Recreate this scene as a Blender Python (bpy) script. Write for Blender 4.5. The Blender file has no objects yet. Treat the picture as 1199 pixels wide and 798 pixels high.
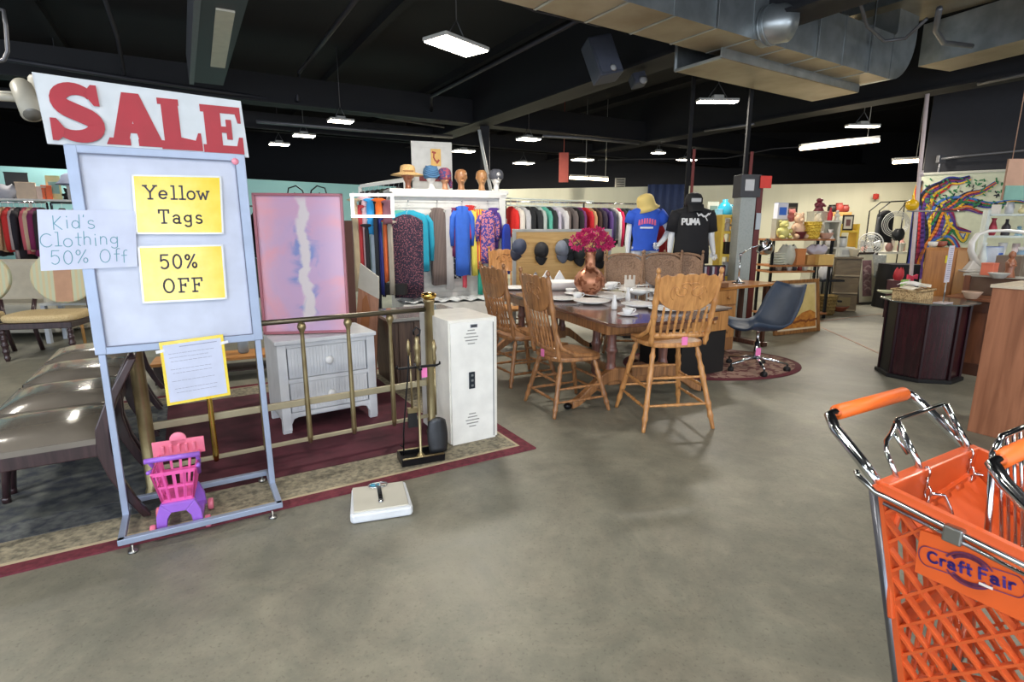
import bpy, math, random
from math import sin, cos, pi, sqrt, radians, atan, hypot
from mathutils import Vector, Matrix
random.seed(7)
scene = bpy.context.scene
COL = scene.collection
# ---------------------------------------------------------------- camera
FPX = 640.0
CAM_H = 1.45
PITCH = atan(134 / 640.0)
cam_data = bpy.data.cameras.new('camera')
cam = bpy.data.objects.new('camera', cam_data)
COL.objects.link(cam)
cam.location = (0, 0, CAM_H)
cam.rotation_euler = (pi / 2 - PITCH, 0, 0)
cam_data.sensor_width = 36
cam_data.lens = FPX / 1199 * 36
cam_data.clip_end = 200
cam_data.clip_start = 0.02
scene.camera = cam


def ray(px, py):
    x = (px - 599.5) / FPX
    y = (399 - py) / FPX
    return Vector((x, cos(PITCH) + y * sin(PITCH), -sin(PITCH) + y * cos(PITCH)))


def P(px, py, z=0.0):
    """world point at height z seen at photo position px,py"""
    r = ray(px, py)
    t = (z - CAM_H) / r.z
    return Vector((r.x * t, r.y * t, z))


def Q(px, py, Y):
    """world point at depth Y seen at photo position px,py"""
    r = ray(px, py)
    t = Y / r.y
    return Vector((r.x * t, Y, CAM_H + r.z * t))


# ---------------------------------------------------------------- materials
def lin(c):
    o = []
    for v in c:
        v = v / 255.0
        o.append(v / 12.92 if v <= 0.04045 else ((v + 0.055) / 1.055) ** 2.4)
    return (o[0], o[1], o[2], 1.0)


MATS = {}


def mat(key, c, rough=0.6, metal=0.0, kind='plain', c2=None, scale=None, emit=0.0, alpha=1.0, trans=0.0,
        bump=0.0, coat=0.0, stretch=None):
    if key in MATS:
        return MATS[key]
    m = bpy.data.materials.new(key)
    m.use_nodes = True
    nt = m.node_tree
    N = nt.nodes
    L = nt.links
    bs = N['Principled BSDF']
    bs.inputs['Roughness'].default_value = rough
    bs.inputs['Metallic'].default_value = metal
    bs.inputs['Base Color'].default_value = lin(c)
    if coat:
        bs.inputs['Coat Weight'].default_value = coat
        bs.inputs['Coat Roughness'].default_value = 0.12
    if alpha < 1:
        bs.inputs['Alpha'].default_value = alpha
    if trans:
        bs.inputs['Transmission Weight'].default_value = trans
    if emit:
        bs.inputs['Emission Color'].default_value = lin(c)
        bs.inputs['Emission Strength'].default_value = emit
    tc = N.new('ShaderNodeTexCoord')
    mp = N.new('ShaderNodeMapping')
    L.new(tc.outputs['Object'], mp.inputs['Vector'])
    if c2 is None:
        c2 = tuple(max(0, v * 0.95) for v in c)
    ra = N.new('ShaderNodeValToRGB')
    ra.color_ramp.elements[0].color = lin(c)
    ra.color_ramp.elements[1].color = lin(c2)
    no = N.new('ShaderNodeTexNoise')
    no.inputs['Scale'].default_value = scale or 9.0
    no.inputs['Detail'].default_value = 4.0
    fac = no.outputs['Fac']
    L.new(mp.outputs['Vector'], no.inputs['Vector'])
    ra.color_ramp.elements[0].position = 0.35
    ra.color_ramp.elements[1].position = 0.68
    if kind == 'wood':
        st = stretch or (14, 14, 1.2)
        mp.inputs['Scale'].default_value = st
        no.inputs['Scale'].default_value = scale or 2.6
        no.inputs['Distortion'].default_value = 0.6
    elif kind == 'check':
        vo = N.new('ShaderNodeTexVoronoi')
        vo.inputs['Scale'].default_value = scale or 40
        L.new(mp.outputs['Vector'], vo.inputs['Vector'])
        fac = vo.outputs['Distance']
        ra.color_ramp.elements[0].position = 0.15
        ra.color_ramp.elements[1].position = 0.5
    elif kind == 'cell':
        vo = N.new('ShaderNodeTexVoronoi')
        vo.inputs['Scale'].default_value = scale or 30
        L.new(mp.outputs['Vector'], vo.inputs['Vector'])
        sx = N.new('ShaderNodeSeparateColor')
        L.new(vo.outputs['Color'], sx.inputs['Color'])
        fac = sx.outputs[0]
        ra.color_ramp.interpolation = 'CONSTANT'
        ra.color_ramp.elements[0].position = 0.0
        ra.color_ramp.elements[1].position = 0.62
    elif kind == 'stripe':
        mp.inputs['Scale'].default_value = stretch or (1, 0.001, 0.001)
        wv = N.new('ShaderNodeTexWave')
        wv.inputs['Scale'].default_value = scale or 3.0
        wv.inputs['Distortion'].default_value = 0.0
        L.new(mp.outputs['Vector'], wv.inputs['Vector'])
        fac = wv.outputs['Fac']
        ra.color_ramp.elements[0].position = 0.42
        ra.color_ramp.elements[1].position = 0.58
    L.new(fac, ra.inputs['Fac'])
    L.new(ra.outputs['Color'], bs.inputs['Base Color'])
    if bump:
        bm = N.new('ShaderNodeBump')
        bm.inputs['Strength'].default_value = bump
        bm.inputs['Distance'].default_value = 0.01
        L.new(fac, bm.inputs['Height'])
        L.new(bm.outputs['Normal'], bs.inputs['Normal'])
    MATS[key] = m
    return m


def cm(c, rough=0.75, **k):
    """cloth / plain material by colour"""
    return mat('paint %d %d %d %.2f' % (c[0], c[1], c[2], rough), c, rough, **k)


# ---------------------------------------------------------------- mesh builder
class MB:
    def __init__(self, T=None):
        self.v = []
        self.f = []
        self.m = []
        self.s = []
        self.mi = 0
        self.T = T

    def add(self, vs, fs, smooth=False):
        b = len(self.v)
        if self.T is not None:
            vs = [self.T @ Vector(p) for p in vs]
        self.v.extend([tuple(p) for p in vs])
        for f in fs:
            self.f.append(tuple(b + i for i in f))
            self.m.append(self.mi)
            self.s.append(smooth)
        return self

    def box(self, c, s, rz=0.0, R=None):
        hx, hy, hz = s[0] / 2, s[1] / 2, s[2] / 2
        vs = [Vector((x * hx, y * hy, z * hz)) for z in (-1, 1) for y in (-1, 1) for x in (-1, 1)]
        if R is None and rz:
            R = Matrix.Rotation(rz, 3, 'Z')
        if R is not None:
            vs = [R @ p for p in vs]
        c = Vector(c)
        return self.add([p + c for p in vs], [(0, 2, 3, 1), (4, 5, 7, 6), (0, 1, 5, 4), (2, 6, 7, 3), (0, 4, 6, 2), (1, 3, 7, 5)])

    def tube(self, pts, r, n=8, closed=False, caps=True, flat=1.0):
        pts = [Vector(p) for p in pts]
        k = len(pts)
        rs = r if isinstance(r, (list, tuple)) else [r] * k
        vs, fs = [], []
        up = None
        for i, p in enumerate(pts):
            if closed:
                d = pts[(i + 1) % k] - pts[i - 1]
            else:
                d = pts[min(i + 1, k - 1)] - pts[max(i - 1, 0)]
            if d.length < 1e-9:
                d = Vector((0, 0, 1))
            d.normalize()
            if up is None:
                up = Vector((0, 0, 1)) if abs(d.z) < 0.9 else Vector((1, 0, 0))
            a = up.cross(d)
            if a.length < 1e-6:
                a = Vector((0, 1, 0)).cross(d)
            a.normalize()
            b = d.cross(a)
            b.normalize()
            up = b
            for j in range(n):
                t = 2 * pi * j / n
                vs.append(p + a * (cos(t) * rs[i]) + b * (sin(t) * rs[i] * flat))
        rng = k if closed else k - 1
        for i in range(rng):
            for j in range(n):
                i2 = (i + 1) % k
                fs.append((i * n + j, i * n + (j + 1) % n, i2 * n + (j + 1) % n, i2 * n + j))
        if caps and not closed:
            fs.append(tuple(range(n - 1, -1, -1)))
            fs.append(tuple((k - 1) * n + j for j in range(n)))
        return self.add(vs, fs, True)

    def bar(self, p0, p1, w, h, up=(0, 0, 1)):
        """rectangular bar from p0 to p1"""
        p0, p1 = Vector(p0), Vector(p1)
        d = (p1 - p0)
        L_ = d.length
        d.normalize()
        up = Vector(up)
        a = up.cross(d)
        if a.length < 1e-6:
            a = Vector((1, 0, 0)).cross(d)
        a.normalize()
        b = d.cross(a)
        R = Matrix((a, d, b)).transposed()
        return self.box((p0 + p1) / 2, (w, L_, h), R=R)

    def lathe(self, prof, c=(0, 0, 0), n=20, sx=1.0, sy=1.0, R=None):
        c = Vector(c)
        vs, fs = [], []
        k = len(prof)
        for (r, z) in prof:
            for j in range(n):
                t = 2 * pi * j / n
                p = Vector((r * cos(t) * sx, r * sin(t) * sy, z))
                if R is not None:
                    p = R @ p
                vs.append(p + c)
        for i in range(k - 1):
            for j in range(n):
                fs.append((i * n + j, i * n + (j + 1) % n, (i + 1) * n + (j + 1) % n, (i + 1) * n + j))
        if prof[0][0] > 1e-5:
            fs.append(tuple(range(n - 1, -1, -1)))
        if prof[-1][0] > 1e-5:
            fs.append(tuple((k - 1) * n + j for j in range(n)))
        return self.add(vs, fs, True)

    def ball(self, c, r, n=14, R=None):
        if not isinstance(r, (tuple, list)):
            r = (r, r, r)
        prof = [(max(0.0, sin(pi * i / 8)), -cos(pi * i / 8)) for i in range(9)]
        c = Vector(c)
        vs, fs = [], []
        for (a, z) in prof:
            for j in range(n):
                t = 2 * pi * j / n
                p = Vector((a * cos(t) * r[0], a * sin(t) * r[1], z * r[2]))
                if R is not None:
                    p = R @ p
                vs.append(p + c)
        for i in range(8):
            for j in range(n):
                fs.append((i * n + j, i * n + (j + 1) % n, (i + 1) * n + (j + 1) % n, (i + 1) * n + j))
        return self.add(vs, fs, True)

    def prism(self, pts, h0, h1, M=None):
        """2-D outline (x,y) extruded h0..h1 in local z, then matrix M"""
        n = len(pts)
        a = 0
        for i in range(n):
            x0, y0 = pts[i]
            x1, y1 = pts[(i + 1) % n]
            a += x0 * y1 - x1 * y0
        if a < 0:
            pts = pts[::-1]
        vs = [Vector((x, y, h0)) for x, y in pts] + [Vector((x, y, h1)) for x, y in pts]
        if M is not None:
            vs = [M @ p for p in vs]
        fs = [tuple(range(n - 1, -1, -1)), tuple(range(n, 2 * n))]
        for i in range(n):
            j = (i + 1) % n
            fs.append((i, j, n + j, n + i))
        return self.add(vs, fs)

    def grid(self, fn, nu, nv, smooth=True):
        vs = [fn(i / nu, j / nv) for j in range(nv + 1) for i in range(nu + 1)]
        fs = [(j * (nu + 1) + i, j * (nu + 1) + i + 1, (j + 1) * (nu + 1) + i + 1, (j + 1) * (nu + 1) + i)
              for j in range(nv) for i in range(nu)]
        return self.add(vs, fs, smooth)

    def loft(self, rings, caps=True, smooth=True):
        n = len(rings[0])
        vs = [p for r in rings for p in r]
        fs = []
        for i in range(len(rings) - 1):
            for j in range(n):
                fs.append((i * n + j, i * n + (j + 1) % n, (i + 1) * n + (j + 1) % n, (i + 1) * n + j))
        if caps:
            fs.append(tuple(range(n - 1, -1, -1)))
            fs.append(tuple((len(rings) - 1) * n + j for j in range(n)))
        return self.add(vs, fs, smooth)

    def ink(self, pts, w, M, lift=0.0):
        """a printed stroke: flat ribbon along 2-D points, mapped by M (x,y,z)->world"""
        for i in range(len(pts) - 1):
            a, b = Vector(pts[i]), Vector(pts[i + 1])
            d = b - a
            if d.length < 1e-6:
                continue
            d.normalize()
            nn = Vector((-d.y, d.x)) * (w / 2)
            e = d * (w * 0.35)
            q = [a - e + nn, a - e - nn, b + e - nn, b + e + nn]
            self.add([M @ Vector((p.x, p.y, lift)) for p in q], [(0, 1, 2, 3)])
        return self

    def build(self, name, mats, parent=None, bevel=0.0, solid=0.0, sub=0, loc=None, rz=0.0, kind=None):
        me = bpy.data.meshes.new(name)
        me.from_pydata(self.v, [], self.f)
        if not isinstance(mats, (list, tuple)):
            mats = [mats]
        for mm in mats:
            me.materials.append(mm)
        me.polygons.foreach_set('material_index', self.m)
        me.polygons.foreach_set('use_smooth', self.s)
        me.update()
        o = bpy.data.objects.new(name, me)
        COL.objects.link(o)
        if parent is not None:
            o.parent = parent
        if loc is not None:
            o.location = loc
        if rz:
            o.rotation_euler = (0, 0, rz)
        if solid:
            md = o.modifiers.new('solid', 'SOLIDIFY')
            md.thickness = solid
            md.offset = 0
        if bevel:
            md = o.modifiers.new('bevel', 'BEVEL')
            md.width = bevel
            md.segments = 2
            md.limit_method = 'ANGLE'
            md.angle_limit = radians(50)
        if sub:
            md = o.modifiers.new('sub', 'SUBSURF')
            md.levels = sub
            md.render_levels = sub
        if kind:
            o['kind'] = kind
        return o


def thing(name, label, cat, loc=(0, 0, 0), rz=0.0, group=None):
    o = bpy.data.objects.new(name, None)
    COL.objects.link(o)
    o.empty_display_size = 0.1
    o.location = loc
    o.rotation_euler = (0, 0, rz)
    return tag(o, label, cat, group)


def tag(o, label, cat, group=None, kind=None):
    o['label'] = label
    o['category'] = cat
    if group:
        o['group'] = group
    if kind:
        o['kind'] = kind
    return o


def struct(o):
    o['kind'] = 'structure'
    return o


def kids(o):
    return [c for c in bpy.data.objects if c.parent == o]


def copy_tree(o, label, loc, rz=0.0, parent=None):
    def rec(s, par):
        c = s.copy()
        COL.objects.link(c)
        c.parent = par
        for ch in kids(s):
            rec(ch, c)
        return c
    r = rec(o, parent)
    r.location = loc
    r.rotation_euler = (0, 0, rz)
    if label:
        r['label'] = label
    return r


def arc(cx, cy, rx, ry, a0, a1, n=10):
    return [(cx + rx * cos(radians(a0 + (a1 - a0) * i / n)), cy + ry * sin(radians(a0 + (a1 - a0) * i / n))) for i in range(n + 1)]


# stroke lettering; every glyph is (advance, [polylines]) in cap heights
GL = {
    'Y': (.8, [[(0, 1), (.35, .5), (.7, 1)], [(.35, .5), (.35, 0)], [(-.1, 1), (.14, 1)], [(.56, 1), (.8, 1)], [(.2, 0), (.5, 0)]]),
    'e': (.7, [[(.05, .33), (.55, .33)] + arc(.3, .33, .25, .3, 0, 320, 12)]),
    'l': (.5, [[(.08, 1), (.25, 1), (.25, 0)], [(.05, 0), (.45, 0)]]),
    'o': (.7, [arc(.3, .31, .26, .31, 0, 360, 14)]),
    'w': (.85, [[(0, .62), (.18, 0), (.35, .5), (.52, 0), (.7, .62)], [(-.08, .62), (.1, .62)], [(.6, .62), (.78, .62)]]),
    'T': (.8, [[(.02, .78), (.02, 1), (.66, 1), (.66, .78)], [(.34, 1), (.34, 0)], [(.18, 0), (.5, 0)]]),
    'a': (.7, [[(.08, .5)] + arc(.28, .42, .2, .2, 140, 0, 6) + [(.48, 0), (.58, 0)], arc(.28, .18, .2, .18, 30, 330, 10)]),
    'g': (.7, [arc(.28, .36, .22, .24, 0, 360, 12), [(.5, .62), (.5, -.1)] + arc(.3, -.1, .2, .16, 0, -160, 6)]),
    's': (.6, [arc(.28, .47, .18, .15, 30, 270, 7) + arc(.28, .16, .2, .16, 90, -150, 8)]),
    '5': (.75, [[(.56, 1), (.14, 1), (.1, .56)] + arc(.3, .33, .26, .33, 120, -140, 10)]),
    '0': (.75, [arc(.3, .5, .26, .5, 0, 360, 16)]),
    '%': (.9, [[(.62, 1), (.1, 0)], arc(.14, .8, .13, .18, 0, 360, 10), arc(.58, .2, .13, .18, 0, 360, 10)]),
    'O': (.85, [arc(.34, .5, .32, .5, 0, 360, 16)]),
    'F': (.8, [[(.16, 0), (.16, 1), (.66, 1), (.66, .78)], [(.16, .52), (.46, .52)], [(.46, .62), (.46, .42)], [(.02, 1), (.2, 1)], [(.02, 0), (.34, 0)]]),
    'K': (.75, [[(.1, 1), (.12, 0)], [(.55, .95), (.14, .45), (.6, 0)]]),
    'i': (.35, [[(.12, .6), (.14, 0)], [(.12, .82), (.12, .88)]]),
    'd': (.65, [arc(.27, .28, .22, .28, 0, 360, 12), [(.5, 1), (.5, 0)]]),
    "'": (.25, [[(.1, 1), (.08, .85)]]),
    'C': (.8, [arc(.42, .5, .38, .48, 50, 320, 14)]),
    't': (.45, [[(.2, .95), (.2, .08), (.32, 0)], [(.03, .62), (.4, .62)]]),
    'h': (.62, [[(.08, 1), (.08, 0)], arc(.27, .35, .19, .25, 170, 0, 7) + [(.46, 0)]]),
    'n': (.62, [[(.08, .6), (.08, 0)], arc(.27, .35, .19, .25, 170, 0, 7) + [(.46, 0)]]),
    'f': (.45, [arc(.32, .8, .14, .18, 60, 180, 5) + [(.18, 0)], [(.03, .56), (.36, .56)]]),
    'r': (.5, [[(.08, .62), (.08, 0)], arc(.3, .36, .22, .24, 170, 60, 6)]),
    'B': (.7, [[(.05, 0), (.05, 1)] + arc(.1, .76, .35, .24, 90, -90, 8), arc(.1, .26, .42, .26, 90, -90, 8) + [(.05, 0)]]),
    'P': (.8, [[(.08, 0), (.08, 1)] + arc(.3, .74, .3, .26, 90, -90, 6) + [(.08, .48)]]),
    'U': (.85, [[(.08, 1), (.08, .3)] + arc(.36, .3, .28, .3, 180, 360, 8) + [(.64, 1)]]),
    'M': (.95, [[(.05, 0), (.1, 1), (.4, .35), (.7, 1), (.76, 0)]]),
    'A': (.85, [[(0, 0), (.34, 1), (.68, 0)], [(.14, .36), (.54, .36)]]),
    ' ': (.5, []),
}
SANS = {'F': (.7, [[(.1, 0), (.1, 1), (.6, 1)], [(.1, .55), (.5, .55)]])}


def text(mb, s, h, w, M, x=0.0, y=0.0, lift=0.0, track=1.0, sans=False, jit=0.0):
    """writes s with cap height h; returns its width"""
    rnd = random.Random(len(s) * 7 + 1)
    x0 = x
    for ch in s:
        adv, pl = (SANS.get(ch) if sans and ch in SANS else GL[ch])
        jy = (rnd.random() - .5) * jit
        for q in pl:
            mb.ink([(x + a * h, y + (b + jy) * h) for a, b in q], w, M, lift)
        x += adv * h * track
    return x - x0


def tw(s, h, track=1.0, sans=False):
    return sum((SANS.get(c) if sans and c in SANS else GL[c])[0] for c in s) * h * track


# axes of the shop floor (the building is turned to the lens)
A30 = radians(30.5)
U = Vector((cos(A30), sin(A30), 0))
V = Vector((-sin(A30), cos(A30), 0))
XZ = Matrix(((1, 0, 0, 0), (0, 0, -1, 0), (0, 1, 0, 0), (0, 0, 0, 1)))  # outline (x,y)->(x,z), facing -y


def hermite_post(z0, z1, r, beads):
    """turned profile from z0 to z1"""
    prof = [(r * .8, z0)]
    n = 22
    for i in range(n + 1):
        t = i / n
        rr = r * (0.75 + 0.25 * sin(pi * t))
        for b in beads:
            rr += r * .35 * math.exp(-((t - b) / .025) ** 2)
        prof.append((rr, z0 + (z1 - z0) * t))
    return prof


def turned(mb, p0, p1, r, beads=(.2, .5, .8), n=10):
    """turned leg or spindle between two points"""
    p0, p1 = Vector(p0), Vector(p1)
    pts, rs = [], []
    N_ = 26
    for i in range(N_ + 1):
        t = i / N_
        rr = r * (0.72 + 0.28 * sin(pi * t))
        for b in beads:
            rr += r * .38 * math.exp(-((t - b) / .03) ** 2)
        pts.append(p0.lerp(p1, t))
        rs.append(rr)
    return mb.tube(pts, rs, n)


# shared materials
chrome = mat('chrome', (215, 218, 222), .12, 1.0)
steel = mat('brushed steel', (170, 172, 172), .35, 1.0)
black = mat('matte black', (22, 22, 24), .6)
blackm = mat('black metal', (30, 31, 34), .35, .6)
white = mat('white paint', (232, 232, 230), .5)
oak = mat('honey oak', (206, 150, 90), .38, kind='wood', c2=(168, 114, 64), coat=.3)
oak_d = mat('worn oak', (178, 126, 80), .4, kind='wood', c2=(128, 88, 56), coat=.3)
maho = mat('dark mahogany', (84, 46, 34), .28, kind='wood', c2=(48, 26, 22), coat=.4)
brass = mat('aged brass', (178, 164, 124), .34, .8, c2=(146, 130, 96), scale=6)
goldbr = mat('polished brass', (226, 188, 98), .2, 1.0)
pinktag = mat('pink price tag', (240, 128, 190), .6)
porc = mat('white porcelain', (246, 248, 250), .22, coat=.3)
# ================================================================ the setting
def floor_mat():
    m = bpy.data.materials.new('polished concrete')
    m.use_nodes = True
    nt = m.node_tree; N = nt.nodes; L = nt.links
    bs = N['Principled BSDF']
    tc = N.new('ShaderNodeTexCoord')
    n1 = N.new('ShaderNodeTexNoise'); n1.inputs['Scale'].default_value = .75; n1.inputs['Detail'].default_value = 7; n1.inputs['Roughness'].default_value = .62
    n1.inputs['Distortion'].default_value = .5
    n2 = N.new('ShaderNodeTexNoise'); n2.inputs['Scale'].default_value = 5.5; n2.inputs['Detail'].default_value = 9; n2.inputs['Roughness'].default_value = .7
    n3 = N.new('ShaderNodeTexNoise'); n3.inputs['Scale'].default_value = 70; n3.inputs['Detail'].default_value = 3
    for n in (n1, n2, n3):
        L.new(tc.outputs['Object'], n.inputs['Vector'])
    r1 = N.new('ShaderNodeValToRGB')
    r1.color_ramp.elements[0].position = .3; r1.color_ramp.elements[1].position = .72
    r1.color_ramp.elements[0].color = lin((120, 120, 113)); r1.color_ramp.elements[1].color = lin((172, 169, 158))
    r2 = N.new('ShaderNodeValToRGB')
    r2.color_ramp.elements[0].position = .35; r2.color_ramp.elements[1].position = .7
    r2.color_ramp.elements[0].color = lin((222, 222, 222)); r2.color_ramp.elements[1].color = lin((255, 255, 252))
    L.new(n1.outputs['Fac'], r1.inputs['Fac']); L.new(n2.outputs['Fac'], r2.inputs['Fac'])
    mx = N.new('ShaderNodeMix'); mx.data_type = 'RGBA'; mx.blend_type = 'MULTIPLY'; mx.inputs['Factor'].default_value = 1
    L.new(r1.outputs['Color'], mx.inputs[6]); L.new(r2.outputs['Color'], mx.inputs[7])
    r3 = N.new('ShaderNodeValToRGB')
    r3.color_ramp.elements[0].position = .30; r3.color_ramp.elements[1].position = .42
    r3.color_ramp.elements[0].color = lin((150, 148, 142)); r3.color_ramp.elements[1].color = lin((255, 255, 255))
    L.new(n3.outputs['Fac'], r3.inputs['Fac'])
    n4 = N.new('ShaderNodeTexNoise'); n4.inputs['Scale'].default_value = 2.1; n4.inputs['Detail'].default_value = 10; n4.inputs['Roughness'].default_value = .78; n4.inputs['Distortion'].default_value = 1.2
    L.new(tc.outputs['Object'], n4.inputs['Vector'])
    r4 = N.new('ShaderNodeValToRGB')
    r4.color_ramp.elements[0].position = .42; r4.color_ramp.elements[1].position = .66
    r4.color_ramp.elements[0].color = lin((226, 228, 222)); r4.color_ramp.elements[1].color = lin((255, 251, 242))
    L.new(n4.outputs['Fac'], r4.inputs['Fac'])
    prev = mx.outputs[2]
    for rr, fc in ((r3, .35), (r4, 1.0)):
        m2 = N.new('ShaderNodeMix'); m2.data_type = 'RGBA'; m2.blend_type = 'MULTIPLY'; m2.inputs['Factor'].default_value = fc
        L.new(prev, m2.inputs[6]); L.new(rr.outputs['Color'], m2.inputs[7]); prev = m2.outputs[2]
    L.new(prev, bs.inputs['Base Color'])
    mr = N.new('ShaderNodeMapRange'); mr.inputs[3].default_value = .34; mr.inputs[4].default_value = .58
    L.new(n2.outputs['Fac'], mr.inputs[0]); L.new(mr.outputs[0], bs.inputs['Roughness'])
    bm = N.new('ShaderNodeBump'); bm.inputs['Strength'].default_value = .12; bm.inputs['Distance'].default_value = .004
    L.new(n3.outputs['Fac'], bm.inputs['Height']); L.new(bm.outputs['Normal'], bs.inputs['Normal'])
    return m


mb = MB()
mb.grid(lambda u, v: Vector((-16 + 34 * u, -5 + 28 * v, 0)), 4, 4, False)
struct(mb.build('floor', floor_mat()))
darkwall = mat('black wall paint', (38, 38, 44), .8, scale=1.2)
ceilm = mat('black ceiling paint', (24, 24, 28), .9, scale=1.0, c2=(19, 19, 23))
beamm = mat('black steel beam', (25, 25, 30), .7, scale=1.0, c2=(21, 21, 26))
teal = mat('teal wall paint', (136, 184, 188), .7, scale=1.0, c2=(130, 178, 182))
cream = mat('cream panel wall', (214, 212, 188), .7, kind='stripe', c2=(212, 210, 186), scale=.4, stretch=(2, 2, .001))

CEIL = 4.7
mb = MB()
mb.box((1, 9, CEIL + .1), (34, 28, .2))
# shallow roof ribs
for i in range(12):
    c = Vector((0, 9, CEIL - .07)) + U * (-13 + 2.3 * i)
    mb.bar(c - V * 13, c + V * 13, .12, .14)
struct(mb.build('ceiling', ceilm))


def wallseg(name, p0, p1, z0, z1, m, th=.12):
    w = MB()
    p0 = Vector((p0[0], p0[1], 0)); p1 = Vector((p1[0], p1[1], 0))
    d = (p1 - p0); L_ = d.length; a = math.atan2(d.y, d.x)
    c = (p0 + p1) / 2
    w.box((0, 0, (z1 - z0) / 2), (L_, th, z1 - z0))
    o = w.build(name, m, loc=(c.x, c.y, z0), rz=a)
    return struct(o)


struct(wallseg('wall_left', (-14.5, 5.4), (-2.2, 16.2), 0, 2.5, teal))
wallseg('wall_back', (-2.2, 16.2), (10.4, 13.0), 0, 2.46, cream)
wallseg('wall_back_upper', (-16, 20.5), (18, 20.5), 0, CEIL, darkwall)
wallseg('wall_side_left', (-16, -5), (-16, 20.5), 0, CEIL, darkwall)
wallseg('wall_side_right', (18, -5), (18, 20.5), 0, CEIL, darkwall)
# black drop wall above the mural
dw = MB()
q = P(1086, 112, 3.6)
qd_ = Q(1088, 150, 11.3)
wallseg('wall_right', (qd_.x, 11.3), (13.5, 8.0), 2.3, CEIL, mat('charcoal drop wall', (50, 50, 55), .8))

# street front behind the viewer: wall with big shop windows
mb = MB()
for x in (-15.2, -5.6, 4.1, 14):
    mb.box((x, -5, 1.6), (1.6 if abs(x) < 12 else 4, .25, 3.2))
mb.box((1, -5, 3.95), (34, .25, 1.5)); mb.box((1, -5, .12), (34, .25, .24))
struct(mb.build('wall_front', mat('painted block', (150, 150, 148), .8)))
framem = mat('window aluminium', (90, 92, 96), .4, .7)
for i, (xa, xb) in enumerate(((-13.2, -6.4), (-4.8, 3.3), (4.9, 12.0))):
    mb = MB()
    for k in range(5):
        xx = xa + (xb - xa) * k / 4
        mb.box((xx, -5, 1.72), (.06, .1, 2.96))
    mb.box(((xa + xb) / 2, -5, 3.17), (xb - xa, .1, .06)); mb.box(((xa + xb) / 2, -5, .27), (xb - xa, .1, .06))
    struct(mb.build('window_%d' % (i + 1), framem))

# beams
def beam(name, p, q, z, h, w):
    b = MB()
    b.bar((p[0], p[1], z + h / 2), (q[0], q[1], z + h / 2), w, h)
    b.bar((p[0], p[1], z + .02), (q[0], q[1], z + .02), w + .18, .04)
    return struct(b.build(name, beamm))


bx = Vector((-.78, 12.75, 0))
pa = bx - V * 11; beam('trim_1', pa, bx + V * 4, 3.6, CEIL - 3.6, .3)
pc = P(1085, 110, 3.6)
beam('trim_2', pc - V * 9, pc + V * 11, 3.6, CEIL - 3.6, .3)
pb = P(0, 78, 3.6)
beam('trim_3', bx - U * 12, bx + U * 16, 3.62, .5, .22)
beam('trim_4', bx - U * 12 + V * 2.2, bx + U * 14 + V * 2.2, 3.5, .35, .2)

# thin pipes and conduits overhead
pipem = mat('grey conduit', (120, 120, 124), .4, .6)
dpipe = mat('black pipe', (58, 58, 64), .5, .3)


def pipe(label, pts, r=.02, m=pipem, name='ceiling_pipe', cat='pipe'):
    b = MB(); b.tube(pts, r, 8)
    return tag(b.build(name, m), label, cat)


pipe('thin light grey conduit along the lower edge of the black beam, centre', [P(553, 148, 3.66), P(784, 62, 3.66)], .022)
pipe('black sprinkler pipe running above the beam towards the duct', [P(505, 135, 3.75), P(505, 113, 3.95), P(700, 12, 3.95)], .03, dpipe)
pipe('grey conduit under the right hand beam from duct to wall', [P(825, 153, 3.58), P(883, 145, 3.58)], .03)
pipe('short grey pipe under the right hand beam near the picture edge', [P(1145, 98, 3.58), P(1199, 87, 3.58), P(1250, 78, 3.58)], .03)
pipe('long grey pipe across the back left ceiling behind the sale sign', [P(300, 142, 3.5), P(420, 152, 3.5), P(530, 160, 3.5)], .04)
pipe('pale pipe hanging diagonally in the middle distance', [P(636, 159, 3.4), P(690, 162, 3.4), P(748, 168, 3.4)], .035)
pipe('black pipe crossing the left ceiling above the sale sign', [P(0, 68, 3.7), P(150, 92, 3.7), P(330, 118, 3.7), P(520, 148, 3.7)], .035, dpipe)
pipe('sloping black pipe high on the left with vertical drop', [P(120, -10, 4.2), P(138, 45, 4.2), P(146, 92, 3.7)], .03, dpipe)
pipe('black pipe high left of the bright panel light', [P(420, -5, 4.3), P(370, 60, 4.3), P(350, 85, 4.3), P(348, 118, 3.7)], .035, dpipe)
pipe('thin grey hanging rod on the side of the black beam', [Q(630, 115, 10.5), Q(630, 57, 10.5)], .015)
pipe('wavy cable sagging along the back ceiling beside the long tube light', [P(700, 187, 3.3), P(850, 185, 3.3), P(885, 178, 3.35), P(905, 174, 3.4), P(935, 172, 3.4)], .018, dpipe, 'ceiling_cable', 'cable')
pipe('loose cable hanging below the silver duct at the top', [P(590, -4, 3.6), P(625, 12, 3.5), P(670, 22, 3.45), P(700, 30, 3.5), P(712, 28, 3.5)], .014, dpipe, 'ceiling_cable', 'cable')
pipe('thin electrical conduit bent down at the top left corner', [Q(-10, 8, 4), Q(4, 12, 4), Q(7, 30, 4), Q(9, 60, 4), Q(5, 70, 4), Q(-6, 73, 4)], .012)
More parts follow.
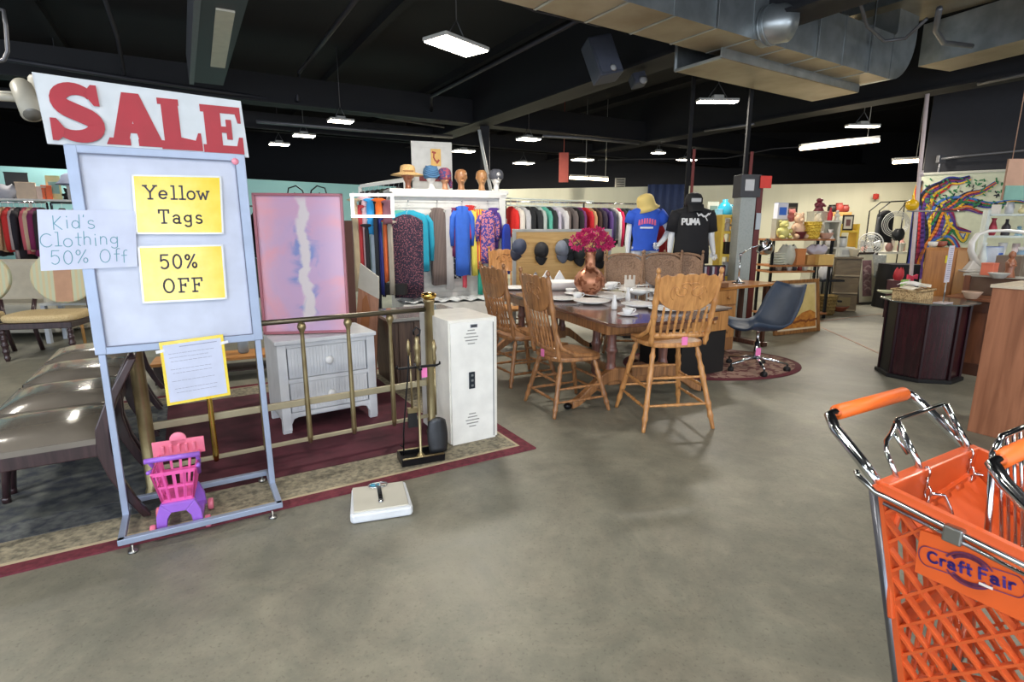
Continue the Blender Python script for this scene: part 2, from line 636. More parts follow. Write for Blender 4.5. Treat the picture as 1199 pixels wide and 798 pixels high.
# column and cable beside it
c0 = Q(568, 190, 12.7)
mb = MB(); mb.box((c0.x, 12.75, 1.8), (.2, .2, 3.6)); mb.box((c0.x, 12.75, .02), (.36, .36, .04))
tag(mb.build('steel_column', beamm), 'black steel column under the beam behind the mannequin heads', 'column')
pipe('white cable dropping beside the black column', [Q(561, 152, 12.2), Q(565, 175, 12.2), Q(571, 205, 12.2), Q(575, 225, 12.2), Q(578, 300, 12.2), Vector((Q(578, 300, 12.2).x, 12.2, 0.03))], .035, white, 'drop_cable', 'cable')
pp = P(1085, 112, 3.6)
mb = MB(); mb.tube([Q(1086, 110, 8.3), Q(1077, 200, 8.3), Q(1066, 330, 8.3), Vector((Q(1066, 330, 8.3).x, 8.3, 0))], .027, 10)
mb.tube([Q(1078, 207, 8.3), Q(1078, 200, 8.3)], .036, 10)
tag(mb.build('support_pole', mat('pale pink pole', (205, 190, 192), .5)), 'slim pale pole rising from floor to beam beside the tree mural', 'pole')
pipe('grey conduit crossing the dark wall above the mural', [Q(1102, 186, 11.0), Q(1135, 182, 10.75), Q(1199, 176, 10.25), Q(1230, 172, 10.0)], .025)
mb = MB(); q = Q(1102, 186, 11.02); mb.box(q, (.14, .08, .14)); mb.tube([q, q + Vector((-.02, 0, -.35))], .022, 8)
tag(mb.build('junction_box', pipem, bevel=.008), 'grey junction box with conduit drop on the dark wall above the mural', 'electrical box')
# red-brown twin posts in the middle distance
for k, (px, pt, pb_, Y, lab) in enumerate(((807, 175, 300, 8.6, 'dark steel post with red edge behind the black shirt mannequin'), (874, 178, 420, 8.3, 'slim reddish post just left of the grey perforated display tower'))):
    mb = MB(); a = Q(px, pt, Y); mb.box((a.x, Y, a.z / 2 + 0.6), (.05, .05, a.z + 1.2)); mb.mi = 1
    mb.box((a.x + .06, Y - .05, a.z / 2), (.04, .02, a.z))
    tag(mb.build('steel_post', [mat('flat black steel', (24, 24, 27), .95), mat('red oxide', (120, 44, 40), .6)]), lab, 'post')

# ---------------------------------------------------------------- ducts
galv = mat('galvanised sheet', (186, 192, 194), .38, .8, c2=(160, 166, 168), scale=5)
galvb = mat('brown duct underside', (178, 166, 142), .45, .7, c2=(150, 134, 108), scale=1.8)  # underside faces are browner than the duct sides
t = thing('air_duct', 'big galvanised rectangular air duct crossing the top right ceiling', 'air duct')
n0, n1 = P(806, 23, 3.4), P(1053, 96, 3.4)
f0, f1 = P(780, 49, 3.4), P(1000, 106, 3.4)
dd = (n1 - n0).normalized()
n_ = n0 - dd * 3.2
wd = (f1 - n1) - dd * (f1 - n1).dot(dd)
H_ = .55
ring = lambda p, w=wd: [p, p + w, p + w + Vector((0, 0, H_)), p + Vector((0, 0, H_))]
mb = MB()
k = 12
for i in range(k):
    a = n_ + (n1 - dd * .3 - n_) * (i / k); b = n_ + (n1 - dd * .3 - n_) * ((i + 1) / k - .002)
    mb.mi = 0
    ra_, rb_ = ring(a), ring(b)
    mb.add(ra_ + rb_, [(0, 4, 7, 3), (1, 2, 6, 5), (3, 7, 6, 2), (0, 3, 2, 1), (4, 5, 6, 7)])
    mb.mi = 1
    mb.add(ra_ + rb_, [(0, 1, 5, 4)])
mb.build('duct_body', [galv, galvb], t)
mb = MB()
for i in range(1, 12):
    a = n_ + (n1 - dd * .3 - n_) * (i / 12) - dd * .015
    r_ = ring(a)
    e = .006
    r2 = [r_[0] - wd.normalized() * e - Vector((0, 0, e)), r_[1] + wd.normalized() * e - Vector((0, 0, e)), r_[2] + wd.normalized() * e + Vector((0, 0, e)), r_[3] - wd.normalized() * e + Vector((0, 0, e))]
    mb.loft([r2, [p + dd * .03 for p in r2]], smooth=False)
mb.build('duct_seam', galv, t)
# elbow turning up at the far end
mb = MB()
rings = []
Ro, st = .62, n1 - dd * .30
for i in range(11):
    a = radians(90 * i / 10)
    cen = st + Vector((0, 0, Ro))
    lo_ = cen + dd * (Ro * sin(a)) - Vector((0, 0, Ro * cos(a)))
    hi_ = cen + dd * ((Ro - H_) * sin(a)) - Vector((0, 0, (Ro - H_) * cos(a)))
    rings.append([lo_ - wd * .003, lo_ + wd * 1.003, hi_ + wd * 1.003, hi_ - wd * .003])
rings.append([p + Vector((0, 0, .68)) for p in rings[-1]])
mb.loft(rings, smooth=False)
mb.build('duct_elbow', galv, t)
# round spiral take-off stub on the side
nrm = (-wd.normalized())
r = ray(905, 34); o_ = Vector((0, 0, CAM_H)); base = o_ + r * ((n0 - o_).dot(nrm) / r.dot(nrm))
mb = MB()
base = base - dd * .12
pts = [base - nrm * .05, base + nrm * .08, base + nrm * .15 + dd * .04, base + nrm * .19 + dd * .12]
mb.tube(pts, [.19, .185, .18, .17], 24, caps=False)
for s in (.02, .07): mb.tube([base + nrm * s, base + nrm * (s + .012)], .197, 24, caps=False)
mb.build('duct_takeoff', galv, t, solid=.012)
for s in (2.2, 3.6, 5.4, 6.6):
    mb = MB(); p = n_ + dd * s - wd.normalized() * .03
    mb.bar(p + Vector((0, 0, 0)), p + Vector((0, 0, CEIL - 3.4)), .03, .008)
    mb.build('hanger_strap', steel, t)
# lower supply plenum hanging on the far side, part of the same duct
a0 = P(784, 85, 3.3); a1 = P(951, 118, 3.3); w2 = wd.normalized()
a0 = a1 - dd * (a1 - a0).length
b1 = P(990, 104, 3.3); wid = max(.3, (a1 - b1).dot(w2))
Hp = .40
A_ = [a0, a0 - w2 * wid, a0 - w2 * wid + Vector((0, 0, Hp)), a0 + Vector((0, 0, Hp))]
B_ = [a1, a1 - w2 * wid, a1 - w2 * wid + Vector((0, 0, Hp)), a1 + Vector((0, 0, Hp))]
mb = MB()
mb.add(A_ + B_, [(0, 3, 7, 4), (1, 5, 6, 2), (3, 2, 6, 7), (4, 7, 6, 5)])
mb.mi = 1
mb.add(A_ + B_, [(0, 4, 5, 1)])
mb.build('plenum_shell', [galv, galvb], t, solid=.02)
mb = MB()
mb.bar(a0, a0 - w2 * wid, .03, .03); mb.bar(a0, a0 + Vector((0, 0, Hp)), .03, .03, up=(1, 0, 0)); mb.bar(a0 + Vector((0, 0, Hp)), a0 - w2 * wid + Vector((0, 0, Hp)), .03, .03)
mb.build('plenum_rim', galv, t)
# crossing duct at the right
t = thing('air_duct', 'galvanised duct at the upper right corner with red tag', 'air duct')
r0 = P(1075, 78, 3.7); r1 = P(1215, 42, 3.7)
e = (r1 - r0).normalized(); sd = Vector((-e.y, e.x, 0))
if sd.y < 0: sd = -sd
mb = MB()
r1 = r0 + e * 5
def boxrun(mb, p, q, sd, w, h):
    A = [p, p + sd * w, p + sd * w + Vector((0, 0, h)), p + Vector((0, 0, h))]
    B = [v + (q - p) for v in A]
    mb.mi = 0
    mb.add(A + B, [(0, 4, 7, 3), (1, 2, 6, 5), (3, 7, 6, 2), (0, 3, 2, 1), (4, 5, 6, 7)])
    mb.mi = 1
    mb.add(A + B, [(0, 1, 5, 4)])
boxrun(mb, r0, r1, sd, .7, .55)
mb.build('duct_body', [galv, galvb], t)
mb = MB()
for s in (1.3, 1.38, 2.6):
    p = r0 + e * s
    mb.bar(p - Vector((0, 0, .02)) - sd * .02, p + Vector((0, 0, .57)) - sd * .02, .05, .03)
mb.build('duct_seam', galv, t)
mb = MB(); p = Q(1146, 40, r0.y - .1); mb.box(p, (.08, .03, .3), rz=.2)
mb.build('warning_tag', mat('red tag', (190, 40, 36), .5), t)
t = thing('air_duct', 'flat galvanised duct running off the top edge above the right elbow', 'air duct')
s0 = P(985, 22, 4.28); s1 = P(1160, -30, 4.28)
e = (s1 - s0).normalized(); sd = Vector((-e.y, e.x, 0))
if sd.y < 0: sd = -sd
mb = MB(); boxrun(mb, s0, s0 + e * 3.2, sd, 1.0, .4)
mb.build('duct_body', [galv, galvb], t)
mb = MB(); mb.tube([P(1003, -10, 3.9), P(1015, 30, 3.75), P(1035, 48, 3.7), P(1060, 45, 3.7), P(1085, 22, 3.8)], .02, 8)
tag(mb.build('flexible_conduit', pipem), 'curved grey conduit looping beside the duct elbow', 'cable')
mb = MB(); mb.tube([P(1100, 10, 3.7), P(1095, 35, 3.65), P(1105, 50, 3.62), P(1138, 54, 3.62)], .03, 8)
tag(mb.build('flexible_conduit', pipem), 'thick grey conduit looping under the right corner duct', 'cable')
# plates under right duct
# ---------------------------------------------------------------- lights
ledm = mat('lit led lens', (255, 246, 224), .3, emit=22)
ledw = mat('lit warm tube', (255, 232, 196), .3, emit=9)
housing = mat('white light housing', (190, 188, 182), .5)


def area(name, loc, size, power, col=(1, 1, 1), rot=(0, 0, 0), sy=None):
    l = bpy.data.lights.new(name, 'AREA')
    l.energy = power; l.color = col; l.size = size
    if sy:
        l.shape = 'RECTANGLE'; l.size_y = sy
    o = bpy.data.objects.new(name, l)
    COL.objects.link(o)
    o.location = loc; o.rotation_euler = rot
    return o


def pendant(label, px, py, z, rz, sx=.6, sy=.3, drop=.6, power=60):
    p = P(px, py, z)
    t = thing('ceiling_light', label, 'ceiling light', p, rz, 'hanging panel lights')
    m = MB(); m.box((0, 0, .02), (sx, sy, .04)); m.box((0, 0, .06), (.16, .12, .06)); m.build('light_housing', housing, t, bevel=.008)
    m = MB(); m.box((0, 0, -.006), (sx * .94, sy * .92, .012)); m.build('light_lens', ledm, t)
    m = MB()
    for s in (-1, 1):
        m.tube([(s * sx * .25, 0, .04), (0, 0, .26)], .006, 5)
    m.tube([(0, 0, .26), (0, 0, CEIL - z)], .007, 5); m.build('hanging_wire', pipem, t)
    if power:
        area('lamp', (p.x, p.y, p.z - .03), sx * .9, power, (1, .93, .82), sy=sy * .9).rotation_euler = (0, 0, rz)
    return t


pendant('large bright panel light hanging alone over the shop centre', 535, 54, 3.4, radians(52), .70, .36, power=60)
pendant('panel light hanging just under the silver plenum', 840, 119, 3.3, A30 - .5, .62, .16, power=60)
pendant('panel light above the long tube light on the right', 1010, 148, 3.3, A30 - .5, .62, .14, power=60)
pendant('nearest of the three small panel lights right of the sale sign', 399, 142, 3.4, A30, .45, .3, power=60)
pendant('middle one of the three small panel lights right of the sale sign', 356, 159, 3.4, A30, .45, .3, power=0)
pendant('lowest of the three small panel lights right of the sale sign', 327, 169, 3.4, A30, .45, .3, power=45)
pendant('panel light right of the slatted phone sign', 543, 177, 3.4, A30, .55, .35, power=50)
pendant('higher of two panel lights just right of the black column', 619, 163, 3.4, A30, .5, .35, power=60)
pendant('lower of two panel lights just right of the black column', 613, 191, 3.4, A30, .6, .4, power=0)
pendant('panel light right of the hanging red banner', 682, 187, 3.4, A30, .6, .4, power=60)
pendant('small dim panel light left of the twin red posts', 771, 179, 3.4, A30, .32, .25, power=0)
pendant('panel light above the black shirt mannequin', 804, 187, 3.4, A30, .6, .3, power=60)
pendant('small panel light glowing at the left edge of the sale sign', 75, 130, 3.4, A30, .45, .3, power=40)
for lab, x0, y0, x1, y1, Y, pw in (('longest white tube light across the right back ceiling', 937, 174, 1029, 164, 11.5, 50),
                               ('short warm tube light left of the pale pole', 1046, 190, 1077, 188, 12.0, 20),
                               ('left half of the low double tube light at the far back', 667, 208, 689, 209, 15.2, 10),
                               ('right half of the low double tube light at the far back', 690.5, 209, 712, 210.5, 15.2, 10)):
    a, b = Q(x0, y0, Y), Q(x1, y1, Y)
    t = thing('tube_light', lab, 'tube light', (a + b) / 2)
    d = (b - a) / 2
    m = MB(); m.tube([-d, d], .035, 8); m.build('light_tube', ledw, t)
    m = MB(); m.bar(-d + Vector((0, .02, .06)), d + Vector((0, .02, .06)), .1, .05)
    m.tube([(d.x * .7, 0, .05), (d.x * .7, 0, CEIL - a.z)], .006, 5); m.build('light_housing', housing, t)
    o = area('lamp', (a + b) / 2 - Vector((0, .0, .06)), (b - a).length, pw, (1, .9, .75), sy=.08)
# unlit troffer on the left in its black housing
t = thing('strip_light', 'unlit strip light in a black housing above the sale sign', 'ceiling light')
a = P(266, -30, 3.55); b = P(243, 98, 3.55)
m = MB(); m.bar(a + Vector((0, 0, .1)), b + Vector((0, 0, .1)), .42, .2); m.mi = 1
m.bar(a + Vector((-.24, 0, .2)), b + Vector((-.24, 0, .2)), .06, .42); m.build('light_housing', [mat('housing black', (52, 52, 58), .5), mat('housing side grey', (105, 106, 112), .45)], t)
c0, c1 = P(264, 12, 3.54), P(255, 78, 3.54)
m = MB(); m.bar(c0, c1, .17, .02); m.build('light_lens', mat('unlit lens', (205, 200, 182), .4), t)
m = MB(); m.tube([a + Vector((0, 0, .2)), (a.x, a.y, CEIL)], .01, 6); m.tube([b + Vector((0, 0, .2)), (b.x, b.y, CEIL)], .01, 6); m.build('hanging_wire', pipem, t)

# white spot cylinder at the far left
t = thing('spot_light', 'white cylinder spotlight with fins mounted on a bar, upper left', 'spotlight')
m = MB(); a = Q(24, 98, 4.6); b = Q(38, 134, 4.45)
m.tube([a, a.lerp(b, .1), b], [.055, .072, .072], 20, caps=True); m.build('lamp_shade', mat('off white enamel', (190, 186, 172), .4), t)
m = MB(); m.tube([b + (b - a).normalized() * .002, b + (b - a).normalized() * .004], .058, 16); m.build('lens', mat('grey glass', (120, 118, 112), .2), t)
m = MB(); m.tube([Q(-20, 112, 4.6), Q(22, 115, 4.6)], .03, 8); m.tube([Q(-20, 107, 4.65), Q(22, 109, 4.65)], .012, 8); m.build('mounting_bar', mat('off white enamel', (190, 186, 172), .4), t)
m = MB(); m.lathe([(.05, -.1), (.06, 0), (.05, .1), (.03, .12)], Q(42, 106, 4.75), 16, sy=.35); m.build('second_shade', mat('off white enamel', (190, 186, 172), .4), t)
# speakers under the beam
for lab, px, py, Y, s, rzz in (('large black box speaker hung from the beam below the duct', 705, 70, 7.6, (.34, .26, .52), .35), ('small black speaker mounted low on the beam right of the larger one', 747, 94, 8.3, (.2, .18, .16), .2)):
    p = Q(px, py, Y)
    t = thing('wall_speaker', lab, 'speaker', p, 0)
    R = Matrix.Rotation(rzz, 3, 'Z') @ Matrix.Rotation(-.25, 3, 'Y') @ Matrix.Rotation(-.3, 3, 'X')
    m = MB(); m.box((0, 0, 0), s, R=R); m.build('speaker_box', mat('speaker grey', (62, 66, 78), .5), t, bevel=.02)
    m = MB(); m.box(R @ Vector((0, -s[1] / 2 - .005, 0)), (s[0] * .86, .012, s[2] * .88), R=R); m.build('speaker_grille', mat('speaker cloth', (74, 78, 92), .8), t)
    m = MB(); m.lathe([(.045 if s[0] > .3 else .06, 0), (.03, .01)], R @ Vector((.02, -s[1] / 2 - .02, -s[2] * .38)), 12, R=R @ Matrix.Rotation(pi / 2, 3, 'X')); m.build('port', mat('port grey', (170, 170, 170), .5), t)
    m = MB(); m.bar((0, .1, 0), (.12, .3, s[2] * .6), .04, .04); m.build('bracket', blackm, t)
# hanging red banner, grey wall box
m = MB(); p = Q(660, 196, 14.5); m.box((p.x, p.y, p.z), (.24, .04, .72)); m.tube([p + Vector((0, 0, .36)), p + Vector((0, 0, 1.6))], .01, 5)
tag(m.build('hanging_banner', mat('faded red banner', (168, 78, 66), .7)), 'narrow faded red banner hanging from the far ceiling', 'banner')
m = MB(); p = Q(726, 216, 15.4); m.box(p, (.26, .12, .34)); m.mi = 1
for i in range(5): m.box(p + Vector((0, -.07, -.12 + i * .06)), (.2, .01, .02))
tag(m.build('wall_vent', [mat('vent grey', (128, 126, 118), .5), black]), 'grey louvred vent box on the far dark wall', 'vent')
# ================================================================ rug
rug_out = mat('burgundy rug border', (118, 50, 62), .95, scale=30, c2=(92, 36, 48), bump=.3)
rug_in = mat('burgundy rug field', (92, 38, 52), .95, scale=5, c2=(62, 22, 34), bump=.3)
rug_band = mat('patterned rug band', (160, 152, 130), .95, c2=(104, 100, 88), scale=38, bump=.2)
rug_blue = mat('slate blue rug panel', (104, 108, 108), .95, c2=(56, 62, 74), scale=22, bump=.2)
rug_line = mat('beige rug line', (186, 172, 144), .95)
RC = Vector((.16, 3.42, 0))
t = thing('area_rug', 'large oriental rug with burgundy border and cream and slate bands', 'rug', RC, A30)
LR, DR = 3.55, 2.6
m = MB(); m.box((-LR / 2, DR / 2, .005), (LR, DR, .01)); m.build('rug_border', rug_out, t)
m = MB(); m.box((-LR / 2, DR / 2, .0105), (LR - .16, DR - .16, .003)); m.build('rug_line', rug_line, t)
m = MB(); m.box((-LR / 2, DR / 2, .0125), (LR - .2, DR - .2, .003)); m.build('rug_band', rug_band, t)
m = MB(); m.box((-LR + .93, DR / 2, .0145), (1.2, DR - .62, .003)); m.mi = 1; m.box((-LR + .93, DR / 2, .0155), (.85, DR - 1.0, .003)); m.build('rug_panel', [rug_blue, mat('dark slate rug', (54, 60, 72), .95, c2=(104, 108, 104), scale=12)], t)
m = MB(); m.box((-.42 - .85, DR / 2, .0165), (1.72, DR - .76, .003)); m.build('rug_field', rug_in, t)

# ================================================================ sale stand
S0 = Vector((-1.76, 2.2, 0))
SW = .69
LEAN = .05
grey = mat('blue grey aluminium', (158, 172, 198), .4, .3)
t = thing('sign_stand', 'tall grey metal stand holding a blank whiteboard on the rug', 'sign stand', S0, A30)
yb = .27
yl = lambda z: yb + LEAN * z
for x in (.014, SW - .014):
    m = MB(); m.bar((x, yb, .06), (x, yl(1.80), 1.80), .028, .028, up=(1, 0, 0)); m.build('post', grey, t, bevel=.003)
m = MB(); m.bar((0, .014, .065), (SW, .014, .065), .03, .028); m.build('base_bar', grey, t, bevel=.003)
m = MB(); m.bar((0, .45, .065), (SW, .45, .065), .03, .028); m.build('base_bar', grey, t, bevel=.003)
for x in (.014, SW - .014):
    m = MB(); m.bar((x, 0, .065), (x, .46, .065), .028, .028); m.build('base_rail', grey, t, bevel=.003)
for x in (.05, SW - .05):
    for y in (.014, .45):
        m = MB(); m.lathe([(.02, .017), (.02, .027), (.006, .03), (.006, .055)], (x, y, -.017 if y < .2 else 0.0), 10); m.build('levelling_foot', steel, t)
Rl = Matrix.Rotation(-math.atan(LEAN), 4, 'X')
FR = Matrix.Translation((0, yb, 0)) @ Rl          # board frame plane
SP = FR @ XZ
m = MB(T=FR)
m.box((SW / 2, 0, 1.335), (SW - .05, .012, .90)); m.build('whiteboard_panel', mat('whiteboard', (192, 200, 222), .3, coat=.2), t)
m = MB(T=FR)
for z in (.885, 1.785): m.box((SW / 2, -.004, z), (SW, .03, .035))
for x in (.012, SW - .012): m.box((x, -.006, 1.335), (.045, .03, .93))
m.build('whiteboard_frame', grey, t, bevel=.003)
m = MB(T=FR)
for z in (.904, 1.766): m.box((SW / 2, -.018, z), (SW - .06, .004, .004))
for x in (.036, SW - .036): m.box((x, -.02, 1.335), (.004, .004, .86))
m.build('frame_lip', mat('dark lip', (104, 112, 136), .5), t)
m = MB(T=FR @ Matrix.Translation((SW - .035, -.022, 1.765)) @ Matrix.Rotation(pi / 2, 4, 'X')); m.lathe([(.016, 0), (.016, .002)], n=16); m.build('round_sticker', mat('pink sticker', (238, 148, 170), .6), t)

RS = Matrix.Translation(S0) @ Matrix.Rotation(A30, 4, 'Z') @ FR
RSi = RS.inverted()


def on_sign(px, py, y=-.02):
    """photo position -> (x,z) on the sign plane"""
    o = RSi @ Vector((0, 0, CAM_H)); d = RSi.to_3x3() @ ray(px, py)
    s = (y - o.y) / d.y
    p = o + d * s
    return (p.x, p.z)


def sheet(quad, y, mats, name, label, cat, th=.0015, draw=None):
    """a paper sheet fixed on the sign plane; quad = 4 photo corners (tl,tr,br,bl)"""
    q = [on_sign(*p, y) for p in quad]
    cx = sum(p[0] for p in q) / 4; cz = sum(p[1] for p in q) / 4
    loc = RS @ Vector((cx, y, cz))
    o = MB(T=Rl)
    o.prism([(p[0] - cx, p[1] - cz) for p in q], 0, th, XZ)
    def Mq(x, yy, lift=0):
        a = Vector(q[3]).lerp(Vector(q[2]), x); b = Vector(q[0]).lerp(Vector(q[1]), x)
        r = a.lerp(b, yy)
        return (r.x - cx, r.y - cz)
    if draw:
        draw(o, q, cx, cz, Mq)
    ob = o.build(name, mats, loc=loc, rz=A30)
    tag(ob, label, cat)
    return ob


yel = mat('yellow paper in plastic', (228, 198, 24), .2, scale=7, c2=(238, 218, 84), coat=.8)
plast = mat('clear plastic rim', (226, 230, 236), .15, coat=.8)
inkm = mat('printed ink', (52, 46, 58), .5)


class MQ:
    """maps lettering coordinates (metres, origin lower left) onto a skewed sheet"""
    def __init__(s, q, cx, cz):
        s.q = [Vector(p) for p in q]; s.c = Vector((cx, cz))
        s.w = ((s.q[1] - s.q[0]).length + (s.q[2] - s.q[3]).length) / 2
        s.h = ((s.q[0] - s.q[3]).length + (s.q[1] - s.q[2]).length) / 2

    def __matmul__(s, p):
        x, y = p.x / s.w, p.y / s.h
        r = s.q[3].lerp(s.q[2], x).lerp(s.q[0].lerp(s.q[1], x), y) - s.c
        return Vector((r.x, -.0012 - .0008 - p.z, r.y))


def draw_lines(lines, h, w, inkidx=1, sans=False, track=1.12, jit=0.0):
    def f(o, q, cx, cz, Mq):
        mq = MQ(q, cx, cz)
        o.mi = inkidx
        for s_, fx, fy in lines:
            ww = tw(s_, h, track, sans)
            text(o, s_, h, w, mq, mq.w * fx - ww / 2, mq.h * fy, 0, track, sans, jit)
    return f


def with_rim(fn):
    def f(o, q, cx, cz, Mq):
        fn(o, q, cx, cz, Mq)
        o.mi = 2
        mq = MQ(q, cx, cz)
        for a, b in (((0, 0), (mq.w, 0)), ((mq.w, 0), (mq.w, mq.h)), ((mq.w, mq.h), (0, mq.h)), ((0, mq.h), (0, 0))):
            o.ink([a, b], .008, mq, .0003)
    return f


sheet([(155, 205), (258, 207), (261, 273), (160, 273)], -.022, [yel, inkm, plast], 'paper_sign', 'yellow plastic covered paper reading Yellow Tags on the whiteboard', 'paper sign',
      draw=with_rim(draw_lines([('Yellow', .5, .6), ('Tags', .52, .18)], .06, .0075)))
sheet([(162, 289), (260, 287), (265, 349), (168, 354)], -.022, [yel, inkm, plast], 'paper_sign', 'yellow plastic covered paper reading 50% OFF on the whiteboard', 'paper sign',
      draw=with_rim(draw_lines([('50%', .47, .6), ('OFF', .5, .16)], .064, .0078)))
wp = mat('white paper', (198, 206, 230), .7)
sheet([(43, 245), (158, 247), (161, 312), (48, 317)], -.028, [wp, mat('teal marker', (96, 152, 172), .5)], 'paper_sign', 'white handwritten paper reading Kids Clothing 50% Off sticking out left of whiteboard', 'paper sign',
      draw=draw_lines([("Kid's", .36, .68), ('Clothing', .42, .4), ('50% Off', .5, .1)], .058, .0036, sans=True, track=1.05, jit=.15))
def notice(o, q, cx, cz, Mq):
    mq = MQ(q, cx, cz); o.mi = 1
    o.add([mq @ Vector((a_ * (mq.w - .026) + .013, b_ * (mq.h - .03) + .014, .0002)) for a_, b_ in ((0, 0), (1, 0), (1, 1), (0, 1))], [(0, 1, 2, 3)])
    o.mi = 2; rnd = random.Random(3)
    o.ink([(mq.w * .3, mq.h * .9), (mq.w * .88, mq.h * .9)], .004, mq, .0005)
    for k in range(11):
        if k in (3, 6, 8): continue
        y = mq.h * (.8 - k * .062)
        x = mq.w * (.1 + .08 * rnd.random()); xe = mq.w * (.72 + .18 * rnd.random())
        while x < xe:
            l = .006 + rnd.random() * .014
            o.ink([(x, y + rnd.random() * .001), (x + l, y)], .0022, mq, .0005); x += l + .004
    o.mi = 3
    for fx in (.0, 1.0): o.ink([(mq.w * fx - .012, mq.h * .86), (mq.w * fx + .014, mq.h * .87)], .014, mq, .0009)
sheet([(186, 401), (261, 391), (270, 462), (196, 475)], -.03, [yel, wp, mat('faint grey print', (140, 148, 176), .6), plast], 'paper_notice', 'white notice on yellow backing taped below the whiteboard', 'paper notice', draw=notice)

# SALE board
t = thing('sale_sign', 'white board with big red slab letters SALE on top of the stand', 'sale sign', RS @ Vector((-.03, -.005, 1.80)), A30)
SB = Rl
red = mat('sign red', (162, 22, 44), .5, c2=(152, 20, 40))
bw, bh = .75, .285
m = MB(T=SB)
m.prism([(-.035, .0), (bw, -.01), (bw - .012, bh - .03), (-.045, bh)], 0, .006, XZ)
m.build('board', mat('white foam board', (200, 208, 216), .6), t)
m = MB(T=SB)
m.prism([(-.035, .0), (bw, -.01), (bw - .012, bh - .03), (-.052, bh + .004)], -.012, -.006, XZ)
m.build('backing_board', mat('white foam edge', (200, 204, 212), .6), t)


def letter(name_, polys, x0, y0, w, h, holes=None):
    m = MB(T=SB)
    for i, p in enumerate(polys):
        m.prism([(x0 + a * w, y0 + b * h) for a, b in p], .0062 + .0004 * i, .009 + .0004 * i, XZ)
    return m.build('letter', red, t)


def thick(path, ws):
    """variable width stroke -> list of quads"""
    L_, R_ = [], []
    n = len(path)
    for i in range(n):
        a = Vector(path[max(i - 1, 0)]); b = Vector(path[min(i + 1, n - 1)])
        d = (b - a).normalized(); nn = Vector((-d.y, d.x)) * ws[i] / 2
        p = Vector(path[i]); L_.append(p + nn); R_.append(p - nn)
    return [[tuple(L_[i]), tuple(L_[i + 1]), tuple(R_[i + 1]), tuple(R_[i])] for i in range(n - 1)]


# S
sp = arc(.50, .725, .28, .19, 25, 235, 14) + arc(.47, .285, .33, .195, 62, -150, 16)
n = len(sp)
ws = [.15 + .15 * sin(pi * i / (n - 1)) ** 1.1 for i in range(n)]
polyS = thick(sp, ws)
polyS += [[(.70, .90), (.78, 1.0), (.88, 1.0), (.90, .64), (.80, .64), (.70, .78)], [(.05, .38), (.15, .38), (.27, .22), (.24, .08), (.14, 0), (.05, .0)]]
letter('S', polyS, -.022, .014, .212, .240)
A = [[(.36, 1), (.64, 1), (.40, .1), (.12, .1)], [(.38, 1), (.66, 1), (1.0, .1), (.58, .1)], [(.3, .42), (.7, .42), (.7, .24), (.24, .24)],
     [(0, 0), (.42, 0), (.42, .13), (.06, .13)], [(.56, 0), (1.0, 0), (.98, .13), (.56, .13)]]
letter('A', A, .175, .012, .215, .228)
Ls = [[(.0, 1), (.5, 1), (.5, .88), (.0, .88)], [(.08, .9), (.48, .9), (.48, .1), (.08, .1)], [(0, 0), (.98, 0), (.98, .17), (0, .17)], [(.78, .12), (.98, .12), (.97, .36), (.9, .36)], [(.42, .12), (.8, .12), (.86, .2), (.42, .26)]]
letter('L', Ls, .385, .006, .17, .226)
Es = [[(0, 1), (.98, 1), (.98, .85), (0, .85)], [(.08, .9), (.48, .9), (.48, .1), (.08, .1)], [(0, 0), (1, 0), (1, .17), (0, .17)],
      [(.84, .88), (.98, .88), (.98, .66), (.9, .66)], [(.82, .12), (1, .12), (1, .36), (.9, .36)], [(.42, .57), (.66, .57), (.66, .44), (.42, .44)], [(.6, .72), (.74, .72), (.74, .3), (.6, .3)]]
letter('E', Es, .556, .002, .175, .220)

# ================================================================ toy trolley
pk = mat('pink toy plastic', (238, 96, 176), .35, coat=.3); pk2 = mat('light pink toy plastic', (244, 130, 160), .35, coat=.3)
pu = mat('purple toy plastic', (160, 104, 218), .35, coat=.3)
C0 = P(196, 648)
t = thing('toy_shopping_cart', 'small pink and purple plastic toy shopping cart inside the sign stand', 'toy cart', (C0.x - .06, C0.y + .235, .017), A30 - .1)
t.scale = (.84, .84, .84)
def frustum_cage(m, w0, w1, d0, d1, z0, z1, th, ny=4, nx=4, yoff=0.0):
    def pt(u, v, side):
        w = w0 + (w1 - w0) * v; d = d0 + (d1 - d0) * v; z = z0 + (z1 - z0) * v; yo = yoff * v
        return {0: (-w / 2 + w * u, -d / 2 + yo, z), 1: (w / 2, -d / 2 + d * u + yo, z), 2: (w / 2 - w * u, d / 2 + yo, z), 3: (-w / 2, d / 2 - d * u + yo, z)}[side]
    for s in range(4):
        for i in range(nx + 1):
            m.bar(pt(i / nx, 0, s), pt(i / nx, 1, s), th * 1.6, th)
        for j in range(ny + 1):
            m.bar(pt(0, j / ny, s), pt(1, j / ny, s), th, th * (2.2 if j in (0, ny) else 1.4))
m = MB(); frustum_cage(m, .15, .21, .2, .3, .2, .37, .009, 2, 4, .03); m.box((0, 0, .2), (.15, .2, .01)); m.build('basket', pk, t)
m = MB(); m.box((0, .17, .41), (.27, .014, .1)); m.lathe([(.045, -.007), (.045, .007)], (0, .17, .46), 16, R=Matrix.Rotation(pi / 2, 3, 'X'))
for i in range(5):
    m.box((-.08 + .04 * i, .155, .41), (.016, .02, .05))
m.build('seat_panel', pk2, t, bevel=.004)
m = MB()
for s in (-1, 1):
    m.tube([(s * .11, .0, .3), (s * .115, -.05, .37), (s * .12, -.11, .385)], .011, 8)
m.build('side_arm', pu, t)
m = MB(); m.tube([(-.14, -.06, .435), (.13, -.06, .435)], .015, 10)
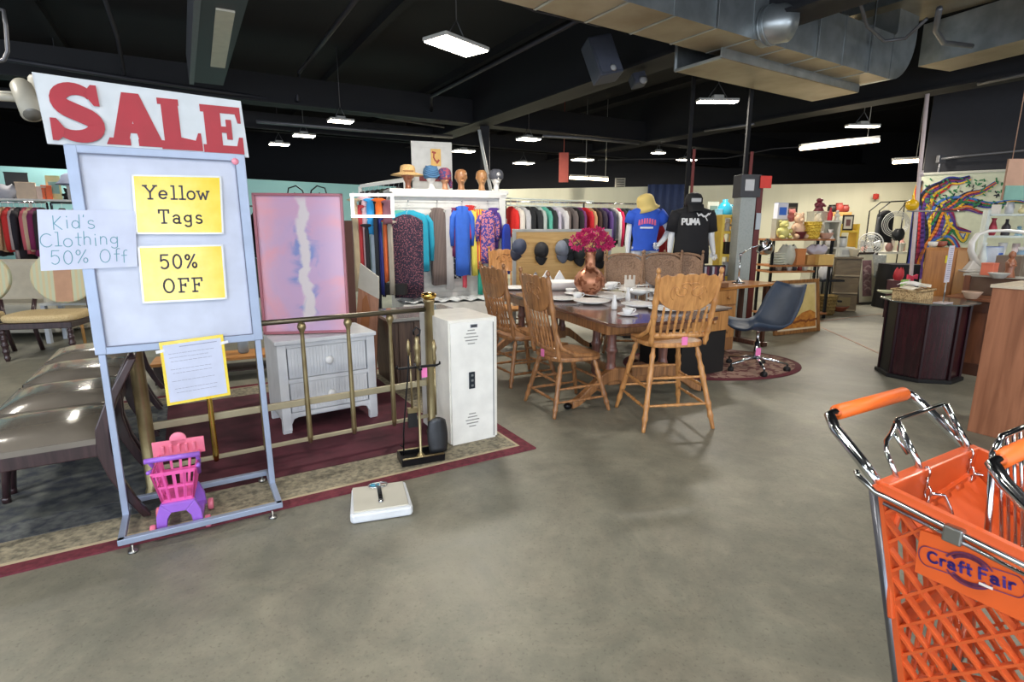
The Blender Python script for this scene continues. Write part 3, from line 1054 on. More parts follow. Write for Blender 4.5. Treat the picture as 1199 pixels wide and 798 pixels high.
for s in (-.12, .11): m.tube([(s, -.06, .435), (s, .04, .36), (s * .9, .1, .3)], .011, 8)
m.build('handle', pu, t)
m = MB()   # arched purple chassis
def chassis(m, yy):
    pts = [(-.115, 0.045), (-.11, .12), (-.085, .19), (.085, .19), (.11, .12), (.115, .045), (.065, .045), (.058, .1), (.035, .135), (-.035, .135), (-.058, .1), (-.065, .045)]
    m.prism(pts[:3] + [pts[9], pts[10], pts[11]], -.014, .014, Matrix.Translation((0, yy, 0)) @ XZ)
    m.prism([pts[2], pts[3], pts[8], pts[9]], -.014, .014, Matrix.Translation((0, yy, 0)) @ XZ)
    m.prism([pts[3], pts[4], pts[5], pts[6], pts[7], pts[8]], -.014, .014, Matrix.Translation((0, yy, 0)) @ XZ)
chassis(m, -.11); chassis(m, .12)
for s in (-1, 1): m.bar((s * .09, -.11, .06), (s * .09, .12, .06), .04, .03)
m.build('chassis', pu, t, bevel=.004)
for x in (-.135, .135):
    for y in (-.1, .12):
        m = MB(); m.lathe([(.0, -.014), (.032, -.014), (.035, -.008), (.035, .008), (.032, .014), (0, .014)], (x, y, .035), 16, R=Matrix.Rotation(pi / 2, 3, 'Y')); m.build('wheel', pk2, t)

# ================================================================ vinyl dining chairs in a row
vinyl = mat('taupe vinyl', (118, 112, 104), .18, coat=.6, bump=.12, scale=7)
wine = mat('dark wine wood', (62, 42, 46), .3, kind='wood', c2=(40, 26, 30), coat=.4)
def sabre_chair():
    t = thing('dining_chair', '', 'chair', (0, 0, 0), 0, 'row of vinyl dining chairs on the rug')
    m = MB()
    m.grid(lambda u, v: Vector(((u - .5) * .60, (v - .5) * .54, .455 + .05 * (1 - (2 * u - 1) ** 4) * (1 - (2 * v - 1) ** 4))), 12, 10)
    m.grid(lambda u, v: Vector(((.5 - u) * .60, (v - .5) * .54, .43)), 1, 1)
    for s in (-1, 1):
        m.box((s * .297, 0, .443), (.006, .54, .028)); m.box((0, s * .267, .443), (.6, .006, .028))
    m.build('seat', vinyl, t)
    m = MB()
    for s in (-1, 1):
        m.box((s * .28, 0, .40), (.035, .5, .07)); m.box((0, s * .25, .40), (.56, .035, .07))
    m.build('seat_frame', wine, t, bevel=.005)
    for s in (-1, 1):
        m = MB()   # sabre rear leg sweeping back and down, one piece with the stile
        pts = [(s * .285, -.40, .012), (s * .285, -.345, .12), (s * .285, -.295, .25), (s * .285, -.268, .38), (s * .285, -.275, .5), (s * .285, -.33, .64), (s * .285, -.43, .82)]
        R_ = []
        for i, p in enumerate(pts):
            w = (.018, .021, .025, .03, .028, .022, .018)[i]
            p = Vector(p)
            R_.append([p + Vector((-.018, -w, 0)), p + Vector((.018, -w, 0)), p + Vector((.018, w, 0)), p + Vector((-.018, w, 0))])
        m.loft(R_, smooth=False); m.build('rear_leg', wine, t, bevel=.006, sub=0)
        m = MB(); pts = [(s * .27, .25, .03), (s * .27, .24, .12), (s * .27, .22, .25), (s * .27, .21, .38)]
        m.tube(pts, [.018, .02, .024, .03], 8)
        m.lathe([(.0, 0), (.02, .002), (.02, .03), (.014, .035)], (s * .27, .252, 0), 10)
        m.build('front_leg', wine, t)
    m = MB()
    m.grid(lambda u, v: Vector(((u - .5) * .54, -.385 - .045 * v, .74 + .09 * v + .01 * sin(pi * u))), 8, 2)
    m.build('crest_rail', wine, t, solid=.03)
    m = MB()
    for i in range(5): m.bar((-.18 + .09 * i, -.275, .47), (-.18 + .09 * i, -.39, .75), .03, .012)
    m.bar((-.27, -.305, .56), (.27, -.305, .56), .02, .04)
    m.build('back_slats', wine, t)
    return t
r0 = Vector((-1.93, 2.42, 0))
th = A30 + pi / 2
proto = sabre_chair()
for i, lab in enumerate(('nearest taupe vinyl dining chair of the row beside the sign stand', 'second taupe vinyl dining chair from the viewer in the row', 'third taupe vinyl dining chair from the viewer in the row', 'farthest taupe vinyl dining chair at the back end of the row')):
    p = r0 - U * .27 + V * (.32 + .66 * i) + Vector((0, 0, .016 if i < 9 else 0))
    o = proto if i == 0 else copy_tree(proto, lab, p, th)
    o.location = p; o.rotation_euler = (0, 0, th); o['label'] = lab

# ================================================================ brass headboard
t = thing('brass_headboard', 'aged brass bed headboard with thick end posts and thin spindles on the rug', 'bed headboard', P(180, 575), 0)
BL = P(182, 578); BR = P(507, 508)
t.location = (BL.x, BL.y, .016)
ang = math.atan2(BR.y - BL.y, BR.x - BL.x); t.rotation_euler = (0, 0, ang)
W_ = (BR - BL).length
for x in (0, W_):
    m = MB(); m.lathe([(.045, 0), (.045, .012), (.036, .03), (.034, .93), (.04, .935), (.04, .95), (.034, .955)], (x, 0, 0), 20); m.build('post', brass, t)
    m = MB(); m.lathe([(.036, .955), (.05, .965), (.052, .985), (.046, .995), (.0, 1.0)], (x, 0, 0), 20); m.build('post_cap', goldbr, t)
m = MB(); m.tube([(0, 0, .885), (W_, 0, .885)], .016, 10); m.build('top_rail', mat('dark tarnished brass', (118, 112, 96), .35, .9), t)
railm = mat('pale worn rail', (178, 168, 140), .45, .5)
m = MB(); m.bar((0, .012, .37), (W_, .012, .37), .02, .042); m.build('middle_rail', railm, t, bevel=.004)
m = MB(); m.bar((0, .0, .13), (W_, .0, .13), .014, .026); m.build('bottom_rail', railm, t, bevel=.003)
def bed_x(px, py, z):
    p = P(px, py, z); d = Vector((cos(ang), sin(ang), 0)); nn = Vector((-sin(ang), cos(ang), 0))
    r = ray(px, py); o = Vector((0, 0, CAM_H)); s = (BL - o).dot(nn) / r.dot(nn); q = o + r * s
    return (q - BL).dot(d)
for k, px in enumerate((243, 305, 358, 411, 459)):
    x = bed_x(px, 450, 0)
    m = MB(); m.lathe([(.012, .11), (.017, .15), (.014, .5), (.012, .8), (.016, .82), (.024, .835), (.026, .85), (.02, .868), (.0, .875)], (x, -.012, 0), 12)
    m.build('spindle', goldbr if k == 0 else brass, t)

# ================================================================ white nightstand
ND = P(443, 490) - P(333, 512)
t = thing('nightstand', 'white ribbed nightstand with two drawers standing behind the brass headboard', 'nightstand', (P(333, 512).x, P(333, 512).y, .016), math.atan2(ND.y, ND.x))
NW = ND.length
wn = mat('chalky white paint', (216, 220, 226), .5, c2=(204, 208, 214)); NDp = .46
m = MB(); m.box((NW / 2, NDp / 2, .655), (NW + .03, NDp + .02, .03)); m.build('top', wn, t, bevel=.006)
m = MB()
m.box((.01, NDp / 2, .37), (.02, NDp - .04, .54)); m.box((NW - .01, NDp / 2, .37), (.02, NDp - .04, .54)); m.box((NW / 2, NDp - .02, .37), (NW, .02, .54)); m.box((NW / 2, NDp / 2, .115), (NW, NDp - .04, .02))
for x in (.03, NW - .03): m.box((x, .015, .33), (.06, .03, .62))
for z in (.625, .375, .13): m.box((NW / 2, .02, z), (NW - .1, .025, .03))
m.build('body', wn, t, bevel=.003)
for k, (z0, z1) in enumerate(((.395, .608), (.15, .358))):
    m = MB(); n = 26; w = NW - .135; x0 = .0675
    m.box((NW / 2, .02, (z0 + z1) / 2), (w, .02, z1 - z0))
    for i in range(n):
        m.box((x0 + w * (i + .5) / n, .008, (z0 + z1) / 2), (w / n * .7, .006, z1 - z0 - .01))
    dr = m.build('drawer', wn, t)
    m = MB(); m.lathe([(.01, 0), (.012, .012), (.028, .018), (.03, .026), (.02, .032), (0, .034)], (NW / 2, .006, (z0 + z1) / 2), 16, R=Matrix.Rotation(pi / 2, 3, 'X')); m.build('knob', mat('white knob', (228, 230, 232), .3), dr)
for x, sx in ((.03, 1), (NW - .03, -1)):
    for y in (.03, NDp - .04):
        m = MB(); pts = [(-.03, 0), (.028, 0), (.03, .06), (.05, .1), (.11, .118), (.11, .13), (-.03, .13)]
        m.prism([(a * sx, b) for a, b in pts], -.02, .02, Matrix.Translation((x, y, 0)) @ XZ); m.build('bracket_foot', wn, t, bevel=.003)

# ================================================================ pink framed picture on the nightstand
NR = Matrix.Translation(t.location) @ Matrix.Rotation(t.rotation_euler.z, 4, 'Z')
pl = NR @ Vector((-.02, NDp - .16, .675))
pw, ph = .60, .985
t = thing('framed_picture', 'tall pink framed abstract picture leaning on the white nightstand', 'framed picture', pl, radians(9))
LT = Matrix.Rotation(-.03, 4, 'X')
pf = mat('dusty pink frame', (176, 108, 122), .35)
m = MB(T=LT)
for x in (.009, pw - .009): m.box((x, 0, ph / 2), (.018, .035, ph))
for z in (.009, ph - .009): m.box((pw / 2, 0, z), (pw, .035, .018))
m.build('frame', pf, t, bevel=.003)


def pic_mat():
    m = bpy.data.materials.new('pink pastel print'); m.use_nodes = True
    nt = m.node_tree; N = nt.nodes; L = nt.links; bs = N['Principled BSDF']; bs.inputs['Roughness'].default_value = .3
    tc = N.new('ShaderNodeTexCoord'); sx = N.new('ShaderNodeSeparateXYZ'); L.new(tc.outputs['Object'], sx.inputs[0])

    def noise(sc, det=4, dist=0.0):
        n = N.new('ShaderNodeTexNoise'); n.inputs['Scale'].default_value = sc; n.inputs['Detail'].default_value = det; n.inputs['Distortion'].default_value = dist
        L.new(tc.outputs['Object'], n.inputs['Vector']); return n.outputs['Fac']

    def mt(op, a, b=None, c=None):
        n = N.new('ShaderNodeMath'); n.operation = op
        for i, v in enumerate((a, b, c)):
            if v is None: continue
            if isinstance(v, (int, float)): n.inputs[i].default_value = v
            else: L.new(v, n.inputs[i])
        return n.outputs[0]

    def smooth(v, lo, hi):
        n = N.new('ShaderNodeMapRange'); n.interpolation_type = 'SMOOTHSTEP'; n.inputs[1].default_value = lo; n.inputs[2].default_value = hi; n.inputs[3].default_value = 1; n.inputs[4].default_value = 0
        L.new(v, n.inputs[0]); return n.outputs[0]

    def mix(f, a, b):
        n = N.new('ShaderNodeMix'); n.data_type = 'RGBA'; L.new(f, n.inputs[0])
        for k, v in ((6, a), (7, b)):
            if isinstance(v, tuple): n.inputs[k].default_value = lin(v)
            else: L.new(v, n.inputs[k])
        return n.outputs[2]
    x = sx.outputs[0]; z = sx.outputs[2]
    base = mix(smooth(noise(2.4, 3, 1.2), .38, .62), (236, 170, 186), (216, 178, 208))
    nn = noise(7, 5, .6)
    d = mt('ABSOLUTE', mt('ADD', mt('SUBTRACT', x, .315), mt('MULTIPLY', mt('SUBTRACT', nn, .5), .16)))
    zt = mt('ABSOLUTE', mt('SUBTRACT', z, .46))
    blue = mt('MULTIPLY', smooth(d, .055, .12), smooth(zt, .26, .36))
    blue = mt('MULTIPLY', blue, smooth(noise(5, 4, 1.5), .62, .4))
    c1 = mix(mt('MULTIPLY', smooth(d, .10, .30), .55), base, (190, 168, 212))
    c2 = mix(blue, c1, (134, 150, 208))
    core = mt('MULTIPLY', smooth(d, .022, .05), smooth(mt('ABSOLUTE', mt('SUBTRACT', z, .52)), .40, .47))
    c3 = mix(core, c2, (222, 214, 220))
    L.new(c3, bs.inputs['Base Color'])
    return m


m = MB(T=LT); m.box((pw / 2, .004, ph / 2), (pw - .03, .01, ph - .03)); m.build('canvas', pic_mat(), t)
# ================================================================ locker
LD = P(582, 512) - P(528, 524)
LF = P(528, 524); LA = A30
LWd = .355; LDp = .5; LH = .86
t = thing('locker', 'white metal half height locker with vents standing on the rug corner', 'locker', (LF.x, LF.y, .0), LA)
lw = mat('locker ivory', (232, 230, 222), .4)
m = MB()
m.box((LWd / 2, LDp / 2, .01 + LH / 2), (LWd, LDp, LH - .02)); m.build('cabinet_body', lw, t, bevel=.003)
m = MB(); m.box((LWd / 2 - .005, -.006, LH / 2), (LWd - .03, .012, LH - .03)); d = m.build('door', mat('locker door ivory', (238, 238, 234), .35), t, bevel=.003)
m = MB(); m.box((LWd - .034, -.0135, LH / 2), (.005, .003, LH - .06)); m.build('door_gap', mat('shadow gap grey', (110, 112, 112), .6), d)
for g0 in (.70, .13):
    m = MB()
    for i in range(5):
        w = (.05, .085, .1, .07, .05)[i]
        m.bar((LWd / 2 - w / 2 - .02, -.014, g0 + .022 * i), (LWd / 2 + w / 2 - .02, -.014, g0 + .022 * i), .004, .006)
    m.build('vent_slots', mat('vent shadow', (150, 150, 146), .6), d)
m = MB(); m.box((LWd / 2 - .02, -.015, .45), (.045, .006, .115)); hb = m.build('latch_plate', mat('dark latch', (40, 48, 58), .35, .3), d, bevel=.004)
m = MB()
for z in (.415, .45, .485): m.box((LWd / 2 - .02, -.0195, z), (.016, .004, .014))
m.build('latch_studs', steel, hb)
m = MB(); m.box((LWd / 2 - .0, -.014, .815), (.05, .004, .022)); m.mi = 1; m.box((LWd / 2 - .0, -.0165, .815), (.04, .002, .01)); m.build('number_plate', [mat('plate grey', (120, 124, 134), .4), black], d)

# ================================================================ fireplace tools
F0 = (P(470, 550) + P(525, 540)) / 2 + V * .07
t = thing('fireplace_tool_stand', 'black and brass fireplace tool stand with square tray base and pink tag', 'tool stand', (F0.x, F0.y, .016), A30 - .12)
m = MB(); m.box((0, 0, .012), (.27, .15, .024))
for s in (-1, 1):
    m.box((0, s * .07, .035), (.27, .012, .03)); m.box((s * .13, 0, .035), (.012, .15, .03))
m.build('base_tray', blackm, t, bevel=.003)
m = MB(); m.tube([(-.13, -.077, .05), (.13, -.077, .05)], .006, 6); m.tube([(-.13, .07, .05), (.13, .07, .05)], .006, 6); m.build('tray_rail', brass, t)
m = MB(); m.lathe([(.03, .024), (.02, .035), (.009, .05), (.009, .62), (.02, .64), (.014, .66), (.018, .70), (.024, .72), (.012, .75), (.016, .77), (.006, .79)], (0, 0, 0), 14); m.build('pole', brass, t)
m = MB(); m.tube([(0, 0, .79), (.018, 0, .80), (.022, 0, .825), (0, 0, .845), (-.02, 0, .825), (-.016, 0, .8)], .006, 8); m.build('finial', blackm, t)
m = MB(); m.box((0, 0, .60), (.24, .02, .012)); m.box((0, 0, .60), (.02, .14, .012))
for s in (-1, 1): m.tube([(s * .12, 0, .6), (s * .135, -.015, .61), (s * .13, -.03, .625)], .006, 6)
m.build('hook_bar', blackm, t)
m = MB(); m.box((.035, -.02, .565), (.035, .002, .06), rz=.1); m.build('price_tag', pinktag, t)
TR = Matrix.Translation(t.location) @ Matrix.Rotation(t.rotation_euler.z, 4, 'Z')
def tool(name, label, x, y, build):
    m = MB(T=None); p = TR @ Vector((x, y, 0))
    return thing(name, label, 'fireplace tool', (p.x, p.y, p.z), t.rotation_euler.z, 'fireplace tools on the stand')
s_ = tool('fire_shovel', 'black ash shovel with brass twisted handle hanging on the tool stand', .105, -.0, None)
m = MB(); m.tube([(0, 0, .28), (0, 0, .62)], .006, 8); m.lathe([(.006, .6), (.014, .64), (.01, .68), (.016, .71), (.006, .76)], n=12); m.build('handle', brass, s_)
m = MB()
m.grid(lambda u, v: Vector(((u - .5) * (.11 + .02 * sin(pi * v)), -.012 - .02 * (1 - (2 * u - 1) ** 2) - .02 * v, .045 + .2 * (1 - v) + .03 * sin(pi * u) * (1 - v))), 8, 8); m.build('blade', mat('worn grey iron', (70, 72, 76), .35, .7), s_, solid=.004)
s_ = tool('hearth_brush', 'small black bristle hearth brush hanging at the back of the tool stand', -.03, .06, None)
m = MB(); m.tube([(0, 0, .3), (0, 0, .68)], .006, 8); m.build('handle', brass, s_)
m = MB(); m.box((0, 0, .31), (.06, .03, .03)); m.mi = 1; m.prism([(-.03, .2), (.03, .2), (.026, .3), (-.026, .3)], -.014, .014, XZ); m.build('bristles', [brass, black], s_)
s_ = tool('fire_poker', 'thin dark iron poker leaning left on the tool stand', -.09, -.01, None)
m = MB(); m.tube([(-.02, 0, .05), (-.015, 0, .2), (.03, 0, .6), (.035, 0, .7)], .005, 8); m.tube([(-.018, 0, .1), (-.04, 0, .12)], .004, 6); m.build('shaft', blackm, s_)
m = MB(); m.lathe([(.006, .68), (.013, .72), (.01, .76), (0, .78)], (.035, 0, 0), 10); m.build('handle', brass, s_)

# ================================================================ bathroom scale
B0 = P(413, 615); B1 = P(471, 606)
t = thing('bathroom_scale', 'old white bathroom scale with chrome dial lying on concrete by the rug', 'bathroom scale', B0, math.atan2(B1.y - B0.y, B1.x - B0.x))
m = MB(); m.prism([(0, .0), (.29, 0), (.3, .02), (.295, .29), (.285, .305), (.015, .305), (.005, .29), (-.01, .02)], .004, .055); m.build('base', mat('scale white', (226, 232, 240), .35), t, bevel=.012)
m = MB(); m.box((.145, .155, .0575), (.27, .27, .008)); m.build('platform_mat', mat('ivory rubber mat', (206, 204, 192), .7, scale=3), t, bevel=.003)
m = MB(); m.tube(arc_pts := [(.145 + .032 * cos(a_ / 16 * 2 * pi) + (-.018 if 1 else 0), .27 + .028 * sin(a_ / 16 * 2 * pi), .068) for a_ in range(16)], .005, 6, closed=True)
m.tube([(.163 + .03 * cos(a_ / 16 * 2 * pi), .27 + .028 * sin(a_ / 16 * 2 * pi), .068) for a_ in range(16)], .005, 6, closed=True)
m.box((.147, .17, .066), (.022, .15, .012)); m.lathe([(.014, 0), (.014, .01), (0, .014)], (.147, .085, .062), 14); m.build('dial_trim', chrome, t)
m = MB(); m.lathe([(.026, 0), (.026, .003)], (.127, .27, .066), 16); m.build('dial_window', mat('blue dial', (86, 176, 216), .2), t)
m = MB(); m.box((.145, .15, .005), (.26, .27, .01)); m.build('underside', black, t)
# ================================================================ press back chairs
def curve_panel(m, w, ztop, zbot, yfun, th, n=18):
    """upright curved board; outline by functions of x in -1..1"""
    F, B = [], []
    for i in range(n + 1):
        x = -1 + 2 * i / n
        for z in (zbot(x), ztop(x)):
            y = yfun(x, z)
            F.append(Vector((x * w, y + th / 2, z))); B.append(Vector((x * w, y - th / 2, z)))
    k = len(F); vs = F + B; fs = []
    for i in range(n):
        a, b, c, d = 2 * i, 2 * i + 1, 2 * i + 3, 2 * i + 2
        fs += [(a, d, c, b), (k + a, k + b, k + c, k + d), (b, c, k + c, k + b), (a, k + a, k + d, d)]
    fs += [(0, 1, k + 1, k), (k - 2, 2 * k - 2, 2 * k - 1, k - 1)]
    m.add(vs, fs)


def press_back(name, label, seat_h, top_h, wood, woodleg, loc, rz, tagged=False, arms=True, spindles=7, seatm=None, group='pressed oak dining chairs round the table', cresth=.29, cane=False):
    t = thing(name, label, 'chair', loc, rz, group)
    hw = .205
    yl_ = lambda z: -.19 - .12 * (z - seat_h) / (top_h - seat_h)
    m = MB()
    pts = []
    for i in range(28):
        a = 2 * pi * i / 28
        x = .235 * (abs(cos(a)) ** .55) * (1 if cos(a) >= 0 else -1); y = .225 * (abs(sin(a)) ** .6) * (1 if sin(a) >= 0 else -1)
        x *= 1 + .06 * (y / .225)
        pts.append((x, y))
    m.prism(pts, seat_h - .035, seat_h); m.build('seat', seatm or wood, t, bevel=.01)
    zb = top_h - cresth
    m = MB()
    sc = (lambda x: top_h - .10 + .10 * (1 - x * x)) if cane else (lambda x: top_h - .03 + .022 * (1 - x * x) + .010 * cos(x * pi * 5) * (abs(x) > .15))
    curve_panel(m, hw + .012, sc, lambda x: zb + .10 * abs(x) ** 3, lambda x, z: yl_(z) - .03 * (1 - x * x), .02)
    cr = m.build('crest_board', wood, t, bevel=.004)
    # pressed carving
    m = MB()
    zc = top_h - .13
    y_ = yl_(zc) - .03
    for s in (-1, 1):
        for ps in (arc(s * .055, zc, .04, .03, 90, 90 + s * 300, 12), arc(s * .10, zc - .01, .03, .045, 0, 260, 10), arc(s * .03, zc + .045, .03, .016, 0, 200, 8)):
            for side in (-1, 1):
                m.tube([(a, yl_(b) - .03 * (1 - (a / hw) ** 2) + side * .011, b) for a, b in ps], .0045, 5)
    m.build('pressed_carving', wood, cr)
    if cane:
        m = MB(); m.tube([(a, yl_(b) - .01, b) for a, b in arc(0, top_h - .06, hw, .05, 0, 180, 12)], .016, 8); m.build('top_rail', wood, t)
    for s in (-1, 1):
        m = MB()
        turned(m, (s * hw, yl_(seat_h), seat_h - .02), (s * (hw + .022), yl_(top_h), top_h - .01), .019, (.08, .2, .42, .62, .93))
        m.ball((s * (hw + .023), yl_(top_h), top_h + .012), (.017, .017, .022)); m.build('back_post', wood, t)
    zr = seat_h + .035
    m = MB(); m.tube([(x * hw / 8, yl_(zr) - .02 * (1 - (x / 8) ** 2) + .005, zr + .02) for x in range(-8, 9)], .014, 8, flat=1.5); m.build('lower_rail', wood, t)
    for i in range(spindles):
        x = -.15 + .30 * i / (spindles - 1)
        m = MB(); turned(m, (x, yl_(zr) - .015, zr + .02), (x * 1.06, yl_(zb + .03) - .025, zb + .03), .0095, (.15, .35, .5, .65, .85), 7); m.build('spindle', wood, t)
    if arms:
        for s in (-1, 1):
            m = MB(); m.tube([(s * (hw + .012), yl_(seat_h + .22), seat_h + .22), (s * (hw + .03), yl_(seat_h + .1) + .02, seat_h + .09), (s * (hw + .04), -.08, seat_h + .03), (s * (hw + .035), .06, seat_h + .012), (s * (hw + .02), .14, seat_h + .002)], [.012, .016, .018, .016, .012], 8, flat=.8)
            m.build('hip_bracket', wood, t)
    sp = .03 + .04 * (seat_h - .45) / .2
    fx, fy = .185, .17
    legs = {}
    for (sx, sy) in ((-1, -1), (1, -1), (-1, 1), (1, 1)):
        p0 = Vector((sx * (fx + .05 + sp * .5), sy * (fy + .05 + sp), 0)); p1 = Vector((sx * (fx - .02), sy * (fy - .02), seat_h - .03))
        legs[(sx, sy)] = (p0, p1)
        m = MB(); turned(m, p0, p1, .019, (.16, .3, .62, .72, .88)); m.build('leg', woodleg, t)
    def lp(k, f): return legs[k][0].lerp(legs[k][1], f)
    for a, b, fs in (((-1, 1), (1, 1), (.34, .6)), ((-1, -1), (1, -1), (.3, .62)), ((-1, -1), (-1, 1), (.27, .5)), ((1, -1), (1, 1), (.27, .5))):
        for f in fs:
            m = MB(); turned(m, lp(a, f), lp(b, f), .011, (.3, .5, .7), 8); m.build('stretcher', woodleg, t)
    if tagged:
        m = MB(); m.box((tagged * .03, -.245, seat_h + .02), (.045, .003, .06), rz=.1); m.build('price_tag', pinktag, t)
    return t


fac = lambda a, b: math.atan2((b - a).y, (b - a).x) - pi / 2
m2 = (P(645, 492) + P(617, 470)) / 2; f2 = (P(711, 480) + P(677, 458)) / 2
ch2 = press_back('dining_chair', 'pressed back oak chair with pink tag at the near left of the table', .46, 1.10, oak_d, oak_d, (m2 + f2) / 2, fac(m2, f2) - .08, tagged=1.2)
m1 = (P(595, 455) + P(563, 440)) / 2 + Vector((.0, .0, 0))
ch1 = copy_tree(ch2, 'pressed back oak chair second along the left side of the table behind the locker', m1 + (f2 - m2) / 2 + Vector((.02, .0, 0)), fac(m2, f2) + .0)
for c in kids(ch1):
    if c.name.startswith('price_tag'): bpy.data.objects.remove(c)
m3 = (P(757, 505) + P(825, 500)) / 2; f3 = (P(728, 480) + P(795, 475)) / 2
ch3 = press_back('dining_chair', 'tall honey oak pressed back chair with its back to the viewer and a pink tag', .635, 1.145, oak, oak, (m3 + f3) / 2 + Vector((0, .02, 0)), fac(m3, f3) + .02, tagged=.8, cresth=.27)
p4 = Q(597, 350, 6.35)
ch4 = press_back('dining_chair', 'pressed back oak chair facing the viewer at the far left corner of the table', .46, 1.17, oak, oak_d, (p4.x, 6.88, 0), pi + .15)
brn = mat('grey brown cane and wood', (150, 118, 92), .55, kind='cell', c2=(128, 98, 76), scale=120)
ch5 = press_back('dining_chair', 'grey brown cane backed chair at the far side of the table right of the vase', .46, 1.13, brn, oak_d, (1.34, 6.45, 0), pi - .1, cresth=.42, spindles=3, cane=True, group='grey brown cane backed chairs')
ch6 = copy_tree(ch5, 'grey brown cane backed chair in front of the black shirt mannequin', (1.83, 6.62, 0), pi - .2)
ch7 = copy_tree(ch5, 'grey brown cane backed chair overlapping its twin below the black shirt, right of it', (2.05, 6.6, 0), pi - .3)

# ================================================================ dining table
TO = Vector((.76, 3.94, 0)); TA = radians(22)
t = thing('dining_table', 'long dark topped oak pedestal table laid with white china', 'table', TO, TA)
TW, TL = 1.0, 2.75
m = MB()
c = .10
m.prism([(c, 0), (TW - c, 0), (TW - .02, .03), (TW, c), (TW, TL - c), (TW - .03, TL - .03), (TW - c, TL), (c, TL), (.02, TL - .03), (0, TL - c), (0, c), (.03, .03)], .715, .742)
m.build('tabletop', mat('worn mahogany top', (120, 86, 72), .2, kind='wood', c2=(80, 52, 44), coat=.8, stretch=(12, 1, 12)), t, bevel=.006)
m = MB()
for x in (.1, TW - .1): m.box((x, TL / 2, .665), (.025, TL - .5, .10))
for y in (.26, TL - .26): m.box((TW / 2, y, .665), (TW - .2, .025, .10))
m.build('apron', oak_d, t, bevel=.003)
m = MB()
for y in (.36, TL - .36): m.box((TW / 2, y, .69), (TW - .22, .12, .045))
m.build('cross_bearer', maho, t)
rosew = mat('pinkish turned wood', (142, 96, 84), .35, kind='wood', c2=(96, 62, 56), coat=.4)
for y in (.42, 1.1, 2.0, TL - .42):
    for x in ((.24, .76) if y in (.42, TL - .42) else (.4, .6)):
        if y in (1.1, 2.0) and x == .6: continue
        m = MB(); turned(m, (x if y in (.42, TL - .42) else .5, y, .0 if y in (1.1, 2.0) else .2), (x if y in (.42, TL - .42) else .5, y, .70), .038, (.12, .2, .5, .8, .88), 14); m.build('table_leg', rosew, t)
for y in (.42, TL - .42):
    m = MB(); m.box((TW / 2, y, .2), (.60, .075, .09)); m.box((TW / 2, y, .26), (.16, .1, .1)); m.build('pedestal_block', oak_d, t, bevel=.01)
    for s in (-1, 1):
        m = MB(); R_ = []
        for i, (d, z, h, w) in enumerate(((.10, .22, .13, .08), (.24, .25, .115, .075), (.36, .215, .10, .07), (.47, .14, .085, .065), (.57, .065, .075, .065), (.65, .03, .056, .065))):
            x = TW / 2 + s * d; yy = y - .03 * (1 if y < 1 else -1) * d * 2
            R_.append([Vector((x, yy - w / 2, z - h / 2)), Vector((x, yy + w / 2, z - h / 2)), Vector((x, yy + w / 2, z + h / 2)), Vector((x, yy - w / 2, z + h / 2))])
        m.loft(R_, smooth=False); f = m.build('curved_foot', oak_d, t, bevel=.01)
        m = MB(); xx = TW / 2 + s * .68
        m.ball((xx, yy, .027), (.035, .03, .027)); m.build('claw_tip', blackm, f)
m = MB(); m.bar((TW / 2, .42, .16), (TW / 2, TL - .42, .16), .05, .06); m.build('stretcher', oak_d, t, bevel=.005)

# ================================================================ china on the table
TZ = .7445


def plate(label, px, py, r, dz=0.0, oval=1.0, deep=.02, group='white china on the dining table'):
    p = P(px, py, TZ); m = MB(); r = r * 1.12
    m.lathe([(r * .5, .0), (r * .55, .004), (r * .62, .006), (r, deep), (r * .985, deep + .003), (r * .6, .010), (0, .008)], n=28, sx=oval)
    return tag(m.build('plate', porc, loc=(p.x, p.y, TZ + dz), rz=TA), label, 'plate', group)


def cup(label, px, py, r=.042, h=.055, name='teacup', saucer=0, cat='cup'):
    p = P(px, py, TZ)
    if saucer:
        s = MB(); s.lathe([(saucer * .5, 0), (saucer, .014), (saucer * .98, .017), (saucer * .4, .006), (0, .006)], n=24)
        tag(s.build('saucer', porc, loc=(p.x, p.y, TZ)), 'white saucer under the ' + label, 'saucer', 'white china on the dining table')
    t = thing(name, label, cat, (p.x, p.y, TZ + (.009 if saucer else 0)), .3, 'white china on the dining table')
    m = MB(); m.lathe([(r * .5, 0), (r * .55, .004), (r * .8, h * .35), (r, h), (r * .94, h), (r * .74, h * .4), (r * .4, .008), (0, .008)], n=24); m.build('bowl', porc, t)
    m = MB(); m.tube([(r * .85, 0, h * .85), (r * 1.35, 0, h * .9), (r * 1.5, 0, h * .6), (r * 1.2, 0, h * .35), (r * .75, 0, h * .3)], .005, 6); m.build('handle', porc, t)
    return t


def shaker(label, px, py):
    p = P(px, py, TZ); m = MB(); m.lathe([(.022, 0), (.026, .01), (.024, .06), (.016, .085), (.016, .10), (.018, .115), (.012, .128), (0, .13)], n=16)
    return tag(m.build('salt_shaker', porc, loc=(p.x, p.y, TZ)), label, 'shaker', 'white salt and pepper shakers')


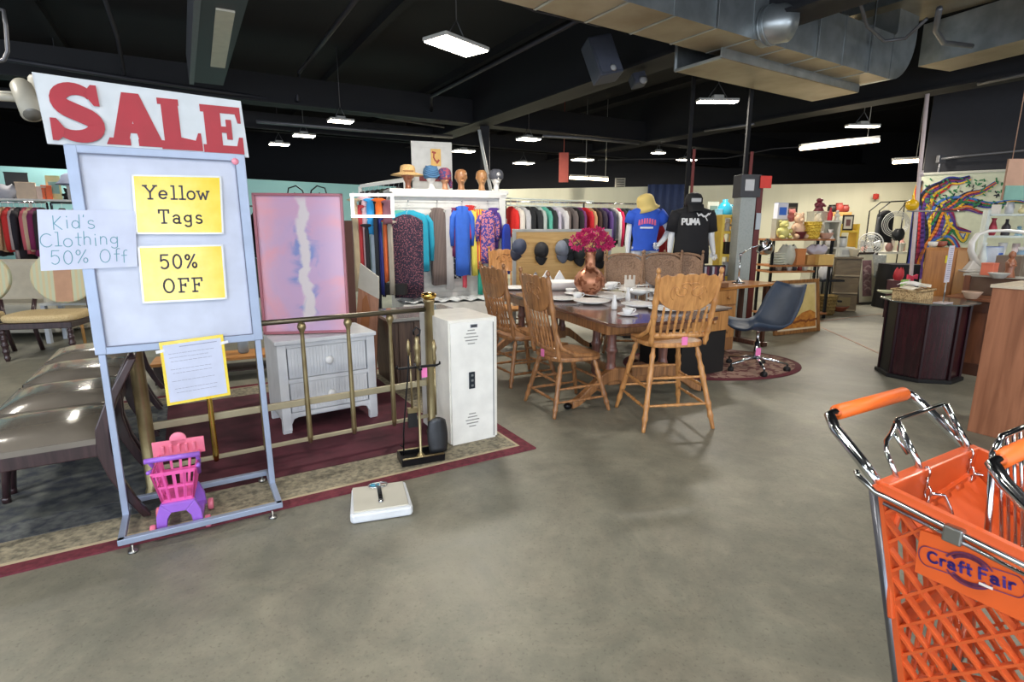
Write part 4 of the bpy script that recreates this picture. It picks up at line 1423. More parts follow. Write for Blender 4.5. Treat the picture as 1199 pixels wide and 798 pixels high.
plate('wide white soup plate at the near left table edge behind the chair back', 693, 355, .155, deep=.03)
plate('white oval platter right of the copper vase foot', 708, 346, .19, oval=1.1)
plate('white plate just behind the foremost cup and saucer', 748, 359, .145, deep=.03)
plate('white plate partly behind the tall oak chair back, nearest of three', 782, 363, .15)
plate('white plate partly behind the tall oak chair back, middle of three', 778, 352, .15)
plate('white plate partly behind the tall oak chair back, farthest of three', 784, 346, .15)
plate('large white plate under the bowl at the right rear of the table', 748, 341, .2)
plate('white plate behind the cups right of the vase', 728, 337, .16)
plate('white plate at the left table edge under two bowls', 658, 351, .14)
plate('white plate lying beside the far left chair back', 602, 338, .17)
plate('white shallow bowl in the middle of the table between vase and shakers', 716, 351, .12, deep=.035)
plate('white dish at the right rear edge of the table before the cane chairs', 770, 343, .13, deep=.03)
plate('white saucer sized plate near the left table edge behind the chair post', 672, 345, .09, deep=.02)
plate('white plate beyond the copper vase on its left side', 676, 336, .14)
plate('white plate at the far right end of the table', 745, 335, .14)
cup('white teacup standing on the near edge of the table', 735, 369, .047, .05, saucer=.085)
cup('white teacup between the oak chair post and the vase', 676, 350, .05, .055, saucer=.08)
cup('white teacup left of the copper vase foot', 668, 343, .055, .05)
cup('white teacup right of the copper vase', 713, 339, .06, .06, saucer=.09)
cup('white teacup farthest back, right of the vase', 717, 336, .07, .06)
cup('white open bowl with handle standing on the large rear plate', 747, 345, .10, .05, name='soup_bowl', cat='bowl', saucer=0)
shaker('white shaker nearest the viewer, left of the foremost cup', 719, 362)
shaker('white shaker behind the foremost plate', 735, 352)
p = P(655, 338, TZ); m = MB(); m.lathe([(.16, 0), (.18, .03), (.2, .09), (.19, .09), (.16, .03), (0, .02)], n=24, sx=1.3)
tag(m.build('serving_bowl', porc, loc=(p.x, p.y, TZ), rz=TA), 'large white oval serving bowl left of the copper vase', 'bowl', 'white china on the dining table')
for lab, px, py, h in (('folded white napkin standing in front of the slatted cap panel', 655, 335, .2), ('small white folded napkin above the left chair crest', 640, 335, .2), ('grey folded napkin above the left chair crest', 627, 335, .18)):
    p = P(px, py, TZ + .005); m = MB(); m.prism([(-.1, 0), (.1, 0), (.06, h * .5), (0, h), (-.05, h * .6)], -.02, .02, XZ)
    tag(m.build('folded_napkin', cm((228, 228, 230) if 'white' in lab else (130, 128, 134)), loc=(p.x, p.y, TZ), bevel=.008), lab, 'napkin')
p = P(737, 337, TZ); m = MB(); m.box((0, 0, .05), (.08, .03, .1))
for i in range(3): m.box((-.05 + .05 * i, 0, .075), (.025, .012, .15))
tag(m.build('toast_rack', cm((220, 214, 206)), loc=(p.x, p.y, TZ), bevel=.004), 'white upright rack at the far end of the table before a cane chair', 'rack')
p = P(670, 357, TZ); m = MB(); m.box((0, 0, .003), (.12, .03, .006)); m.box((.02, .05, .003), (.14, .012, .006))
tag(m.build('cutlery', steel, loc=(p.x, p.y, TZ), rz=-.4), 'silver cutlery lying at the near left table edge', 'cutlery')

# copper vase with pink flowers
vp = Q(690, 343, 5.75)
t = thing('copper_vase', 'round hammered copper vase holding bright pink flowers on the table', 'vase', (vp.x, vp.y, TZ))
cop = mat('hammered copper', (196, 138, 108), .38, .55, kind='cell', c2=(140, 84, 58), scale=28)
m = MB(); m.lathe([(.06, 0), (.07, .01), (.13, .06), (.165, .12), (.16, .18), (.12, .24), (.07, .28), (.055, .31), (.052, .42), (.066, .45), (.06, .45), (.045, .42), (.045, .32), (0, .3)], n=28); m.build('body', cop, t)
m = MB(); rnd = random.Random(11)
fl = mat('magenta petals', (214, 48, 118), .7, scale=30, c2=(176, 34, 92))
heads_ = []
for (x, z, r) in ((-.13, .55, .08), (.0, .54, .09), (.13, .56, .085), (.07, .62, .08), (-.05, .61, .07), (.19, .53, .05)):
    for k in range(110):
        a, b = rnd.random() * 2 * pi, rnd.random() * pi
        d = Vector((sin(b) * cos(a), sin(b) * sin(a), cos(b)))
        c_ = Vector((x, 0, z)) + d * r * (.55 + .45 * rnd.random())
        s1 = d.orthogonal().normalized() * .015; s2 = d * .026
        m.add([c_ - s1, c_ + s1, c_ + s2 + s1 * .4, c_ + s2 - s1 * .4], [(0, 1, 2, 3)])
m.build('flowers', fl, t, solid=.003)
m = MB()
for (x, z) in ((-.17, .58), (.03, .56), (.2, .58), (.1, .66)): m.tube([(0, 0, .42), (x * .5, 0, .5), (x, 0, z)], .006, 5)
m.build('stems', cm((96, 60, 70)), t)

# ================================================================ oval rug, desk, office chair, lamp
p = P(830, 424); t_ = MB(); 
oc = Vector((2.15, 5.75, 0))
t = thing('oval_rug', 'patterned oval rug with dark red rim under the oak desk', 'rug', oc, .1)
m = MB(); m.lathe([(.95, 0), (.95, .01), (.0, .011)], n=40, sy=.72); m.build('rug_border', mat('oval rug dark red', (98, 40, 48), .9), t)
m = MB(); m.lathe([(.89, .010), (.89, .013), (.0, .014)], n=40, sy=.70); m.build('rug_field', mat('oval rug pattern', (150, 120, 104), .9, kind='cell', c2=(104, 62, 60), scale=22), t)
m = MB(); p = P(650, 400)
# desk: left pedestal with drawers, table top on two levels
DA = radians(30)
dp = Vector((1.72, 4.98, 0))
lo = P(838, 368, .66)
t = thing('oak_desk', 'oak desk with low grey top and drawers behind the tall oak chair', 'desk', Vector((1.60, 5.02, 0)), DA)
m = MB(); m.box((.30, .28, .665), (.66, .62, .022)); m.build('low_top', mat('grey worn desk top', (128, 112, 102), .35, kind='wood', c2=(100, 86, 78)), t, bevel=.004)
m = MB(); m.box((.3, .28, .34), (.6, .56, .62)); m.build('body', mat('black inside', (26, 24, 24), .7), t)
m = MB(); m.box((.30, -.008, .55), (.6, .02, .19)); dr = m.build('drawer', oak, t, bevel=.004)
m = MB(); m.lathe([(.012, 0), (.012, .014), (.022, .024), (.015, .034), (0, .036)], (.38, -.018, .55), 12, R=Matrix.Rotation(pi / 2, 3, 'X')); m.build('knob', oak, dr)
# upper desk
ua = P(912, 331, .78)
t = thing('writing_table', 'honey oak writing table with a drawer and a chrome lamp on top', 'desk', (ua.x, ua.y, 0), DA)
m = MB(); m.prism([(0, 0), (-.05, -.03), (-1.25, -.05), (-1.25, .45), (-.1, .45)], .755, .785); m.build('top', mat('honey oak top', (196, 134, 70), .3, kind='wood', c2=(150, 92, 42), coat=.4, stretch=(1.2, 14, 14)), t, bevel=.005)
m = MB(); m.box((-1.0, .2, .4), (.46, .42, .71)); m.build('drawer_case', oak_d, t, bevel=.003)
for z in (.665, .48, .28):
    m = MB(); m.box((-1.0, -.018, z), (.42, .02, .16)); dr = m.build('drawer', oak, t, bevel=.003)
    m = MB(); m.lathe([(.012, 0), (.012, .014), (.022, .024), (0, .032)], (-.94, -.028, z), 12, R=Matrix.Rotation(pi / 2, 3, 'X')); m.build('knob', oak, dr)
for (x, y) in ((-.15, .06), (-.15, .4)):
    m = MB(); m.box((x, y, .385), (.05, .05, .75)); m.build('leg', maho, t)
m = MB(); m.box((-.15, .23, .03), (.09, .46, .06)); m.build('foot_rail', maho, t, bevel=.01)
lp = Q(864, 336, ua.y - .12)
t = thing('desk_lamp', 'chrome desk lamp with a dome shade on the honey oak writing table', 'lamp', (lp.x, ua.y - .12, .787))
m = MB(); m.lathe([(.075, 0), (.075, .012), (.03, .02), (.012, .05)], n=18); m.build('base', chrome, t)
m = MB(); m.tube([(0, 0, .03), (0, 0, .34)], .009, 8); m.tube([(0, 0, .34), (.1, -.02, .42), (.2, -.05, .45)], .008, 8); m.ball((0, 0, .34), .018); m.build('arm', chrome, t)
m = MB(); R = Matrix.Rotation(radians(125), 3, 'Y'); m.lathe([(.0, .1), (.03, .1), (.06, .08), (.095, .02), (.1, -.03), (.094, -.03), (.088, .02), (.05, .07), (0, .085)], (.25, -.06, .43), 24, R=R); m.build('lamp_shade', chrome, t)
# things on the desk
for nm, lab, cat, px, py, s, c_ in (('small_box', 'little brown box on the writing table left of the lamp', 'box', 846, 336, (.1, .08, .05), (130, 84, 50)), ('paper_stack', 'white papers beyond the writing table right of the lamp', 'papers', 884, 346, (.2, .16, .03), (222, 222, 220))):
    if nm == 'paper_stack': continue
    p = P(px, py, .787); m = MB(); m.box((0, 0, s[2] / 2), s); tag(m.build(nm, cm(c_), loc=(p.x, p.y, .787), rz=.3, bevel=.003), lab, cat)

# office chair
cc = (P(841, 430) + P(916, 436) + P(885, 444) + P(893, 422)) / 4
t = thing('office_chair', 'navy blue swivel shell chair on a chrome five star base', 'chair', (cc.x, cc.y, 0), 0)
navy = mat('navy shell', (52, 66, 88), .55, c2=(44, 58, 78))
m = MB()
def shell(u, v):
    # v: 0 front edge of seat -> 1 top of back ; chair faces left (-x), slightly to the viewer
    pr = [(-.26, .44), (-.2, .455), (-.05, .43), (.1, .42), (.2, .46), (.27, .56), (.33, .68), (.38, .78), (.43, .86)]
    k = v * (len(pr) - 1); i = min(int(k), len(pr) - 2); f = k - i
    x = pr[i][0] * (1 - f) + pr[i + 1][0] * f; z = pr[i][1] * (1 - f) + pr[i + 1][1] * f
    w = .24 * (1 - .12 * (2 * v - 1) ** 2) - .05 * max(0, v - .75) * 2
    s = 2 * u - 1
    z += .06 * s ** 4 * (1 - v) + .03 * s * s; x -= .06 * s * s * v
    return Vector((x, s * w, z))
m.T = Matrix.Rotation(.35, 4, 'Z')
m.grid(shell, 12, 20); m.build('seat_shell', navy, t, solid=.02)
m = MB(); m.lathe([(.03, .12), (.03, .3), (.018, .3), (.018, .42), (.08, .43)], n=14); m.build('gas_column', chrome, t)
for i, ang_ in enumerate((radians(198), radians(262), radians(-18), radians(52), radians(125))):
    d = Vector((cos(ang_), sin(ang_), 0))
    m = MB(); m.tube([Vector((0, 0, .13)) + d * .02, Vector((0, 0, .12)) + d * .12, Vector((0, 0, .085)) + d * .3], [.024, .022, .014], 8, flat=.7); m.build('base_arm', chrome, t)
    m = MB(); sd = Vector((-d.y, d.x, 0))
    Rw = Matrix.Rotation(ang_ + .6, 3, 'Z') @ Matrix.Rotation(pi / 2, 3, 'X')
    m.lathe([(0, -.022), (.028, -.022), (.031, -.01), (.031, .01), (.028, .022), (0, .022)], d * .3 + Vector((0, 0, .031)), 14, R=Rw); m.tube([d * .3 + Vector((0, 0, .05)), d * .3 + Vector((0, 0, .085))], .01, 6); m.build('caster', black, t)
m = MB(); m.box((.0, -.045, .2), (.05, .003, .08)); m.build('price_tag', pinktag, t)
# ================================================================ garments
def cloth_mb(w, h, th, seed=0, sleeve=True, flare=1.0, n=22, shoulder=.06):
    """a garment hanging from z=0 (hanger neck) down, across x, thickness along y"""
    rnd = random.Random(seed)
    ph = [rnd.random() * 6.28 for _ in range(4)]
    m = MB()
    zs = [0, -.02, -.045, -.08, -.12, -.2, -.35, -.55, -.8, -1.0]
    rings = []
    for i, z in enumerate(zs):
        if i < 4:
            hw = (.05, .10, w * .36, w * .48)[i]; zz = z; tt = th * (.5, .7, .85, 1)[i]
        else:
            f = (-z - .12) / .88
            hw = w * .5 * (1 + (flare - 1) * f); zz = -.12 - f * (h - .12); tt = th * (1 + .25 * f)
        r = []
        for j in range(n):
            a = 2 * pi * j / n
            fold = 1 + (.16 * sin(5 * a + ph[0] + zz * 3) + .1 * sin(9 * a + ph[1])) * min(1, i / 5)
            x = hw * cos(a) * (abs(cos(a)) ** -.25 if abs(cos(a)) > .05 else 1)
            r.append(Vector((x, tt / 2 * sin(a) * fold, zz + .012 * sin(3 * a + ph[2]) * (i == 9))))
        rings.append(r)
    m.loft(rings)
    if sleeve:
        for s in (-1, 1):
            L_ = sleeve if sleeve is not True else .5
            m.tube([(s * w * .44, 0, -.075), (s * (w * .5 + .03), .01, -.16), (s * (w * .5 + .045), .015, -.16 - L_ * .5), (s * (w * .5 + .04), .02, -.14 - L_)], [th * .42, th * .5, th * .45, th * .36], 8, flat=.85)
    return m


hangm = mat('clear hanger', (206, 206, 206), .3)


def garment(name, label, col, loc, rz, w=.42, h=.7, th=.055, sleeve=True, flare=1.0, cat='garment', group=None, m_=None, seed=None, z=None):
    m = cloth_mb(w, h, th, seed if seed is not None else hash(label) % 997, sleeve, flare)
    o = m.build(name, m_ or cm(col, .85), loc=loc, rz=rz)
    tag(o, label, cat, group)
    k = MB(); k.tube([(0, 0, -.02), (0, 0, .03), (.018, 0, .055), (.0, 0, .075), (-.018, 0, .06)], .003, 5)
    k.tube([(-w * .42, 0, -.07), (0, 0, -.008), (w * .42, 0, -.07)], .004, 5)
    k.build('hanger', hangm, o)
    return o


def rack(name, label, p0, p1, h, low=None, posts=2, cat='clothes rack'):
    p0 = Vector((p0[0], p0[1], 0)); p1 = Vector((p1[0], p1[1], 0))
    t = thing(name, label, cat, p0, math.atan2((p1 - p0).y, (p1 - p0).x))
    L_ = (p1 - p0).length
    m = MB(); m.tube([(0, 0, h), (L_, 0, h)], .014, 8); m.build('top_rail', chrome, t)
    if low:
        m = MB(); m.tube([(0, 0, low), (L_, 0, low)], .012, 8); m.build('lower_rail', chrome, t)
    for i in range(posts):
        x = L_ * i / (posts - 1)
        m = MB(); m.tube([(x, 0, .02), (x, 0, h)], .015, 8); m.bar((x, -.25, .02), (x, .25, .02), .04, .03); m.build('upright', chrome, t)
    return t, p0, (p1 - p0).normalized(), L_


def fill(p0, d, L_, h, cols, names, where, w=.42, hh=(.6, .75), th=.05, kind='hanging_shirt', grp=None, cat='garment', jitter=.25, start=.04):
    n = len(cols); rz = math.atan2(d.y, d.x) + pi / 2
    rnd = random.Random(n)
    for i, c in enumerate(cols):
        s = start + (L_ - 2 * start) * (i + .5) / n
        p = p0 + d * s
        if i == 0: pos = 'first at the left end, before the %s one' % names[1]
        elif i == n - 1: pos = 'last at the right end, after the %s one' % names[i - 1]
        else: pos = 'between the %s and %s ones' % (names[i - 1], names[i + 1])
        lab = '%s garment on the %s, %s' % (names[i], where, pos)
        garment(kind, lab, c, (p.x, p.y, h - .075), rz + (rnd.random() - .5) * jitter, w, hh[0] + (hh[1] - hh[0]) * rnd.random(), th * (.9 + .5 * rnd.random()), group=grp, seed=i * 13 + n, cat=cat)


# long rack right of the gondola
a = Q(592, 240, 8.7); b = Q(764, 243, 9.9)
t, p0, d, L_ = rack('clothes_rack', 'long chrome clothes rack full of shirts behind the cap panel', a, b, 1.83, posts=3)
seq = [((222, 44, 40), 'bright red'), ((226, 220, 210), 'cream'), ((196, 196, 200), 'light grey'), ((30, 32, 36), 'black'), ((44, 46, 50), 'charcoal'), ((190, 200, 196), 'pale grey'), ((96, 186, 166), 'mint green'), ((38, 46, 48), 'dark teal'),
       ((206, 200, 220), 'lavender white'), ((226, 224, 226), 'white'), ((124, 112, 108), 'taupe'), ((112, 102, 100), 'brown grey'), ((36, 32, 36), 'jet black'), ((120, 54, 112), 'purple print'), ((204, 30, 44), 'scarlet'), ((202, 158, 112), 'tan'),
       ((70, 48, 44), 'dark brown'), ((52, 40, 58), 'dark plum'), ((90, 62, 128), 'violet'), ((46, 44, 74), 'navy'), ((220, 216, 212), 'ivory'), ((206, 34, 82), 'crimson'), ((46, 58, 56), 'dark green'), ((36, 46, 52), 'ink blue'), ((136, 122, 98), 'khaki'), ((124, 112, 94), 'olive beige')]
fill(p0, d, L_ * .9, 1.83, [s[0] for s in seq], [s[1] for s in seq], 'long rack', w=.4, hh=(.42, .6), th=.075, grp='shirts on the long back rack')
for i, (c, nm, s, h_) in enumerate((((28, 30, 34), 'long black coat', .93, 1.0), ((48, 52, 54), 'long charcoal coat', .97, .95), ((150, 138, 120), 'long beige coat', .88, 1.1))):
    p = p0 + d * (L_ * s)
    garment('hanging_coat', nm + ' at the right end of the long rack', c, (p.x, p.y, 1.75), math.atan2(d.y, d.x) + pi / 2, .46, h_, .09, cat='coat')
p = Q(593, 262, 8.4); garment('hanging_trousers', 'royal blue trousers hanging low beside the gondola corner', (34, 64, 180), (p.x, p.y, Q(593, 262, 8.4).z), 1.2, .3, .75, .07, sleeve=False, cat='trousers')
# wire trim on the shelf end above the long rack
t = thing('wire_basket_shelf', 'white wire shelf above the left end of the long rack', 'shelf', Q(590, 240, 8.5))
m = MB()
for i in range(16): m.tube([(i * .1, i * .07, .0), (i * .1, i * .07, .1)], .006, 5)
for z in (0, .1): m.tube([(0, 0, z), (1.5, 1.05, z)], .012, 6)
m.build('wire_rail', cm((206, 214, 208)), t)

# ================================================================ cap panel
h0 = Q(602, 270, 6.95); h1 = Q(714, 271, 7.3)
d = Vector((h1.x - h0.x, h1.y - h0.y, 0)); L_ = d.length; ra = math.atan2(d.y, d.x)
t = thing('slat_wall_display', 'wooden slat wall panel in a grey metal frame hung with caps', 'display panel', (h0.x, h0.y, 0), ra)
slat = mat('birch slat board', (218, 178, 112), .5, kind='wood', c2=(202, 158, 92), stretch=(1.2, 14, 14))
m = MB(); m.box((L_ / 2, 0, .92), (L_ - .04, .03, .92))
for i in range(12): m.box((L_ / 2, -.018, .5 + .078 * i), (L_ - .06, .008, .066))
m.build('slat_board', slat, t)
m = MB()
for x in (0, L_): m.box((x, 0, .7), (.04, .05, 1.4))
m.box((L_ / 2, 0, 1.4), (L_ + .04, .05, .035)); m.box((L_ / 2, 0, .45), (L_, .05, .035))
for x in (0, L_): m.box((x, 0, .02), (.05, .5, .04))
m.build('frame', mat('grey powder coat', (176, 178, 174), .45), t, bevel=.003)
PM = Matrix.Translation(t.location) @ Matrix.Rotation(ra, 4, 'Z')


def ballcap(m, tilt=0.0):
    R = Matrix.Rotation(tilt, 3, 'Y')
    # cap hangs on its strap, crown facing the viewer, peak pointing down
    rings = []
    for i in range(7):
        a = pi / 2 * i / 6
        rings.append([R @ Vector((.09 * cos(t_) * cos(a), -.13 * sin(a), .11 * sin(t_) * cos(a) - .0)) for t_ in [2 * pi * j / 18 for j in range(18)]])
    m.loft(rings, caps=True)
    m.mi = 1
    m.T = R.to_4x4()
    m.grid(lambda u, v: Vector(((u - .5) * .17 * (1 - .2 * v), -.03 - .05 * (1 - (2 * u - 1) ** 2) * (1 - v * .3), -.08 - .10 * v * (1 - .6 * (2 * u - 1) ** 2))), 8, 5)
    m.T = None


capcols = [((58, 66, 88), (44, 48, 66), 'slate blue ball cap hanging at the left end of the slat panel', 606, 290, .5),
           ((26, 28, 34), (20, 22, 28), 'black ball cap hanging second from the left on the slat panel', 632, 294, .1),
           ((112, 120, 134), (92, 98, 112), 'grey ball cap hanging in the middle of the slat panel', 656, 292, 0.0),
           ((34, 38, 42), (26, 28, 32), 'black ball cap tucked behind the grey cap on the slat panel', 662, 290, -.3),
           ((40, 44, 44), (26, 28, 32), 'dark ball cap half hidden by the pink flowers, left side', 675, 296, -.1),
           ((34, 34, 38), (24, 24, 28), 'dark ball cap almost hidden behind the copper vase neck', 697, 299, -.2)]
for c1, c2, lab, px, py, tl in capcols:
    r = ray(px, py); nn = Vector((-sin(ra), cos(ra), 0)); o = Vector((0, 0, CAM_H)); s = (t.location - o).dot(nn) / r.dot(nn)
    w_ = o + r * s - nn * .04
    m = MB(); ballcap(m, tl)
    ob = m.build('baseball_cap', [cm(c1, .8), cm(c2, .8)], loc=w_ - nn * (.0 if 'behind the grey' in lab else .012) + Vector((0,0,.01)), rz=ra, solid=.004)
    tag(ob, lab, 'cap', 'caps hung on the slat panel')

# ================================================================ gondola with slat wall
g0 = P(470, 392) ; g0 = Vector((-1.62, 7.75, 0)); g1 = Vector((-.08, 8.35, 0))
d = (g1 - g0); GLn = d.length; ga = math.atan2(d.y, d.x)
t = thing('slatwall_gondola', 'white slatwall display unit with moulded top carrying mannequin heads', 'display unit', g0, ga)
GM = Matrix.Translation(g0) @ Matrix.Rotation(ga, 4, 'Z')
wslat = mat('white slatwall', (222, 222, 220), .5)
GH = 1.92
m = MB(); m.box((GLn / 2, .35, GH / 2), (GLn, .5, GH))
for i in range(22): m.box((GLn / 2 + .0, .093, .14 + i * .08), (GLn - .04, .014, .068))
m.build('slat_body', wslat, t)
m = MB(); m.box((GLn / 2, .35, GH + .02), (GLn + .1, .62, .05)); m.box((GLn / 2, .06, GH - .03), (GLn + .04, .05, .07)); m.box((GLn - .05, .06, GH / 2), (.1, .05, GH)); m.build('cornice', white, t, bevel=.01)
m = MB(); m.box((GLn / 2, -.12, .2), (GLn, .46, .4)); m.build('base_deck', white, t, bevel=.01)
m = MB(); m.grid(lambda u, v: Vector((GLn * (u * 1.0), -.36 + .46 * v, .405 + .02 * sin(u * 23) * sin(v * 9) + .015 * sin(u * 51 + v * 5))), 40, 10)
o = m.build('plastic_sheet', mat('crumpled clear plastic', (216, 222, 226), .2, coat=.6, trans=.0), loc=t.location + Vector((0, 0, .02)), rz=ga)
tag(o, 'crumpled pale plastic sheet lying on the gondola base deck', 'plastic sheet')


def gfront(px, py, off=0.0):
    nn = Vector((-sin(ga), cos(ga), 0)); r = ray(px, py); o = Vector((0, 0, CAM_H)); q0 = GM @ Vector((0, .09 - off, 0)); s = (q0 - o).dot(nn) / r.dot(nn)
    return o + r * s


floral = mat('dark floral dress', (44, 34, 56), .85, kind='check', c2=(176, 92, 104), scale=52)
floral.node_tree.nodes['Color Ramp'].color_ramp.elements[0].color = lin((150, 92, 104))
floral.node_tree.nodes['Color Ramp'].color_ramp.elements[1].color = lin((40, 32, 54))
patch = mat('patchwork print', (70, 66, 150), .85, kind='cell', c2=(206, 130, 140), scale=55)
tweed = mat('taupe ribbed scarf', (126, 112, 108), .95, kind='stripe', c2=(94, 82, 80), scale=18)
strip = mat('rainbow stripe', (220, 70, 60), .85, kind='stripe', c2=(232, 196, 70), scale=9)
polka = mat('polka dots', (24, 24, 30), .85, kind='check', c2=(24, 24, 30), scale=30)
polka.node_tree.nodes['Color Ramp'].color_ramp.elements[0].color = lin((220, 220, 224))
GG = 'garments hung on the white slatwall'
for nm, lab, px, py, bot, w, off, c, mm, sl, cat in (
        ('hanging_dress', 'dark floral dress hanging in front of the turquoise top', 476, 251, 348, .44, .34, None, floral, False, 'dress'),
        ('hanging_shirt', 'turquoise blouse behind the floral dress, its sleeve showing at the right', 480, 246, 318, .5, .24, (36, 158, 190), None, .55, 'blouse'),
        ('hanging_shirt', 'sea green blouse showing left behind the floral dress', 468, 246, 300, .4, .2, (92, 180, 168), None, .5, 'blouse'),
        ('hanging_scarf', 'long taupe ribbed scarf right of the floral dress', 512, 243, 333, .24, .12, None, tweed, False, 'scarf'),
        ('hanging_scarf', 'slim pale grey scarf right of the taupe scarf', 525, 243, 338, .13, .12, (186, 184, 186), None, False, 'scarf'),
        ('hanging_shirt', 'plum blouse seen edge on beside the pale grey scarf', 531, 243, 300, .14, .12, (112, 40, 84), None, False, 'blouse'),
        ('hanging_dress', 'black polka dot dress hanging low between plum and blue', 534, 262, 325, .13, .08, None, polka, False, 'dress'),
        ('hanging_robe', 'royal blue robe with wide sleeve in the middle of the slatwall', 541, 241, 322, .22, .16, (54, 104, 208), None, .42, 'robe'),
        ('hanging_scarf', 'coral pink scarf hanging down below the blue robe', 543, 262, 336, .07, .1, (232, 92, 110), None, False, 'scarf'),
        ('hanging_shirt', 'red top behind the blue robe', 550, 240, 280, .2, .1, (190, 40, 44), None, False, 'top'),
        ('hanging_scarf', 'yellow and lime scarf right of the blue robe', 555, 246, 322, .1, .14, (222, 210, 92), None, False, 'scarf'),
        ('hanging_scarf', 'orange red striped scarf beside the yellow scarf', 561, 245, 315, .1, .15, None, strip, False, 'scarf'),
        ('hanging_scarf', 'teal green scarf end hanging lowest at the right', 562, 300, 344, .08, .12, (40, 150, 132), None, False, 'scarf'),
        ('hanging_shirt', 'multicolour patchwork blouse at the right end of the slatwall', 571, 246, 308, .22, .2, None, patch, .3, 'blouse'),
        ('hanging_shirt', 'purple print blouse at the far right of the slatwall', 578, 243, 290, .14, .14, (82, 54, 140), None, .3, 'blouse')):
    p = gfront(px, py, off); q = gfront(px, bot, off)
    garment(nm, lab, c, (p.x, p.y, p.z), ga, w, p.z - q.z, .06 if w < .2 else .10, sleeve=sl, m_=mm, cat=cat, group=GG, flare=.92 if not sl else 1.0)
m = MB()
for px in (478, 512, 541, 571):
    p = gfront(px, 243, .0); q = gfront(px, 243, .3)
    m.tube([(p.x, p.y, p.z + .08), (p.x + (q.x - p.x) * 1.1, p.y + (q.y - p.y) * 1.1, p.z + .08)], .007, 6)
tag(m.build('faceout_arms', chrome), 'chrome face out arms holding the clothes on the white slatwall', 'hanging arm', None)

# mannequin heads on the gondola
def head(label, px, y_, col, bare=True, hat=None, hcol=None, sc=1.0, name='display_mannequin'):
    yy = .12 + y_
    r = ray(px, 222); nn = Vector((-sin(ga), cos(ga), 0)); o = Vector((0, 0, CAM_H)); q0 = GM @ Vector((0, yy, 0)); s = (q0 - o).dot(nn) / r.dot(nn)
    p = o + r * s
    t = thing(name, label, 'mannequin head', (p.x, p.y, GH + .045), ga, 'mannequin heads on the gondola top')
    m = MB()
    k = sc
    m.lathe([(.075 * k, 0), (.07 * k, .012), (.05 * k, .03), (.045 * k, .09), (.055 * k, .115), (.072 * k, .14), (.085 * k, .18), (.092 * k, .22), (.088 * k, .255), (.07 * k, .285), (.04 * k, .302), (0, .306)], n=18, sx=.86, sy=1.0)
    m.ball((0, -.095 * k, .185), (.012, .02, .022)); m.ball((0, -.075 * k, .135), (.03, .02, .018))
    for s_ in (-1, 1): m.ball((s_ * .078 * k, 0, .19), (.01, .018, .028))
    m.build('head_form', mat('mannequin %d' % col[0], col, .3, coat=.4), t)
    if hat == 'straw':
        m = MB(); m.lathe([(.22, .2), (.2, .21), (.12, .235), (.1, .24), (.095, .3), (.085, .33), (.05, .345), (0, .345)], n=24, sx=1.1)
        m.mi = 1; m.lathe([(.103, .238), (.104, .262), (.1, .262)], n=24, sx=1.0)
        m.build('straw_hat', [mat('straw', (226, 190, 136), .8, c2=(196, 156, 100), scale=60), cm((150, 110, 70))], t, solid=.004)
    elif hat == 'turban':
        m = MB(); m.lathe([(.094, .16), (.108, .19), (.115, .24), (.105, .29), (.07, .33), (0, .345)], n=22)
        for i in range(5): m.tube([(.11 * cos(a_) * (1 - .08 * i), -.03 + .11 * sin(a_) * -(1 - .1 * i), .19 + .028 * i + .02 * cos(a_ * 2)) for a_ in [pi * j / 10 for j in range(11)]], .014, 6)
        m.build('turban', mat('cloth cap %d' % hcol[2], hcol, .85, scale=30), t)
    elif hat == 'scarf':
        m = MB(); m.lathe([(.1, .15), (.104, .19), (.105, .24), (.09, .29), (.05, .318), (0, .322)], n=20, sx=.95)
        m.build('head_scarf', mat('floral head scarf', (150, 70, 90), .8, kind='cell', c2=(70, 66, 120), scale=60), t)
        m = MB(); m.tube([(.06, .03, .2), (.09, .03, .12), (.1, .02, .04)], [.03, .035, .02], 8); m.build('scarf_tail', mat('floral head scarf', (150, 70, 90)), t)
    elif hat == 'cap':
        m = MB(); m.lathe([(.098, .18), (.108, .2), (.112, .25), (.095, .3), (.05, .325), (0, .33)], n=22); m.mi = 1
        m.lathe([(.035, 0), (.0, .006)], (0, -.11, .24), 14, R=Matrix.Rotation(pi / 2, 3, 'X'))
        m.build('knit_hat', [cm((84, 86, 96)), cm((226, 226, 230))], t)
    return t


head('brown mannequin head wearing a wide straw hat, leftmost on the gondola', 478, .2, (150, 92, 66), hat='straw')
head('white mannequin head wrapped in a blue turban', 505, .12, (232, 232, 230), hat='turban', hcol=(74, 118, 160))
head('mannequin head with patterned head scarf next to the blue turban', 521, .16, (196, 140, 106), hat='scarf')
head('bare bronze mannequin head right of the patterned scarf head', 540, .12, (172, 122, 82), sc=1.12)
head('bare bronze mannequin head left of the grey hat head', 564, .12, (186, 136, 88), sc=1.05)
head('white mannequin head in a grey knit hat at the right end', 581, .14, (228, 228, 226), hat='cap')
